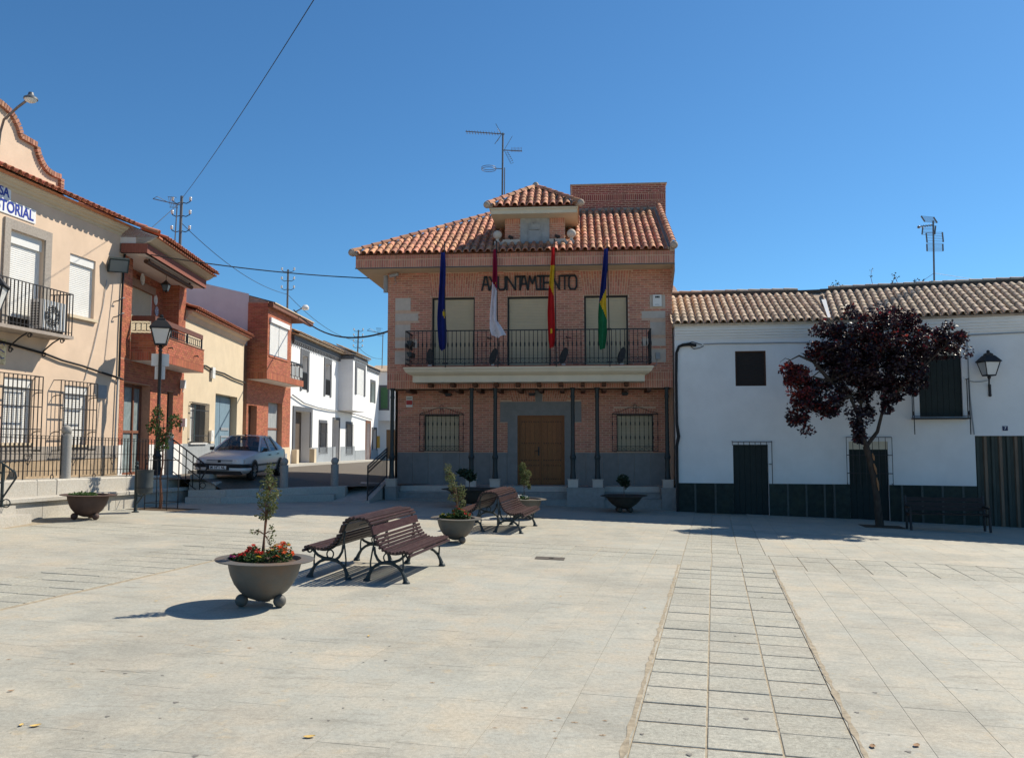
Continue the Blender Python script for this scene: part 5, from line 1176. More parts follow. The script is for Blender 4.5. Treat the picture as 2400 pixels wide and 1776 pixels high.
mb = MB(F1); mb.box(-1.0, -.62, 0, .02, 3.25, 3.62); tag(mb.build('meter_cover', K['greyplastic']), 'flat grey meter cover below the cable on the beige house', 'panel')
for k, z_ in enumerate((6.05, 5.6)):
    mb = MB(F1); mb.tube([(-.42,.0,z_),(-.40,.12,z_+.03),(-.32,.2,z_+.12),(-.22,.2,z_+.14)], .018, 5); tag(mb.build('wall_hook', K['galv']), ['upper bent iron hook below the floodlight','lower bent iron hook below the floodlight'][k], 'hook')

# 2. red brick house with loggia and balcony
F2 = Fr(-11.4, 23.9, 93.9)
h2 = root('brick_house', 'red brick house with balcony, plates on its wall and a glazed garage door', 'house', F2(2.8,0,1.1)); RB = []
g2 = [(.30,2.41,1.02,3.80,.35),(3.95,4.55,1.02,3.73,.2)]
mb = MB(F2); mb.wall(0, 5.62, .6, 4.5, g2); mb.wall(0, .66, 4.5, 7.8); mb.wall(4.88, 5.62, 4.5, 7.8); shell(mb, 0, 5.62, .6, 7.8, 8)
lo = [(1.52,3.72,5.2,6.95,.12)]
mb.wall(.66, 4.88, 4.5, 7.8, lo, -.55); mb.face([(.66,0,4.5),(.66,-.55,4.5),(.66,-.55,7.8),(.66,0,7.8)]); mb.face([(4.88,0,4.5),(4.88,-.55,4.5),(4.88,-.55,7.8),(4.88,0,7.8)]); mb.face([(.66,0,4.5),(4.88,0,4.5),(4.88,-.55,4.5),(.66,-.55,4.5)])
w2 = mb.build('wall', K['redmortar'], h2)
RB += bricks(F2, 0, 5.62, 1.95, 4.46, [(a, b, c, d, 0) for a, b, c, d, e in g2], 0, .07, .24, .014)+bricks(F2, 0, .66, 4.5, 7.55, (), 0, .07, .24, .014)+bricks(F2, 4.88, 5.62, 4.5, 7.55, (), 0, .07, .24, .014)+bricks(F2, .66, 4.88, 4.5, 7.55, [(q[0], q[1], q[2], q[3]+.25, 0) for q in lo], -.55, .07, .24, .014)
FS = Fr(*F2(4.88,-.55,0)[:2], 3.9); RB += bricks(FS, 0, .55, 4.5, 7.55, (), 0, .07, .24, .014)
for a, b in ((0,.30),(2.41,3.95),(4.55,5.62)): mb = MB(F2); mb.box(a+.002, b-.002, 0, .03, .7, 1.94); mb.build('plinth', K['whitewall'], h2)
mb = MB(F2); mb.box(.30, 2.41, -.35, -.31, 1.02, 3.80); gd = mb.build('garage_door', K['garageglass'], h2)
for u in (.30,.95,1.72,2.33): mb = MB(F2); mb.box(u, u+.08, -.31, -.26, 1.02, 3.80); mb.build('upright', K['rustframe'], gd)
for z_ in (1.02, 2.3, 3.7): mb = MB(F2); mb.box(.381, 2.329, -.31, -.27, z_, z_+.08); mb.build('cross_rail', K['rustframe'], gd)
mb = MB(F2); mb.box(3.95, 4.55, -.2, -.17, 1.02, 3.73); dr = mb.build('door', K['shade'], h2); mb = MB(F2)
for i in range(5): mb.box(4.0+.12*i, 4.02+.12*i, -.16, -.13, 1.1, 3.7)
mb.build('grille', K['iron'], dr)
rollwin(Fr(*F2(0,-.55,0)[:2], 93.9), (1.52,3.72,5.2,6.95,.12), h2, 0, sm='shutter')
mb = MB(F2); mb.box(1.45, 3.80, -.55, -.42, 6.95, 7.20); mb.build('shutter_box', mat('brown wooden box', (.30,.17,.11), .7, .1, 5), h2)
# balcony
BO = .74; u0, u1 = .70, 5.42
mb = MB(F2); mb.box(u0, u1, 0, BO, 4.47, 4.60); mb.box(u0, u1, BO-.12, BO, 4.60, 5.27); mb.box(u0, u0+.12, 0, BO-.121, 4.60, 5.27); mb.box(u1-.12, u1, 0, BO-.121, 4.60, 5.27); bl2 = mb.build('balcony', K['redmortar'], h2)
mb = MB(F2); mb.face([(u0,0,4.465),(u1,0,4.465),(u1,BO,4.465),(u0,BO,4.465)]); mb.build('underside', K['whitewall'], bl2)
FN = Fr(*F2(u0,0,0)[:2], 3.9); FBl = Fr(*F2(0,BO,0)[:2], 93.9)
BB = soldiers(FBl, u0, u1, 4.475, 4.73, 0, 1, .07, .014)+bricks(FBl, u0, u1, 4.73, 5.25, (), 0, .07, .24, .014)+soldiers(FN, 0, BO, 4.475, 4.73, 0, 1, .07, .014)+bricks(FN, 0, BO, 4.73, 5.25, (), 0, .07, .24, .014)
mb = MB(F2); mb.box(u0-.015, u1+.015, BO-.14, BO+.02, 5.27, 5.30); mb.box(u0-.015, u0+.13, 0, BO-.141, 5.27, 5.30); mb.build('coping', K['rustframe'], bl2)
mb = MB(F2); mb.box(u0, u1, BO-.10, BO-.04, 5.66, 5.82); mb.box(u0, u0+.06, 0, BO-.101, 5.66, 5.82); mb.build('wooden_rail', mat('brown stained rail', (.14,.055,.035), .6, .2, 8), bl2)
mb = MB(F2); mb.box(u0+.06, u1, BO-.09, BO-.06, 5.36, 5.38); mb.box(u0+.02, u0+.04, .02, BO-.1, 5.36, 5.38); mb.box(u0+.06, u1, BO-.09, BO-.06, 5.58, 5.60); mb.box(u0+.02, u0+.04, .02, BO-.1, 5.58, 5.60)
for i in range(23): u = u0+.1+(u1-u0-.2)*i/22; mb.box(u-.012, u+.012, BO-.085, BO-.065, 5.38, 5.58)
for i in range(4): o = .12+.16*i; mb.box(u0+.02, u0+.04, o-.01, o+.01, 5.38, 5.58)
for u in (u0+.05, 2.2, 3.8, u1-.04): mb.box(u-.025, u+.025, BO-.10, BO-.05, 5.30, 5.66)
mb.build('iron_rail', K['iron'], bl2)
for k, u in enumerate((1.75, 4.3)):
    mb = MB(F2); mb.tube([(u,BO,4.95),(u,BO+.14,4.97),(u,BO+.15,4.92)], .02, 6); mb.build('drain_spout', K['iron'], bl2)
# eave
FO = .75; mb = MB(F2); mb.face([(-.25,FO,7.52),(5.45,FO,7.52),(5.45,-.6,7.52),(-.25,-.6,7.52)]); mb.build('soffit', K['whitewall'], h2)
mb = MB(F2); mb.box(-.25, 5.45, FO-.1, FO, 7.52, 7.80); mb.box(-.25, -.15, 0, FO-.1, 7.52, 7.80); mb.build('fascia', mat('brown brick fascia', (.24,.085,.06), .85, .2, 30, stretch=(1,12,.1)), h2)
cornice(F2, -.2, 5.62, [(.4,7.80),(.62,7.80),(.80,7.86),(.95,7.96),(1.0,8.02),(.4,8.02)], K['beige2'], h2, 'eave_moulding')
r2 = gable_roof(F2, -.2, 5.66, 1.05, 8.04, .36, 5, K['redtile'], h2)
tiled(F2, .25, 5.62, 1.07, 8.05, .36, 2, .21, .36, tmr, r2, None, mm=K['redtile']); hip_tiles(r2, tmr, F2(-.15,1.0,8.10), F2(.35,1.05,8.08), .3) if 0 else None
mb = MB(F2); mb.face([(-.2,1.02,8.02),(-.2,-2.,9.1),(-.2,-2,7.8),(-.2,.6,7.8)]); mb.build('verge', K['greywall'], h2)
hip_tiles(r2, tmr, F2(-.15,1.0,8.06), F2(-.15,-1.5,8.96), .4)
emit_bricks(RB, w2, K['redbrick'], 0); emit_bricks(BB, bl2, K['redbrick'], 0)
# awning roll, plates, hanging lantern
mb = MB(F2); mb.tube([(.35,FO-.25,7.40),(4.6,FO-.25,7.40)], .07, 8); mb.tube([(.3,FO-.25,7.40),(4.65,FO-.25,7.40)], .03, 6); mb.bar((.6,FO-.25,7.46),(.6,FO-.25,7.52),.05); mb.bar((4.4,FO-.25,7.46),(4.4,FO-.25,7.52),.05); tag(mb.build('awning_roll', K['darkwood']), 'rolled brown awning under the eave of the brick house with plates', 'awning')
pm = [mat('blue plate', (.10,.14,.34), .3, .5, 25, col2=(.55,.58,.62)), mat('white plate', (.62,.62,.58), .3, .3, 25, col2=(.70,.70,.66))]
for k, (u, z_, r_, m_, lb) in enumerate(((2.55,7.28,.19,1,'large pale decorative plate above the brick house shutter'),(4.10,6.86,.18,1,'topmost pale plate in the row right of the brick house shutter'),(4.22,6.50,.17,0,'second blue plate down, right of the brick house shutter'),(4.34,6.16,.15,0,'third blue plate down, right of the brick house shutter'),(4.44,5.90,.09,1,'small lowest plate right of the brick house shutter'),(1.18,7.0,.17,0,'blue plate left of the brick house shutter'))):
    o_ = -.40 if k == 0 else -.52
    mb = MB(F2); n = 18; A = [mb.pt((u+r_*math.cos(2*math.pi*i/n), o_, z_+r_*math.sin(2*math.pi*i/n))) for i in range(n)]; B = [mb.pt((u+r_*.62*math.cos(2*math.pi*i/n), o_-.02, z_+r_*.62*math.sin(2*math.pi*i/n))) for i in range(n)]; D = [mb.pt((u+r_*.6*math.cos(2*math.pi*i/n), o_-.03, z_+r_*.6*math.sin(2*math.pi*i/n))) for i in range(n)]
    for i in range(n): mb.fi([A[i], A[(i+1)%n], B[(i+1)%n], B[i]], 0, True); mb.fi([A[i], D[i], D[(i+1)%n], A[(i+1)%n]], 0)
    mb.fi(B); tag(mb.build('wall_plate', pm[m_]), lb, 'plate', 'plates on the brick house')
hl = root('hanging_lantern', 'small dark lantern hanging from the eave of the brick house', 'lantern', F2(3.1,.2,7.5)); mi, mg = MB(), MB(); c = F2(3.1,.15,7.0); lantern(mi, mg, c, .55); mi.tube([(c[0],c[1],c[2]+.3),(c[0],c[1],7.52)], .01, 5); mi.build('cage', K['iron'], hl); mg.build('glass', K['darkglass'], hl)
for k, (u, z_, lb) in enumerate(((5.25,4.05,'white wall lamp on the brick corner below the balcony end'),(5.45,2.7,'white mail box on the brick corner left of the barred window'))):
    mb = MB(F2); mb.box(u-.1, u+.1, .03, .18, z_-.15, z_+.15); mb.tube([(u,.1,z_-.15),(u,.1,z_-.28)], .02, 5); tag(mb.build('wall_box', K['whiteplastic']), lb, 'box')
# 3. low beige house with blue garage door
h3 = root('low_beige_house', 'low pale beige house with barred window and blue garage door', 'house', F2(9.8,0,.9))
g3 = [(9.6,12.94,.5,3.98,.35),(6.45,8.2,2.0,3.44,.2)]
mb = MB(F2); mb.wall(5.622, 13.95, .4, 6.62, g3); shell(mb, 5.622, 13.95, .4, 6.6, 8); mb.build('wall', K['beige2'], h3)
for a, b in ((5.63,9.59),(12.95,13.94)): mb = MB(F2); mb.box(a, b, 0, .03, .5, 1.95); mb.build('plinth', K['plinthgrey'], h3)
mb = MB(F2); mb.box(9.6, 12.94, -.35, -.32, .5, 3.98); gd = mb.build('garage_door', K['bluedoor'], h3)
planks(F2, 9.65, 11.2, .5, 3.9, -.28, 5, K['bluedoor'], gd); planks(F2, 11.25, 12.9, .5, 3.9, -.28, 2, K['bluedoor'], gd)
mb = MB(F2)
for z0, z1 in ((.9,2.2),(2.5,2.55)): mb.box(11.4, 12.6, -.275, -.25, z0, z0+.06); mb.box(11.4, 12.6, -.275, -.25, z1, z1+.06)
mb.box(11.4, 11.46, -.275, -.25, .96, 2.2); mb.box(12.54, 12.6, -.275, -.25, .96, 2.2); mb.build('panel_trim', K['greyplastic'], gd)
mb = MB(F2); mb.box(6.45, 8.2, -.2, -.17, 2.0, 3.44); wn = mb.build('window', K['pane'], h3); mb = MB(F2); mb.box(6.5, 7.3, -.165, -.13, 2.03, 3.4); mb.build('sash', K['whiteplastic'], wn)
grille(F2, 6.3, 8.35, 1.98, 3.48, .12, 17, h3, (2.25, 3.2), w=.03)
mb = MB(F2); mb.box(6.3, 8.3, 0, .1, 1.93, 1.998); mb.build('window_sill', K['whitewall'], h3)
r3 = gable_roof(F2, 5.66, 14.0, .34, 6.80, .30, 5, K['redtile'], h3); cornice(F2, 5.66, 13.95, [(0,6.45),(.05,6.5),(.10,6.62),(.22,6.68),(.26,6.79),(0,6.79)], K['beige'], h3)
tiled(F2, 5.7, 13.95, .36, 6.81, .30, 2, .22, .36, tmr, r3, None, mm=K['redtile'])
for k, (u, z_, lb) in enumerate(((8.95,2.25,'white meter box between the barred window and the blue garage'),(8.9,4.75,'white lamp box on the low beige house under its cable'))):
    mb = MB(F2); mb.box(u-.18, u+.18, .03, .12, z_-.22, z_+.22); mb.box(u-.05, u+.12, .12, .13, z_-.02, z_+.12); tag(mb.build('wall_box', K['whiteplastic']), lb, 'box')
wallcable(F2, [(5.7,.06,5.05),(7.,.07,4.9),(8.,.06,4.95),(9.,.07,4.85),(10.5,.07,4.85),(12,.07,4.75),(13.9,.08,4.7)], .035, 'dark cable strung along the low beige house', 'blackcable')
# 4. second red brick house, upper floor jutting out
F4 = Fr(-12.4, 38.5, 88)
h4 = root('brick_house', 'farther red brick house whose upper floor juts out over the street', 'house', F4(3.4,0,.8)); RB = []
g4 = [(.2,1.4,.5,3.72,.35),(3.06,5.3,.5,4.0,.3)]
mb = MB(F4); mb.wall(-.02, 6.72, .3, 4.95, g4); mb.wall(3.5, 6.72, 4.95, 8.5); mb.face([(-.02,0,.3),(-.02,-9,.3),(-.02,-9,8.5),(-.02,0,8.5)]); mb.face([(6.72,0,.3),(6.72,-9,.3),(6.72,-9,8.5),(6.72,0,8.5)])
mb.box(-.1, 3.5, 0, .95, 4.93, 8.55); w4 = mb.build('wall', K['redmortar'], h4)
mb = MB(F4); mb.face([(-.02,.95,4.92),(5.85,.95,4.92),(5.85,0,4.92),(-.02,0,4.92)]); mb.build('underside', K['whitewall'], h4)
RB += bricks(F4, -.02, 6.72, 1.7, 4.9, [(a, b, c, d, 0) for a, b, c, d, e in g4], 0, .07, .24, .014); FX = Fr(*F4(0,.95,0)[:2], 88); FY = Fr(*F4(-.1,0,0)[:2], -2)
RB += soldiers(FX, -.1, 5.85, 4.93, 5.25, 0, 1, .09, .016)+bricks(FX, -.1, 3.5, 5.25, 8.5, [(.16,2.92,6.08,7.62,0)], 0, .07, .24, .014)+soldiers(FY, 0, .95, 4.93, 5.25, 0, 1, .09, .016)+bricks(FY, 0, .95, 5.25, 8.5, (), 0, .07, .24, .014)
mb = MB(F4); mb.box(3.501, 5.85, 0, .95, 4.93, 5.24); b4 = mb.build('balcony', K['redbrick'], h4)
mb = MB(F4); mb.box(3.6, 5.8, .88, .92, 6.05, 6.12); mb.box(3.6, 5.8, .88, .92, 5.4, 5.44)
for i in range(9): u = 3.62+2.14*i/8; mb.box(u-.02, u+.02, .88, .92, 5.24, 6.05)
mb.box(5.76, 5.80, .0, .88, 6.05, 6.12); mb.build('railing', K['iron'], b4)
for i in range(3): mb = MB(F4); mb.box(3.75+.7*i, 4.25+.7*i, .93, .96, 5.4, 5.9); mb.build('rail_panel', K['zinc'], b4)
mb = MB(F4); mb.box(.10, 3.0, .93, 1.06, 7.62, 7.85); mb.build('shutter_box', K['whiteplastic'], h4)
mb = MB(F4); mb.box(.16, 2.92, .945, .956, 6.08, 7.62); wn = mb.build('window', K['pane'], h4)
shutter(F4, .2, 1.5, 6.12, 7.6, .965, K['whiteshutter'], wn); shutter(F4, 1.56, 2.88, 6.12, 7.6, .965, K['whiteshutter'], wn)
mb = MB(F4); mb.box(.1, 3.0, .95, 1.0, 6.0, 6.07); mb.build('window_sill', K['redbrick'], h4)
mb = MB(F4); mb.box(3.06, 5.3, -.3, -.27, .5, 4.0); gd = mb.build('garage_door', K['zinc'], h4); planks(F4, 3.1, 5.26, .5, 3.95, -.24, 4, K['zinc'], gd, 'panel')
mb = MB(F4); mb.box(3.1, 5.26, -.235, -.21, 2.6, 2.7); mb.build('cross_rail', K['rustframe'], gd)
mb = MB(F4); mb.box(.2, 1.4, -.35, -.3, .5, 3.72); mb.build('door', K['darkwood'], h4)
for a, b in ((-.02,.2),(1.4,3.06),(5.3,6.72)): mb = MB(F4); mb.box(a+.002, b-.002, 0, .05, .3, 1.68); mb.build('plinth', K['beige2'], h4)
mb = MB(F4); mb.box(5.75, 6.1, .05, .07, .95, 1.35); mb.build('vent', K['greyplastic'], h4)
emit_bricks(RB, w4, K['redbrick'], 0)
r4 = gable_roof(F4, 0.0, 6.75, 1.25, 8.55, .27, 6, K['oldtile'], h4); mb = MB(F4); mb.box(-.12, 6.72, 1.0, 1.2, 8.3, 8.54); mb.box(3.5, 6.72, 0, 1.0, 8.48, 8.54); mb.build('fascia', K['rustframe'], h4)  # fascia in dark brown: the roof edge's shadow put into its colour
mb = MB(F4); mb.face([(-.03,0,6.5),(-.03,-9,6.5),(-.03,-9,8.9),(-.03,-4.7,10.05),(-.03,0,8.95)]); mb.build('party_wall', K['greywall'], h4)
# 5. long white house with dark trim and a bay
h5 = root('long_white_house', 'long white house with dark window surrounds and a jutting bay', 'house', F4(13,0,.6))
up5 = [(8.75,9.85,5.0,6.95,.35),(13.9,15.1,4.95,6.95,.35)]; gr5 = [(7.55,10.6,.3,3.72,.6),(12.75,14.3,1.3,3.15,.3),(16.1,17.7,.3,3.4,.4),(19.8,21.5,1.1,3.2,.3)]
mb = MB(F4); mb.wall(6.73, 22.6, 0, 7.75, up5+gr5); shell(mb, 6.73, 22.6, 0, 7.7, 9); mb.build('wall', K['whitewall2'], h5)
for a, b, c, d, e in up5+gr5[1:]:
    m_ = .32 if d > 4 else .16
    for k, q in enumerate(((a-m_,a,c-(.1 if d > 4 else 0),d+m_*1.1),(b,b+m_,c-(.1 if d > 4 else 0),d+m_*1.1),(a+.001,b-.001,d,d+m_*1.1))): mb = MB(F4); mb.box(q[0], q[1], 0, .05, q[2], q[3]); mb.build('window_surround', K['darktrim'], h5)
    mb = MB(F4); mb.box(a, b, -e-.02, -e, c, d); wn = mb.build('window', K['pane'], h5); mb = MB(F4); mb.box(a+.05, (a+b)/2, -e, -e+.03, c+.05, d-.05); mb.build('sash', K['whiteplastic'] if d > 4 else K['shade'], wn)
for a, b, c, d, e in up5:
    mb = MB(F4); mb.box(a, b, .02, .05, c+.95, c+1.0)
    for i in range(9): u = a+.05+(b-a-.1)*i/8; mb.box(u-.015, u+.015, .02, .05, c, c+.95)
    mb.build('railing', K['iron'], h5)
for a, b, c, d, e in (gr5[1], gr5[3]): grille(F4, a-.1, b+.1, c-.1, d, .1, 8, h5, (c+.5, d-.6), w=.03)
a, b, c, d, e = gr5[0]
for q in ((a-.4,a,.3,d+.25),(b,b+.4,1.6,d+.25),(a+.001,b-.001,d,d+.25)): mb = MB(F4); mb.box(q[0], q[1], 0, .06, q[2], q[3]); mb.build('gate_surround', K['darktrim'], h5)
mb = MB(F4); mb.box(a, b, -.6, -.55, .3, d); gd = mb.build('gate', K['browngate'], h5); planks(F4, a+.05, b-.05, .35, d-.05, -.5, 6, K['browngate'], gd)
for u in (a-.25, b+.25): mb = MB(F4); mb.box(u-.22, u+.22, 0, .3, .3, 1.55); mb.build('guard_stone', K['beige2'], h5)
for i in range(8):
    x0 = 11.1+1.43*i
    if 15.6 < x0 < 17.6: continue
    mb = MB(F4); mb.box(x0, x0+1.42, 0, .03, 0, 1.62); mb.build('plinth_panel', K['plinthgrey'], h5)
mb = MB(F4); mb.box(6.73, 22.6, 0, .16, 7.55, 7.86); mb.build('cornice', K['darktrim'], h5)
for i in range(44): u = 6.8+.36*i; mb = MB(F4); mb.box(u, u+.16, 0, .14, 7.40, 7.55); mb.build('dentil', K['darktrim'], h5)
r5 = gable_roof(F4, 6.75, 22.6, .4, 7.95, .36, 5, K['oldtile'], h5); tiled(F4, 6.8, 22.5, .42, 7.96, .36, 2, .26, .36, tmo, r5, None, mm=K['oldtile'])
mb = MB(F4); mb.box(17.35, 21.75, .001, 1.0, 4.07, 7.72); by = mb.build('bay', K['whitewall2'], h5)
mb = MB(F4); mb.box(17.3, 21.8, 0, 1.08, 7.55, 7.80); mb.build('bay_cornice', K['darktrim'], by)
for q in ((17.9,18.4,5.2,7.45),(20.75,21.2,5.2,7.45),(18.401,20.749,7.1,7.45)): mb = MB(F4); mb.box(q[0], q[1], 1.0, 1.05, q[2], q[3]); mb.build('window_surround', K['darktrim'], by)
shutter(F4, 18.4, 20.75, 5.25, 7.1, 1.01, K['whiteshutter'], by)
rby = gable_roof(F4, 17.2, 21.9, 1.2, 7.9, .42, 2.2, K['oldtile'], h5, 'bay_roof'); tiled(F4, 17.25, 21.85, 1.22, 7.91, .42, 4, .26, .36, tmo, rby, None, mm=K['oldtile'])
wallcable(F4, [(6.8,.1,4.55),(9,.1,4.2),(12,.1,4.05),(15,.1,4.0),(17.3,.1,4.02),(22,.15,3.95),(28,.15,3.7)], .04, 'cable bundle crossing the long white house above its gate', 'greyplastic')
# 6. next white house down the street
h6 = root('far_white_house', 'white house with dark eave strip past the bay, far down the street', 'house', F4(27,0,.3))
g6 = [(28.0,29.6,5.1,6.75,.25),(24.9,26.0,5.1,6.9,.25),(26.4,27.9,.2,3.4,.3),(28.8,30.4,1.2,2.9,.25)]
mb = MB(F4); mb.wall(22.62, 31.3, -.3, 7.95, g6); shell(mb, 22.62, 31.3, -.3, 7.9, 9); mb.build('wall', K['whitewall2'], h6)
for k, (a, b, c, d, e) in enumerate(g6):
    mb = MB(F4); mb.box(a, b, -e-.02, -e, c, d); wn = mb.build('door' if k == 2 else 'window', [K['greenblind'],K['greenblind'],K['rustframe'],K['shade']][k], h6)
    for q in ((a-.18,a,c,d+.2),(b,b+.18,c,d+.2),(a+.001,b-.001,d,d+.2)): mb = MB(F4); mb.box(q[0], q[1], 0, .05, q[2], q[3]); mb.build('surround', K['darktrim'] if k != 2 else K['rustframe'], wn)
mb = MB(F4); mb.box(22.65, 26.3, 0, .03, -.3, 1.3); mb.build('plinth', K['plinthgrey'], h6); mb = MB(F4); mb.box(28.1, 31.2, 0, .03, -.3, 1.3); mb.build('plinth', K['plinthgrey'], h6)
mb = MB(F4); mb.box(22.62, 31.3, 0, .12, 7.62, 7.95); mb.build('eave_strip', K['darktrim'], h6)
gable_roof(F4, 22.62, 31.35, .25, 7.97, .3, 5, K['oldtile'], h6)
mb = MB(F4); mb.prism([(22.7,7.97),(31.3,7.97),(31.3,8.5),(22.7,9.3)], -3.5, -5.5); mb.build('upper_wall', K['whitewall2'], h6)
mb = MB(F4); mb.box(30.5, 31.1, .02, .2, 1.4, 2.4); tag(mb.build('mail_box', mat('yellow paint', (.62,.36,.06), .5)), 'small yellow box on the wall far down the street', 'box')
# 7. house closing the street, facing the plaza
F7 = Fr(-12.2, 71.5, 0)
h7 = root('corner_house', 'white corner house with green blind closing the far end of the street', 'house', F7(2,0,.2))
g7 = [(.45+.6,1.55+.6,4.5,7.0,.2),(.5,1.1,-.2,3.0,.3)]
mb = MB(F7); mb.wall(.2, 8, -.5, 3.75, [(1.3,2.2,-.3,2.95,.3)]); shell(mb, .2, 8, -.5, 8, 10); mb.box(.2, 3.2, .001, .9, 3.7, 7.9); mb.wall(.2, 8, 3.75, 8); mb.build('wall', K['whitewall2'], h7)
mb = MB(F7); mb.box(.80, 1.70, .9, .93, 4.6, 6.75); wn = mb.build('window', K['darktrim'], h7); mb = MB(F7); mb.box(.96, 1.54, .93, .95, 4.75, 6.55); mb.build('blind', K['greenblind'], wn)
mb = MB(F7); mb.box(1.3, 2.2, -.3, -.25, -.3, 2.95); mb.build('door', K['stake'], h7); mb = MB(F7); mb.box(2.6, 3.4, 0, .04, -.3, 3.0); mb.build('side_door', K['darkwood'], h7)
gable_roof(F7, 0, 8, 1.1, 7.95, .25, 3, K['oldtile'], h7)
# ================================================================ benches
def bench(loc, rot, label, first=None):
    if first is not None:
        b = copy_tree(first); b.location = loc; b.rotation_euler = (0, R(1.72), R(rot)); b['label'] = label; return b
    b = root('double_bench', label, 'bench', loc, 'double-sided cast iron benches', world=False); b.rotation_euler = (0, R(1.72), R(rot))
    prof = [(.05,.905),(.112,.898),(.163,.872),(.198,.832),(.285,.640),(.305,.590),(.333,.545),(.37,.505),(.415,.473),(.468,.450),(.523,.437),(.578,.435),(.632,.443),(.685,.457),(.735,.468),(.785,.452),(.812,.405)]
    L_ = 1.0
    sm = MB(); n = 8
    A = []; B = []
    for y in (-L_, L_):
        A.append([sm.pt((.0228*math.cos(2*math.pi*i/n), y, .0228*math.sin(2*math.pi*i/n))) for i in range(n)])
    for i in range(n): sm.fi([A[0][i], A[0][(i+1)%n], A[1][(i+1)%n], A[1][i]], 0, True)
    sm.fi(A[0][::-1]); sm.fi(A[1]); sm = sm.mesh('slat', K['slat'])
    bo = MB(); bo.hexa([(-.0,-L_,-.062),(.026,-L_,-.062),(.026,L_,-.062),(0,L_,-.062),(-.0,-L_,.062),(.026,-L_,.062),(.026,L_,.062),(0,L_,.062)]); bo = bo.mesh('board', K['slat'])
    def put_(nm, me, x, z, a=0, sx=1):
        o = bpy.data.objects.new(nm, me); C.objects.link(o); o.parent = b; o.location = (x, rnd.uniform(-.008,.008), z); o.rotation_euler = (0, a, 0); return o
    for s in (-1, 1):
        for x, z in prof: put_('slat', sm, s*x, z)
        put_('back_board', bo, s*.232 if s > 0 else -.232, .735, -R(17) if s > 0 else R(180+17))
    for y in (-.88, .88):
        f = MB()
        for s in (-1, 1):
            g = lambda pts: [(s*x, y, z) for x, z in pts]
            pr = [(0,.885)]+[(x-.0 if x < .2 else x-.022*(1 if z > .5 else 0), z-.03) for x, z in prof[:4]]+[(.225,.74)]+[(x-.01, z-.028) for x, z in prof[4:]]
            f.tube(g(pr), .015, 6)
            f.tube(g([(.745,.0),(.735,.04),(.715,.10),(.67,.18),(.60,.24),(.52,.275),(.44,.285),(.36,.275),(.30,.32),(.255,.40),(.24,.50)]), [.05,.038,.028,.024,.022,.024,.03,.024,.021,.019,.018], 7)
            f.tube(g([(.145,.0),(.155,.04),(.175,.10),(.21,.18),(.27,.235),(.35,.27),(.44,.285),(.54,.295),(.63,.33),(.70,.39),(.745,.44)]), [.05,.038,.028,.024,.022,.024,.03,.024,.021,.019,.018], 7)
            f.tube(g([(.195,.17),(.19,.28),(.21,.42),(.235,.56),(.22,.70)]), [.016,.013,.013,.014,.013], 6); f.tube(g([(.685,.16),(.69,.28),(.67,.44)]), [.016,.013,.013], 6)
            f.tube([(s*(.44+.052*math.cos(t*math.pi/8)), y, .355+.060*math.sin(t*math.pi/8)) for t in range(17)], .011, 6)
            f.tube([(s*(.765+.034*math.cos(t*math.pi/6)), y, .40+.034*math.sin(t*math.pi/6)) for t in range(13)], .013, 6)
            for x, z in ((.70,.13),(.19,.13),(.56,.262),(.32,.262)): f.ball((s*x, y, z), .025, 6)
            for x in (.745, .145): f.lathe([(0,0),(.06,0),(.058,.015),(.035,.05),(0,.06)], (s*x, y, 0), 8)
        f.build('cast_frame', K['greeniron'], b)
    f = MB(); f.tube([(0,-.88,.80),(0,.88,.80)], .01, 6)
    for s in (-1, 1): f.tube([(s*.44,-.88,.285),(s*.44,.88,.285)], .009, 6) if 0 else None
    f.build('tie_rod', K['greeniron'], b)
    return b
bn = bench((-2.06,13.0,gz(-2.06)), -12, 'maroon slatted double bench nearest the camera, beside the flower planter')
bench((-.34,19.75,gz(-.34)), -12, 'farther maroon slatted double bench, near the white flower planter', bn)
# plain bench in the shade of the white house
K['benchdark'] = mat('blackened bench slat', (.026,.017,.014), .6, .3, 9)
pb = root('park_bench', 'dark slatted bench with backrest in the shade before house number 7', 'bench', (11.7,22.35,gz(11.7)), world=False); pb.rotation_euler = (0, 0, R(-12))
for s in (-1, 1):
    mb = MB(); x = s*.97
    mb.tube([(x,-.22,0),(x,-.20,.2),(x,-.18,.44)], .035, 8); mb.tube([(x,.22,0),(x,.20,.44),(x,.27,.65),(x,.33,.92)], .035, 8); mb.bar((x,-.2,.42),(x,.22,.42),.05); mb.bar((x,-.2,.63),(x,.26,.64),.05); mb.bar((x,-.2,.42),(x,-.2,.64),.045); mb.build('leg_frame', K['iron'], pb)
for k in range(4): mb = MB(); mb.box(-1.0, 1.0, -.22+.115*k, -.12+.115*k, .445, .475); mb.build('seat_slat', K['benchdark'], pb)
for k, (y, z) in enumerate(((.20,.58),(.235,.70),(.27,.83))): mb = MB(); mb.hexa([(-1,y,z-.05),(1,y,z-.05),(1,y+.03,z-.05),(-1,y+.03,z-.05),(-1,y+.028,z+.05),(1,y+.028,z+.05),(1,y+.058,z+.05),(-1,y+.058,z+.05)]); mb.build('back_slat', K['benchdark'], pb)
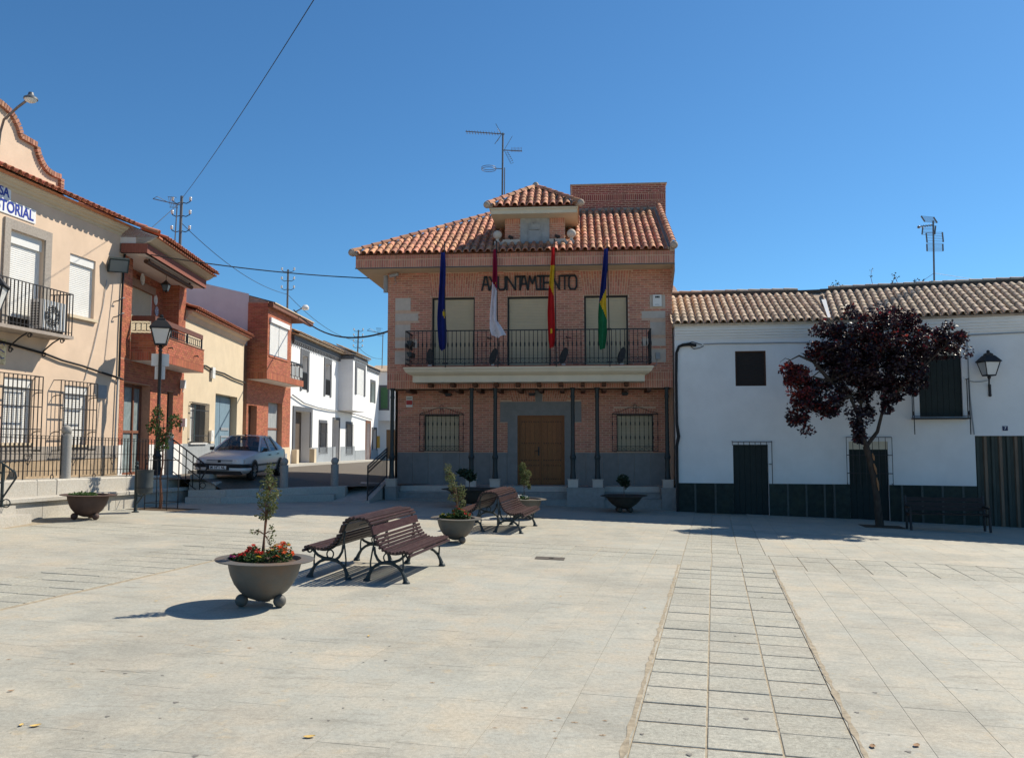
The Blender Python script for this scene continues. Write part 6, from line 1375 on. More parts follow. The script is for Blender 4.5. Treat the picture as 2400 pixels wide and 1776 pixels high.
# ================================================================ planters
def planter(loc, s, rot, label, mm='planter', soil='soil'):
    p = root('bowl_planter', label, 'planter', loc, 'iron bowl planters on ball feet', world=False); p.scale = (s, s, s); p.rotation_euler = (0, R(1.72), R(rot))
    mb = MB(); outer = [(0,.055),(.08,.058),(.18,.095),(.28,.17),(.35,.26),(.40,.37),(.425,.46),(.437,.535),(.585,.545),(.588,.556),(.43,.562),(.415,.54),(.40,.50),(0,.50)]
    mb.lathe(outer, n=40); mb.build('bowl', K[mm], p)
    for k in range(3): a = R(90+120*k); mb = MB(); mb.ball((.26*math.cos(a), .26*math.sin(a), .076), .077, 14); mb.build('ball_foot', K[mm], p)
    mb = MB(); mb.lathe([(.405,.515),(.3,.535),(.15,.53),(0,.54)], n=20); mb.build('soil', K[soil], p)
    return p
planter((-3.04,10.23,gz(-3.04)), 1.0, 4, 'grey bowl planter with red and yellow flowers and a thin conifer, nearest the camera')
planter((-1.14,16.85,gz(-1.14)), .88, -20, 'bowl planter with a staked shrub between the two benches')
planter((.36,22.35,gz(.36)), .95, -25, 'bowl planter with white flowers behind the farther bench')
planter((-9.70,18.98,gz(-9.70)), 1.0, 10, 'rusty bowl planter with low green growth at the foot of the terrace', 'rust')
def bowl(loc, s, label):
    p = root('iron_bowl', label, 'planter', loc, 'wide lipped iron bowls in the shade', world=False); p.scale = (s, s, s)
    mb = MB(); n = 48; prof = [(0,.10),(.12,.105),(.25,.16),(.38,.25),(.48,.35),(.54,.44),(.62,.485),(.73,.50),(.735,.515),(.62,.51),(.53,.46),(.45,.38),(0,.36)]; R_ = []
    for r, z in prof:
        R_.append([mb.pt((r*(1+(.06*math.sin(4*t*2*math.pi/n) if r > .6 else 0))*math.cos(2*math.pi*t/n), r*(1+(.06*math.sin(4*t*2*math.pi/n) if r > .6 else 0))*math.sin(2*math.pi*t/n), z)) for t in range(n)] if r else [mb.pt((0,0,z))])
    for a, c in zip(R_, R_[1:]):
        for j in range(n):
            if len(a) == 1: mb.fi([a[0], c[(j+1)%n], c[j]], 0, True)
            elif len(c) == 1: mb.fi([a[j], a[(j+1)%n], c[0]], 0, True)
            else: mb.fi([a[j], a[(j+1)%n], c[(j+1)%n], c[j]], 0, True)
    mb.build('bowl', K['rustbowl'], p)
    for k in range(4): a = R(45+90*k); mb = MB(); mb.ball((.24*math.cos(a), .24*math.sin(a), .085), .085, 10); mb.build('ball_foot', K['rustbowl'], p)
    mb = MB(); mb.lathe([(.5,.42),(.3,.43),(0,.44)], n=20); mb.build('soil', K['soil'], p)
bowl((3.42,25.35,gz(3.4)), .98, 'wide iron bowl with a small shrub right of the town hall door')
bowl((-1.3,25.3,gz(-1.3)), 1.12, 'wide iron bowl half hidden behind the farther bench')
# flowers and shrubs -------------------------------------------------
fr_ = random.Random(11)
def flowers(c, r, palette, n, label, gm='leafdark', hmin=.02, hmax=.14, patches=None, gsize=.05, gn=500):
    f = root('flowers', label, 'flowers', c, world=False)
    lv = MB(); pts = patches or [(0,0,r,hmax)]
    for (px, py, pr, ph) in pts: leaves(lv, [((px,py,ph*.45),(pr,pr,ph*.55),gn/len(pts))], gsize, 1, rg=fr_)
    lv.build('foliage', K[gm], f)
    heads = {}
    for i in range(n):
        px, py, pr, ph = pts[fr_.randrange(len(pts))]; a = fr_.uniform(0, 6.28); d = pr*math.sqrt(fr_.random())*.95; x, y = px+d*math.cos(a), py+d*math.sin(a); z = ph*(1-.45*(d/pr)**2)+fr_.uniform(-.02,.015)
        km = palette(px, py, i); mb = heads.setdefault(km, MB()); R0 = fr_.uniform(.022,.036); up_ = Vector((fr_.gauss(0,.35), fr_.gauss(0,.35)-.15, 1)).normalized(); e1 = up_.cross(Vector((1,0,.1))).normalized(); e2 = up_.cross(e1); o = Vector((x, y, z))
        for ly, sc_ in ((0,1),(.5,.65)):
            m_ = 6
            for k in range(m_):
                t = 2*math.pi*(k+ly)/m_; t2 = t+.95; tip = (e1*math.cos(t+.47)+e2*math.sin(t+.47))
                q = [o+up_*.004*ly, o+(e1*math.cos(t)+e2*math.sin(t))*R0*.8*sc_+up_*(.006+.008*ly), o+tip*R0*1.15*sc_+up_*(.004+.012*ly), o+(e1*math.cos(t2)+e2*math.sin(t2))*R0*.8*sc_+up_*(.006+.008*ly)]
                mb.face(q)
    for km, mb in heads.items(): mb.build('blossoms', K[km], f)
    return f
P1 = Vector((-3.04,10.23,gz(-3.04)))
def pal1(px, py, i):
    if px < -.3: return 'fpink'
    if px > .12: return ['forange','forange','fred','forange','fyellow'][i % 5]
    return ['fred','fred','forange','fred','fyellow','fred'][i % 6]
flowers(tuple(P1+Vector((0,-.03,.54))), .36, pal1, 84, 'red, orange and yellow portulaca flowers in the planter nearest the camera', 'leafgreen', patches=[(-.20,-.12,.10,.10),(-.13,.05,.10,.17),(-.05,-.15,.13,.12),(.06,-.12,.13,.12),(.22,.0,.15,.22),(.27,-.1,.13,.15),(.12,.15,.14,.14),(-.33,-.02,.07,.08)], gn=1500, gsize=.036)
P2 = Vector((-1.14,16.85,gz(-1.14)))
flowers(tuple(P2+Vector((0,-.02,.475))), .3, lambda px, py, i: 'fred' if px > .02 else ['fyellow','fwhite','fyellow'][i % 3], 46, 'red and pale yellow flowers in the planter between the benches', 'leafgreen', patches=[(-.22,-.1,.10,.10),(-.10,-.12,.12,.10),(.06,-.06,.14,.20),(.20,-.1,.12,.15),(.05,.15,.12,.22)], gn=1500, gsize=.045)
P3 = Vector((.36,22.35,gz(.36)))
flowers(tuple(P3+Vector((-.12,0,.51))), .25, lambda px, py, i: 'fwhite', 60, 'white flowers in the planter behind the farther bench', 'leafgreen', patches=[(0,-.1,.2,.11),(-.15,-.05,.12,.10)], gn=500)
def shrub(name, label, cat, base, path, tiers, mm, n, size, stake=None, stem='stem', sr=.012):
    f = root(name, label, cat, base, world=False); mb = MB(); pts = [Vector(p) for p in path]; mb.tube(pts, [sr*(1-.6*i/(len(pts)-1)) for i in range(len(pts))], 6)
    tw = random.Random(hash(label) % 1000 if 0 else len(label)*7)
    for (c, r, k) in tiers:
        for _ in range(max(3, int(k*6))):
            q = Vector((c[0]+tw.gauss(0,r[0]*.5), c[1]+tw.gauss(0,r[1]*.5), c[2]+tw.gauss(0,r[2]*.5))); j = min(pts, key=lambda p: (p-Vector(c)+Vector((0,0,r[2]*.7))).length); mb.tube([j, j.lerp(q,.5)+Vector((0,0,.02)), q], [.005,.004,.0025], 4)
    mb.build('stem', K[stem], f)
    if stake: mb = MB(); mb.tube(stake, .012, 6); mb.build('stake', K['stake' if name != 'young_conifer' else 'stem'], f)
    lv = MB(); leaves(lv, [(c, r, n*k) for c, r, k in tiers], size, 1, rg=tw); lv.build('foliage', K[mm], f); return f
shrub('young_conifer', 'thin young conifer on a stake in the planter nearest the camera', 'shrub', tuple(P1+Vector((.0,0,.55))), [(.0,0,0),(.0,0,.3),(.01,.0,.55),(.04,.02,.85),(.06,.02,1.05)],
      [((.05,0,1.08),(.05,.05,.10),.5),((.05,0,.93),(.10,.10,.09),1.0),((.04,0,.79),(.155,.15,.09),1.5),((.03,0,.67),(.13,.13,.08),1.1),((.10,0,.60),(.06,.06,.05),.4),((.0,0,.52),(.11,.10,.05),.55),((-.13,0,.33),(.06,.04,.03),.16),((.10,0,.33),(.05,.05,.09),.22),((.09,0,.20),(.04,.04,.06),.12)], 'leaf', 140, .038, [(-.04,.03,-.03),(.01,.03,.45),(.03,.03,.62)])
shrub('young_shrub', 'feathery shrub tied to a pale stake in the planter between the benches', 'shrub', tuple(P2+Vector((0,0,.47))), [(.05,0,0),(.02,0,.3),(-.05,0,.6),(-.12,0,.9)],
      [((-.17,0,1.0),(.07,.06,.12),.6),((-.12,0,.84),(.11,.1,.11),1.2),((-.06,0,.65),(.10,.1,.10),.9),((.12,0,.55),(.09,.09,.14),.7),((-.02,0,.42),(.16,.12,.09),.8),((.14,0,.32),(.07,.07,.10),.5)], 'leaf', 170, .040, [(.08,-.02,0),(-.0,-.02,.62)])
shrub('young_shrub', 'slender shrub above the white flowers in front of the wooden door', 'shrub', tuple(P3+Vector((-.02,0,.5))), [(0,0,0),(-.02,0,.3),(0,0,.7)],
      [((-.06,0,.86),(.09,.09,.14),1.),((.02,0,.68),(.17,.15,.12),1.5),((.0,0,.50),(.12,.12,.12),.7),((.12,0,.34),(.05,.05,.06),.3)], 'leaf', 420, .042)
shrub('young_shrub', 'small dark shrub in the wide bowl right of the door', 'shrub', (3.42,25.35,gz(3.4)+.43), [(0,0,0),(.0,0,.25),(-.02,0,.45)], [((-.02,0,.55),(.19,.18,.16),1.4),((.05,0,.42),(.14,.14,.1),.6)], 'leafdark', 260, .075)
shrub('young_shrub', 'small dark shrub in the bowl behind the farther bench', 'shrub', (-1.3,25.3,gz(-1.3)+.48), [(0,0,0),(.0,0,.25),(-.04,0,.45)], [((-.10,0,.55),(.20,.15,.16),1.0),((.06,0,.45),(.16,.14,.14),.8),((-.28,0,.62),(.10,.1,.08),.3)], 'leafdark', 240, .08)
gl = root('low_greenery', 'low green growth in the rusty planter by the terrace', 'plant', (-9.70,18.98,gz(-9.70)+.53), world=False); lv = MB(); leaves(lv, [((-.1,0,.02),(.30,.32,.05),900)], .05, 1, rg=fr_); lv.build('foliage', K['leafgreen'], gl)
# ================================================================ plum tree
tb = Vector((10.2,23.1,gz(10.2))); PX = 23.1/1932
def tp_(nx, ny, dy=0): return Vector(((nx-1200)*PX, 23.1+dy, 2.1-(ny-1030)*PX*1.0))
pt = root('plum_tree', 'purple-leaved plum tree with a scarred trunk before the white houses', 'tree', tb)
mb = MB(); fk = tp_(2027,1046)
mb.tube([tb-Vector((0,0,.1)), tb+Vector((0,0,.05)), tp_(2048,1160), tp_(2041,1110), tp_(2034,1075), fk], [.14,.115,.085,.08,.08,.09], 12)
limbs = [[fk, tp_(2011,985,-.1), tp_(1985,930,-.25), tp_(1938,897,-.35), tp_(1895,885,-.4), tp_(1865,905,-.4)], [fk, tp_(2058,1012,.1), tp_(2076,955,.15), tp_(2086,905,.2), tp_(2115,850,.3), tp_(2160,800,.3)], [fk, tp_(2022,980,.2), tp_(2030,900,.2), tp_(2040,830,.1), tp_(2055,760,0)], [tp_(2030,900,.2), tp_(2000,850,.3), tp_(1975,795,.2), tp_(1960,760,.1)], [tp_(2076,955,.15), tp_(2110,900,-.3), tp_(2150,860,-.5), tp_(2200,810,-.6)], [tp_(1938,897,-.35), tp_(1900,850,-.3), tp_(1870,835,-.2), tp_(1850,845,-.2)], [fk, tp_(2000,1005,-.3), tp_(1990,985,-.5), tp_(1985,1000,-.6)], [tp_(2115,850,.3), tp_(2140,790,.5), tp_(2150,740,.5)], [tp_(1985,930,-.25), tp_(1950,940,-.6), tp_(1925,935,-.8)]]
for l in limbs: mb.tube(l, [.06-.048*i/(len(l)-1) for i in range(len(l))], 7)
twr = random.Random(21); blobs = [((2060,850),(135,95,1.3),1500,0),((2145,808),(100,72,1.1),1250,.2),((1985,812),(92,78,1.0),1100,0),((2055,765),(150,42,.9),520,0),((1960,872),(60,55,.7),480,-.3),((1868,925),(52,70,.6),620,-.4),((1842,872),(28,42,.4),150,-.4),((1925,942),(34,42,.4),230,-.7),((1985,1000),(22,44,.25),170,-.6),((2048,930),(46,50,.5),330,0),((2112,900),(52,42,.7),330,-.3),((2215,798),(36,48,.6),260,-.5),((1925,818),(36,34,.5),200,-.2),((2050,725),(100,28,.5),100,.1),((1862,985),(28,34,.4),130,-.4)]
for (c, r, n_, dy) in blobs:
    cc = tp_(c[0], c[1], dy)
    for _ in range(int(n_/45)):
        q = cc+Vector((twr.uniform(-1,1)*r[0]*PX*.85, twr.uniform(-1,1)*r[2]*.8, twr.uniform(-1,1)*r[1]*PX*.85)); near = min((p for l in limbs for p in l[1:]), key=lambda p: (p-q).length)
        mb.tube([near, near.lerp(q,.5)+Vector((0,0,.08)), q], [.014,.009,.004], 4)
mb.build('trunk', K['bark'], pt)
mb = MB()
for (a, b_, w_) in ((tp_(2038,1062,-.10), tp_(2041,1078,-.11), .05),(tp_(2040,1085,-.105), tp_(2046,1110,-.11), .06),(tp_(2046,1118,-.10), tp_(2050,1148,-.10), .055)):
    mb.lathe([(0,-.5),(.5,-.3),(.55,.0),(.5,.3),(0,.5)], (0,0,0), 8) if 0 else mb.tube([a, a.lerp(b_,.5)-Vector((0,.012,0)), b_], [.015,w_*.6,.012], 6)
mb.build('bare_wound', K['wound'], pt)
lv = MB(); BL = []
for (c, r, n_, dy) in blobs:
    cc = tp_(c[0], c[1], dy); rx, rz, ry = r[0]*PX, r[1]*PX, r[2]
    k = max(4, int(n_/20))          # clumps, so the crown has gaps and lumps
    for _ in range(k):
        while True:
            q = Vector((twr.uniform(-1,1), twr.uniform(-1,1), twr.uniform(-1,1)))
            if q.length < 1: break
        s_ = twr.uniform(.10,.25); BL.append((tuple(cc+Vector((q.x*rx*.92, q.y*ry*.92, q.z*rz*.92))), (s_*1.15, s_*1.1, s_*.85), n_*4.7/k))
leaves(lv, BL, .095, 1, lambda p: 1 if (twr.random() < (.75 if (p.x < 8.05 and p.z > 3.2) else (.32 if p.x < 8.6 else (.14 if p.z > 4.6 else .04)))) else 0, .25, twr)
lv.build('crown', [K['plum'], K['plumred']], pt)
mb = MB(); mb.box(9.75, 10.75, 22.65, 23.55, gz(10.2)-.05, gz(10.2)-.0); 
mb = MB(); mb.hexa([(9.65,22.75,gz(9.65)-.1),(10.75,22.6,gz(10.75)-.1),(10.9,23.45,gz(10.9)-.1),(9.8,23.6,gz(9.8)-.1),(9.65,22.75,gz(9.65)+.006),(10.75,22.6,gz(10.75)+.006),(10.9,23.45,gz(10.9)+.006),(9.8,23.6,gz(9.8)+.006)]); tag(mb.build('tree_pit', K['dirt']), kind='structure')
# sapling with guard on the left
sb = Vector((-9.25,21.85,gz(-9.25)))
sp = root('sapling', 'crape myrtle sapling with thin trunk in front of the terrace', 'tree', sb, world=False)
mb = MB(); mb.tube([(0,0,-.05),(.01,0,.4),(-.02,.01,.8),(.04,0,1.2),(.03,0,1.6),(.02,0,1.95)], [.035,.028,.025,.022,.02,.016], 7); mb.tube([(.03,0,.02),(.04,.02,.3),(.0,.03,.7)], [.02,.018,.015], 6)
for q in ((-.22,.05,2.65),(-.32,-.05,2.3),(.35,.05,2.45),(.2,-.08,2.2),(.0,.1,2.5),(-.1,0,2.2)): mb.tube([(.03,0,1.7),(q[0]*.5,q[1]*.5,1.7+(q[2]-1.7)*.55),q], [.014,.010,.005], 5)
mb.build('trunk', K['stem'], sp); lv = MB(); r9 = random.Random(9)
leaves(lv, [((-.14,0,2.45),(.16,.16,.28),170),((-.24,0,2.15),(.16,.16,.22),150),((.33,0,2.3),(.17,.16,.2),150),((.03,0,1.95),(.20,.18,.22),190),((.0,0,1.65),(.18,.16,.14),130)], .075, 1, lambda p: 1 if r9.random() < .12 else 0, rg=r9); lv.build('crown', [K['leafgreen'], K['plumred']], sp)
gd = root('tree_guard', 'thin square wire guard around the sapling', 'tree guard', tuple(sb), world=False); mb = MB()
cs = [(-.30,-.24),(.30,-.30),(.36,.26),(-.24,.32)]
for i in range(4):
    a, b_ = cs[i], cs[(i+1)%4]; mb.bar((*a,0),(*a,1.32),.02)
    for z_ in (.18, .80, 1.28): mb.bar((*a,z_),(*b_,z_),.015)
mb.build('frame', K['iron'], gd)
mb = MB(); mb.hexa([(x+sb.x, y+sb.y, gz(x+sb.x)-.1) for x, y in ((-.75,-.35),(.6,-.5),(.95,.35),(-.4,.5))]+[(x+sb.x, y+sb.y, gz(x+sb.x)+.006) for x, y in ((-.75,-.35),(.6,-.5),(.95,.35),(-.4,.5))]); tag(mb.build('tree_pit', K['dirt']), kind='structure')
# litter bin
lb = root('litter_bin', 'grey metal litter bin hung on a round post before the terrace', 'litter bin', (-9.45,20.87,gz(-9.45)), world=False); lb.rotation_euler = (0, 0, R(-18))
mb = MB(); mb.lathe([(0,0),(.085,0),(.085,.02),(.05,.03),(.042,.06),(.042,1.12),(.05,1.13),(.05,1.16),(.03,1.18),(.045,1.22),(.03,1.27),(0,1.28)], n=14); mb.build('post', K['greeniron'], lb)
binm = mat('grey green bin', (.05,.058,.06), .55, .15, 10, .1, 60)
mb = MB(); c = (.27,0,0); mb.lathe([(0,.47),(.165,.47),(.185,.49),(.19,.60),(.192,.605),(.19,.61),(.195,1.02),(.205,1.03),(.205,1.06),(.185,1.06),(.18,.6),(0,.58)], c, 22); mb.build('bucket', binm, lb)
mb = MB()
for k in range(22): a = 2*math.pi*k/22; mb.tube([(c[0]+.186*math.cos(a), .186*math.sin(a), .62),(c[0]+.197*math.cos(a), .197*math.sin(a), .62)], .011, 6)
mb.build('holes', K['blackplastic'], lb)
mb = MB(); mb.bar((.03,0,.96),(.1,0,.96),.03); mb.bar((.03,0,.62),(.1,0,.62),.03); mb.tube([(.04,0,.22),(.12,0,.30),(.2,0,.40),(.25,0,.47)], .014, 6); mb.tube([(.04,0,.40),(.16,0,.40)], .012, 6); mb.build('bracket', K['greeniron'], lb)
# street lamps
def lamp(loc, h, label, s=1.3, signs=False):
    l = root('street_lamp', label, 'street lamp', loc, 'old-style lantern posts', world=False)
    mb = MB(); mb.lathe([(0,0),(.16,0),(.16,.08),(.12,.12),(.11,.5),(.13,.55),(.09,.62),(.07,.8),(.055,1.6),(.07,1.63),(.05,1.68),(.045,h-1.05),(.06,h-1.03),(.06,h-.98),(.04,h-.95),(.035,h-.85)], n=12); mb.build('post', K['iron'], l)
    mi, mg = MB(), MB(); z0 = h-.62*s/1.0-.02; lantern(mi, mg, (0,0,z0), s)
    for a in range(4): t = math.pi/4+a*math.pi/2; mi.tube([(.03*math.cos(t),.03*math.sin(t),h-.95),(.10*math.cos(t),.10*math.sin(t),h-.90),(.13*s*math.cos(t),.13*s*math.sin(t),z0)], .010, 5)
    mi.build('cage', K['iron'], l); mg.build('glass', K['lampglass'], l)
    if signs:
        for x0, x1, z0, z1, y in ((-.24,.24,3.18,3.54,.075),(-.14,.14,2.79,3.17,.075)): mb = MB(); mb.box(x0, x1, y, y+.012, z0, z1); mb.build('sign_back', K['whiteplastic'], l)
    l.rotation_euler = (0, 0, R(20)); return l
lamp((-10.29,24.0,tz(24)), 4.63, 'black lantern post with two white sign backs on the terrace', 1.3, True)
lamp((-10.74,16.8,.3), 5.3, 'lantern post cut off by the left edge of the photo', 1.3)
# ================================================================ parked car
car = root('parked_car', 'pale grey saloon car with plate M 1491 NL parked at the top of the steps', 'car', (-8.78,27.05,.885), world=False); car.rotation_euler = (R(.5), R(1.6), R(-2.5)); car.scale = (.95,.91,.96)
ST = [(-2.20,.70,.30,.46,.58,.60),(-2.16,.76,.24,.48,.64,.665),(-2.0,.805,.21,.52,.70,.735),(-1.5,.835,.20,.55,.775,.82),(-1.0,.845,.20,.57,.835,.885),(-.72,.845,.20,.58,.865,.925),(0,.847,.20,.58,.885,.90),(.8,.847,.20,.58,.90,.92),(1.4,.843,.21,.58,.915,.96),(1.75,.835,.22,.58,.92,1.0),(2.1,.80,.25,.58,.92,1.0),(2.2,.76,.30,.55,.88,.95)]
mb = MB(); RG = []
for y, w_, zb, zm, zt, zc in ST:
    half_ = [(0,zb),(w_*.86,zb),(w_*.97,zb+.07),(w_,zm),(w_*.985,(zm+zt)/2+.02),(w_*.95,zt),(w_*.80,zt+(zc-zt)*.6),(w_*.4,zc-.006),(0,zc)]
    RG.append([mb.pt((x, y, z)) for x, z in half_]+[mb.pt((-x, y, z)) for x, z in half_[-2:0:-1]])
for a, b_ in zip(RG, RG[1:]):
    for j in range(len(a)): mb.fi([a[j], a[(j+1)%len(a)], b_[(j+1)%len(a)], b_[j]], 0, True)
mb.fi(RG[0]); mb.fi(RG[-1][::-1])
# roof and pillars
RT = [(.10,.52,1.385),(.45,.545,1.415),(.95,.545,1.405),(1.12,.53,1.385)]
rr = []
for y, w_, z in RT: rr.append([mb.pt((-w_,y,z-.035)), mb.pt((-w_*.8,y,z)), mb.pt((0,y,z+.012)), mb.pt((w_*.8,y,z)), mb.pt((w_,y,z-.035))])
for a, b_ in zip(rr, rr[1:]):
    for j in range(4): mb.fi([a[j], a[j+1], b_[j+1], b_[j]], 0, True)
for s in (-1, 1):
    mb.bar((s*.765,-.70,.905),(s*.525,.10,1.36),.06,.05); mb.bar((s*.525,.10,1.36),(s*.545,1.0,1.375),.05,.05)
    mb.bar((s*.80,.30,.90),(s*.545,.42,1.37),.07,.05); mb.bar((s*.80,1.22,.92),(s*.545,1.02,1.37),.08,.05); mb.face([(s*.80,1.30,.92),(s*.78,1.78,.97),(s*.545,1.12,1.35),(s*.55,1.02,1.37)])
body = mb.build('body', K['paintwhite'], car)
mb = MB(); mb.bar((-.60,1.95,1.06),(.60,1.95,1.06),.10,.03); mb.bar((-.55,1.98,.98),(-.55,1.95,1.06),.04); mb.bar((.55,1.98,.98),(.55,1.95,1.06),.04); mb.build('boot_spoiler', K['paintwhite'], car)
mb = MB(); mb.face([(-.75,-.71,.90),(.75,-.71,.90),(.51,.10,1.365),(-.51,.10,1.365)]); mb.build('windscreen', K['carglass'], car)
mb = MB(); mb.face([(-.70,1.76,.99),(.70,1.76,.99),(.50,1.12,1.37),(-.50,1.12,1.37)]); mb.build('rear_window', K['carglass'], car)
for s in (-1, 1):
    for p in ([(-.62,.89),(.30,.90),(.40,1.36),(.12,1.35)],[(.36,.90),(1.20,.92),(1.0,1.37),(.46,1.37)]):
        mb = MB(); mb.face([(s*(.79-(z-.9)*.545), y, z) for y, z in p]); mb.build('side_window', K['carglass'], car)
    mb = MB(); mb.box(min(s*.86,s*.98), max(s*.86,s*.98), -.56, -.46, .90, 1.01); mb.bar((s*.80,-.5,.91),(s*.88,-.5,.94),.04); mb.build('wing_mirror', K['blackplastic'], car)
    mb = MB(); mb.hexa([(s*.78,-2.135,.555),(s*.42,-2.19,.555),(s*.42,-2.10,.555),(s*.78,-2.05,.555),(s*.78,-2.10,.665),(s*.45,-2.165,.66),(s*.45,-2.08,.66),(s*.78,-2.02,.665)]); hlx = mb.build('headlight', K['headlamp'], car)
    mb = MB(); mb.ball((s*.56,-2.165,.61), .045, 8); mb.build('reflector', K['whiteplastic'], hlx)
    mb = MB(); mb.box(min(s*.845,s*.862), max(s*.845,s*.862), -1.1, .95, .44, .50); mb.build('side_strip', K['blackplastic'], car)
    mb = MB(); mb.box(min(s*.846,s*.87), max(s*.846,s*.87), .12, .28, .76, .79); mb.box(min(s*.846,s*.87), max(s*.846,s*.87), 1.0, 1.15, .78, .81); mb.build('door_handle', K['blackplastic'], car)
    for y in (-1.32, 1.36):
        wh = MB(); cx = s*.765
        def ringx(x, r, n=24): return [wh.pt((x, y+r*math.cos(2*math.pi*i/n), .295+r*math.sin(2*math.pi*i/n))) for i in range(n)]
        rs = [ringx(cx-s*.09,.19), ringx(cx-s*.09,.285), ringx(cx-s*.06,.30), ringx(cx+s*.06,.30), ringx(cx+s*.095,.285), ringx(cx+s*.10,.20)]
        for a, b_ in zip(rs, rs[1:]):
            for j in range(24): wh.fi([a[j], a[(j+1)%24], b_[(j+1)%24], b_[j]], 0, True)
        o = wh.build('wheel', K['tyre'], car)
        wh = MB(); q = ringx(cx+s*.085,.20); wh.fi(q); q2 = ringx(cx+s*.10,.06); wh.fi(q2)
        for k in range(8): a = 2*math.pi*k/8; wh.bar((cx+s*.092,y+.05*math.cos(a),.295+.05*math.sin(a)),(cx+s*.092,y+.19*math.cos(a),.295+.19*math.sin(a)),.03,.02)
        wh.build('rim', K['rim'], o)
        ar = MB(); n = 20; q = [ar.pt((s*.852, y+.36*math.cos(math.pi*i/n), .295+.36*math.sin(math.pi*i/n))) for i in range(n+1)]; ar.fi(q+[ar.pt((s*.852,y-.34,.20)), ar.pt((s*.852,y+.34,.20))]); ar.build('wheel_arch', K['blackplastic'], car)
mb = MB(); mb.hexa([(-.42,-2.195,.56),(.42,-2.195,.56),(.42,-2.1,.56),(-.42,-2.1,.56),(-.42,-2.175,.65),(.42,-2.175,.65),(.42,-2.1,.65),(-.42,-2.1,.65)]); gl_ = mb.build('grille', K['greyplastic'], car)
mb = MB()
for k in range(4): mb.bar((-.42,-2.20+.005*k,.568+.022*k),(.42,-2.20+.005*k,.568+.022*k),.008,.009)
mb.box(-.05, .05, -2.205, -2.19, .565, .645); mb.build('grille_bars', K['blackplastic'], gl_)
mb = MB(); mb.tube([(-.84,-1.72,.47),(-.83,-2.05,.47),(-.70,-2.21,.47),(0,-2.25,.47),(.70,-2.21,.47),(.83,-2.05,.47),(.84,-1.72,.47)], .062, 8); mb.build('bumper', K['blackplastic'], car)
mb = MB(); mb.tube([(-.83,-1.72,.36),(-.82,-2.05,.36),(-.69,-2.20,.36),(0,-2.235,.36),(.69,-2.20,.36),(.82,-2.05,.36),(.83,-1.72,.36)], .06, 8); mb.build('bumper_skirt', K['paintwhite'], car)
mb = MB(); mb.box(-.70, .70, -2.22, -2.0, .19, .30); mb.build('air_dam', K['blackplastic'], car)
mb = MB(); mb.box(-.36, .36, -2.30, -2.28, .335, .475) ; mb.build('plate_holder', K['blackplastic'], car)
mb = MB(); mb.box(-.27, .27, -2.318, -2.301, .36, .465); npx = mb.build('number_plate', K['signwhite'], car)
cu = textmesh('M 1491 NL', .115, 'plate_text', K['blackplastic'], npx, (0,-2.3195,.412), (1,0,0), (0,0,1), extrude=.001, xs=.9, offset=.003)
mb = MB(); mb.bar((-.55,-.73,.925),(.1,-.66,.95),.015); mb.bar((.0,-.73,.925),(.5,-.66,.95),.015); mb.build('wiper', K['blackplastic'], car)
mb = MB(); mb.bar((0,.15,1.41),(-.02,.05,1.44),.03); mb.tube([(0,.12,1.43),(.09,-.15,1.60)], .005, 4); mb.build('radio_aerial', K['blackplastic'], car)
mb = MB(); mb.box(-.12, .08, -.05, -.02, 1.25, 1.31); mb.build('rear_view_mirror', K['blackplastic'], car)
mb = MB()
for x in (-.37, .37): mb.box(x-.24, x+.24, .15, .28, .55, 1.02); mb.box(x-.13, x+.13, .17, .25, 1.05, 1.20)
mb.box(-.65, .65, 1.1, 1.25, .55, 1.0); mb.build('seats', K['blackplastic'], car)
mb = MB(); mb.box(-.72, .72, -.66, -.3, .6, .905); mb.build('dashboard', K['blackplastic'], car)
# ================================================================ poles, wires, small odds
def mast(name, label, base, top, arms, side=(1,0,0)):
    m = root(name, label, 'utility pole', base); mb = MB(); mb.tube([base, top], .055, 8); mb.build('pole', K['galv'], m)
    for i, h in enumerate(arms):
        p = Vector(base).lerp(Vector(top), h); mb = MB(); d = Vector(side).normalized()
        for s in (-1, 1):
            mb.tube([p, p+d*s*.18-Vector((0,0,.05)), p+d*s*.32+Vector((0,0,.02)), p+d*s*.33+Vector((0,0,.10))], .018, 5)
        mb.build('arm', K['iron'], m); mb = MB()
        for s in (-1, 1): mb.lathe([(0,0),(.05,0),(.055,.04),(.035,.06),(.055,.09),(.04,.13),(0,.14)], tuple(p+d*s*.33+Vector((0,0,.06))), 8)
        mb.build('insulator', K['lampglass'], m)
mast('utility_mast', 'rooftop wire mast with glass insulators above the nearer brick house', (-12.27,30,8.2), (-12.25,30,11.1), (.92,.75,.55))
mast('utility_mast', 'rooftop wire mast above the farther brick house', (-12.1,44,8.6), (-12.1,44,11.25), (.97,.78,.6))
mast('utility_mast', 'distant rooftop wire mast over the bay of the white house', (-11.3,60,8.0), (-11.25,60,10.1), (.97,.78,.58,.4))
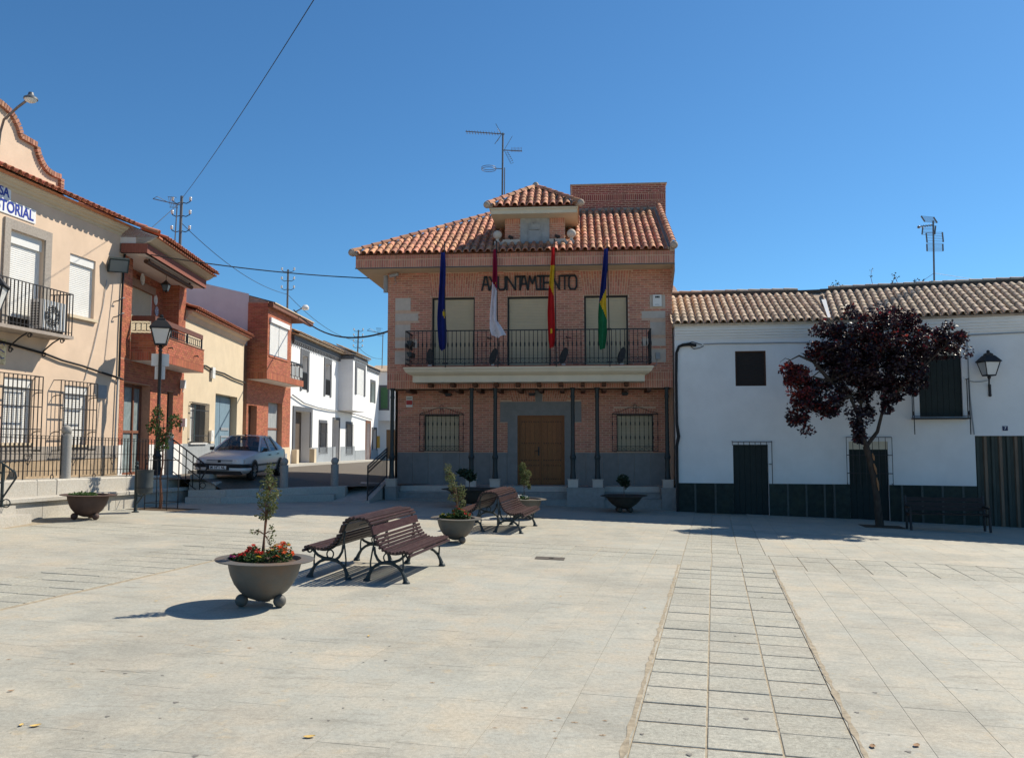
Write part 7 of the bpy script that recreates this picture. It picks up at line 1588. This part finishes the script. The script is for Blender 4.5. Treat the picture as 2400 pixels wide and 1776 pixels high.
def aerial(label, base, top, sc_=1):
    a = root('roof_aerial', label, 'aerial', base); mb = MB(); mb.tube([base, top], .022*sc_, 6); mb.build('mast', K['galv'], a)
    t = Vector(top); mb = MB(); mb.bar(t+Vector((-.75,-.3,.12))*sc_, t+Vector((.1,0,-.02))*sc_, .025*sc_)
    for k in range(4):
        p = t+Vector((-.1-.06*k,0,.0))*sc_; mb.bar(p+Vector((-.05,0,.30))*sc_, p+Vector((.05,0,-.12))*sc_, .012*sc_)
    mb.bar(t+Vector((-.35,0,.28))*sc_, t+Vector((-.02,0,.26))*sc_, .012*sc_); mb.bar(t+Vector((-.28,0,-.1))*sc_, t+Vector((.03,0,-.12))*sc_, .012*sc_); mb.tube([t+Vector((-.75,-.3,.12))*sc_, t+Vector((-.62,-.25,.22))*sc_, t+Vector((-.3,0,.06))*sc_], .01*sc_, 4)
    mb.build('yagi', K['galv'], a)
aerial('small television aerial beside the insulator mast on the nearer brick house', (-12.15,29.2,8.2), (-12.08,29.2,10.55))
aerial('distant aerial just left of the town hall, above the far street roofs', (-10.45,66,7.8), (-10.4,66,10.6), 1.6)
def wire(label, a, b, sag, r=.008, n=24):
    a, b = Vector(a), Vector(b); mb = MB(); mb.tube([a.lerp(b, i/n)-Vector((0,0,sag*4*(i/n)*(1-i/n))) for i in range(n+1)], r, 5); return tag(mb.build('overhead_wire', K['blackcable']), label, 'wire')
wire('long overhead wire running from the brick house mast up out of the picture', (-12.25,30,11.0), (-0.759,8.125,8.787), .2, .008, 40)
wire('slack wire between the two brick house masts', (-12.25,30,10.1), (-12.1,44,9.9), .45, .012)
wire('wire crossing from the nearer brick house to the town hall eave', F2(-.1,.5,7.55), T(UL-.55,.5,7.45), .12, .018)
wire('thick twisted cable from the street light to the town hall', (-11.75,44,9.05), T(UL-.0,-.6,5.85), .75, .035)
wire('slack wire from the farther brick house mast to the distant mast', (-12.1,44,9.9), (-11.3,60,9.3), .5, .014)
wire('thin wire from the beige house corner up to the rooftop mast', F1(-.05,.3,7.8), (-12.25,30,10.9), -.0, .010)
wire('short wire at the distant mast', (-11.3,60,8.9), (-10.45,66,8.6), .3, .014)
s4 = root('street_light', 'small street light on a bent arm at the farther brick house eave', 'street light', (-11.8,44,8.8)); mb = MB(); mb.tube([(-11.85,44,8.75),(-11.6,43.9,8.95),(-11.2,43.8,9.15)], .03, 6); mb.build('arm', K['galv'], s4); mb = MB(); mb.lathe([(0,.14),(.10,.12),(.2,0),(.18,-.12),(0,-.16)], (-11.05,43.7,9.15), 12); mb.build('shade', K['whiteplastic'], s4)
# manhole cover and litter on the plaza
mh = root('manhole_cover', 'small rectangular iron cover in the paving right of the benches', 'manhole cover', (.65,14.95,gz(.65)))
mb = MB(); mb.hexa([(.40,14.82,gz(.4)+.002),(.92,14.76,gz(.92)+.002),(.96,15.08,gz(.96)+.002),(.44,15.14,gz(.44)+.002),(.40,14.82,gz(.4)+.008),(.92,14.76,gz(.92)+.008),(.96,15.08,gz(.96)+.008),(.44,15.14,gz(.44)+.008)]); mb.build('cover', mat('iron cover', (.10,.085,.07), .7, .25, 20, .4, 60), mh)
mb = MB(); mb.hexa([(.66,14.93,gz(.66)+.008),(.74,14.92,gz(.7)+.008),(.75,14.97,gz(.7)+.008),(.67,14.98,gz(.66)+.008),(.66,14.93,gz(.66)+.014),(.74,14.92,gz(.7)+.014),(.75,14.97,gz(.7)+.014),(.67,14.98,gz(.66)+.014)]); mb.build('lifting_slot', K['blackplastic'], mh)
def gp(nx, ny):
    a = (nx-1200)/1932; b = -(ny-888)/1932; P_ = R(4.2); ry, rz = math.cos(P_)-b*math.sin(P_), math.sin(P_)+b*math.cos(P_); t = -2.1/(rz+.03*a); return a*t, ry*t
lr = random.Random(33); lm = mat('dry yellow leaf', (.62,.42,.14), .8, .25, 12)
for k, (nx, ny, s_, lbl) in enumerate(((725,1728,.10,'largest dry yellow leaf on the paving at the bottom of the picture'),(83,1702,.09,'dry curled leaf low at the left edge of the paving'),(50,1700,.06,'smaller dry leaf left of the curled one at the left edge'),(864,1491,.06,'pale dry leaf on the paving below the bench'),(366,1409,.05,'tiny dry leaf left of the planter shadow'),(1314,1398,.05,'small yellow leaf on the paving right of the bench'),(1512,1425,.05,'small yellow leaf beside the paver strip'),(2045,1750,.09,'thin brown leaf right of the paver strip at the bottom'),(2148,1748,.09,'curled brown leaf near the lower right corner'),(26,1620,.06,'reddish dry leaf at the left edge'))):
    x, y = gp(nx, ny); o = root('fallen_leaf', lbl, 'leaf', (x, y, gz(x)+.004), 'dry leaves on the paving', world=False); o.rotation_euler = (0, 0, lr.uniform(0, 6)); mb = MB(); n = 6; pr = None
    for i in range(n+1):
        t = i/n; w_ = s_*.28*math.sin(math.pi*min(1, t*.95+.03))**.8+.001; z = .004+.03*s_*6*(t-.5)**2
        q = [mb.pt((s_*(t-.5), -w_, z+.02*s_*3)), mb.pt((s_*(t-.5), 0, z)), mb.pt((s_*(t-.5), w_, z+.015*s_*3))]
        if pr: mb.fi([pr[0], pr[1], q[1], q[0]]); mb.fi([pr[1], pr[2], q[2], q[1]])
        pr = q
    o.scale = (.8,.8,.8); mb.build('blade', lm if k not in (7,8,9) else K['stake'], o)
# dark gum spots trodden into the slabs, joined: too many and too small to be things
mb = MB()
for _ in range(130):
    y = 4.8+10*lr.random()**1.6; x = lr.uniform(-.62,.62)*y; r = .005+.018*lr.random()**2; zc = gz(x)+.0022
    mb.fi([mb.pt((x+r*(1+.3*math.sin(3*t))*math.cos(t), y+r*(1+.3*math.sin(3*t))*math.sin(t), gz(x+r*math.cos(t))+.0024)) for t in [2*math.pi*i/9 for i in range(9)]])
tag(mb.build('gum_spots', mat('dark gum', (.19,.175,.155), .8)), 'dark trodden spots scattered over the pale paving', 'spots', kind='stuff')

# rusty bolt holes and gritty flecks left in the slabs near the paver strip
mb = MB()
for nx, ny, r in ((1230,1658,.020),(1292,1688,.012),(1310,1682,.014),(1346,1692,.018),(1418,1688,.013),(1300,1713,.009),(1413,1722,.017),(1301,1729,.012),(1013,1599,.016),(560,1500,.02),(450,1512,.018),(585,1518,.02),(330,1490,.02),(520,1553,.012),(170,1555,.02),(20,1545,.016),(240,1572,.014),(1160,1705,.012)):
    x, y = gp(nx, ny)
    for k, (m_, rr_, dz) in enumerate(((0, .9, .0018), (1, .4, .0026))):
        mb.fi([mb.pt((x+r*rr_*(1.6 if k == 0 else 1)*(1+.25*math.sin(3*t+nx))*math.cos(t), y+r*rr_*(1+.25*math.sin(2*t+ny))*math.sin(t), gz(x+r*rr_*1.6*math.cos(t))+dz)) for t in [2*math.pi*i/12 for i in range(12)]], m_)
tag(mb.build('rust_spots', [mat('faint rust bloom', (.38,.29,.20), .9, .2, 30), mat('rusty hole', (.12,.07,.04), .9, .3, 40)]), 'small rusty holes and stains in the slabs left of the paver strip', 'stains', kind='stuff')
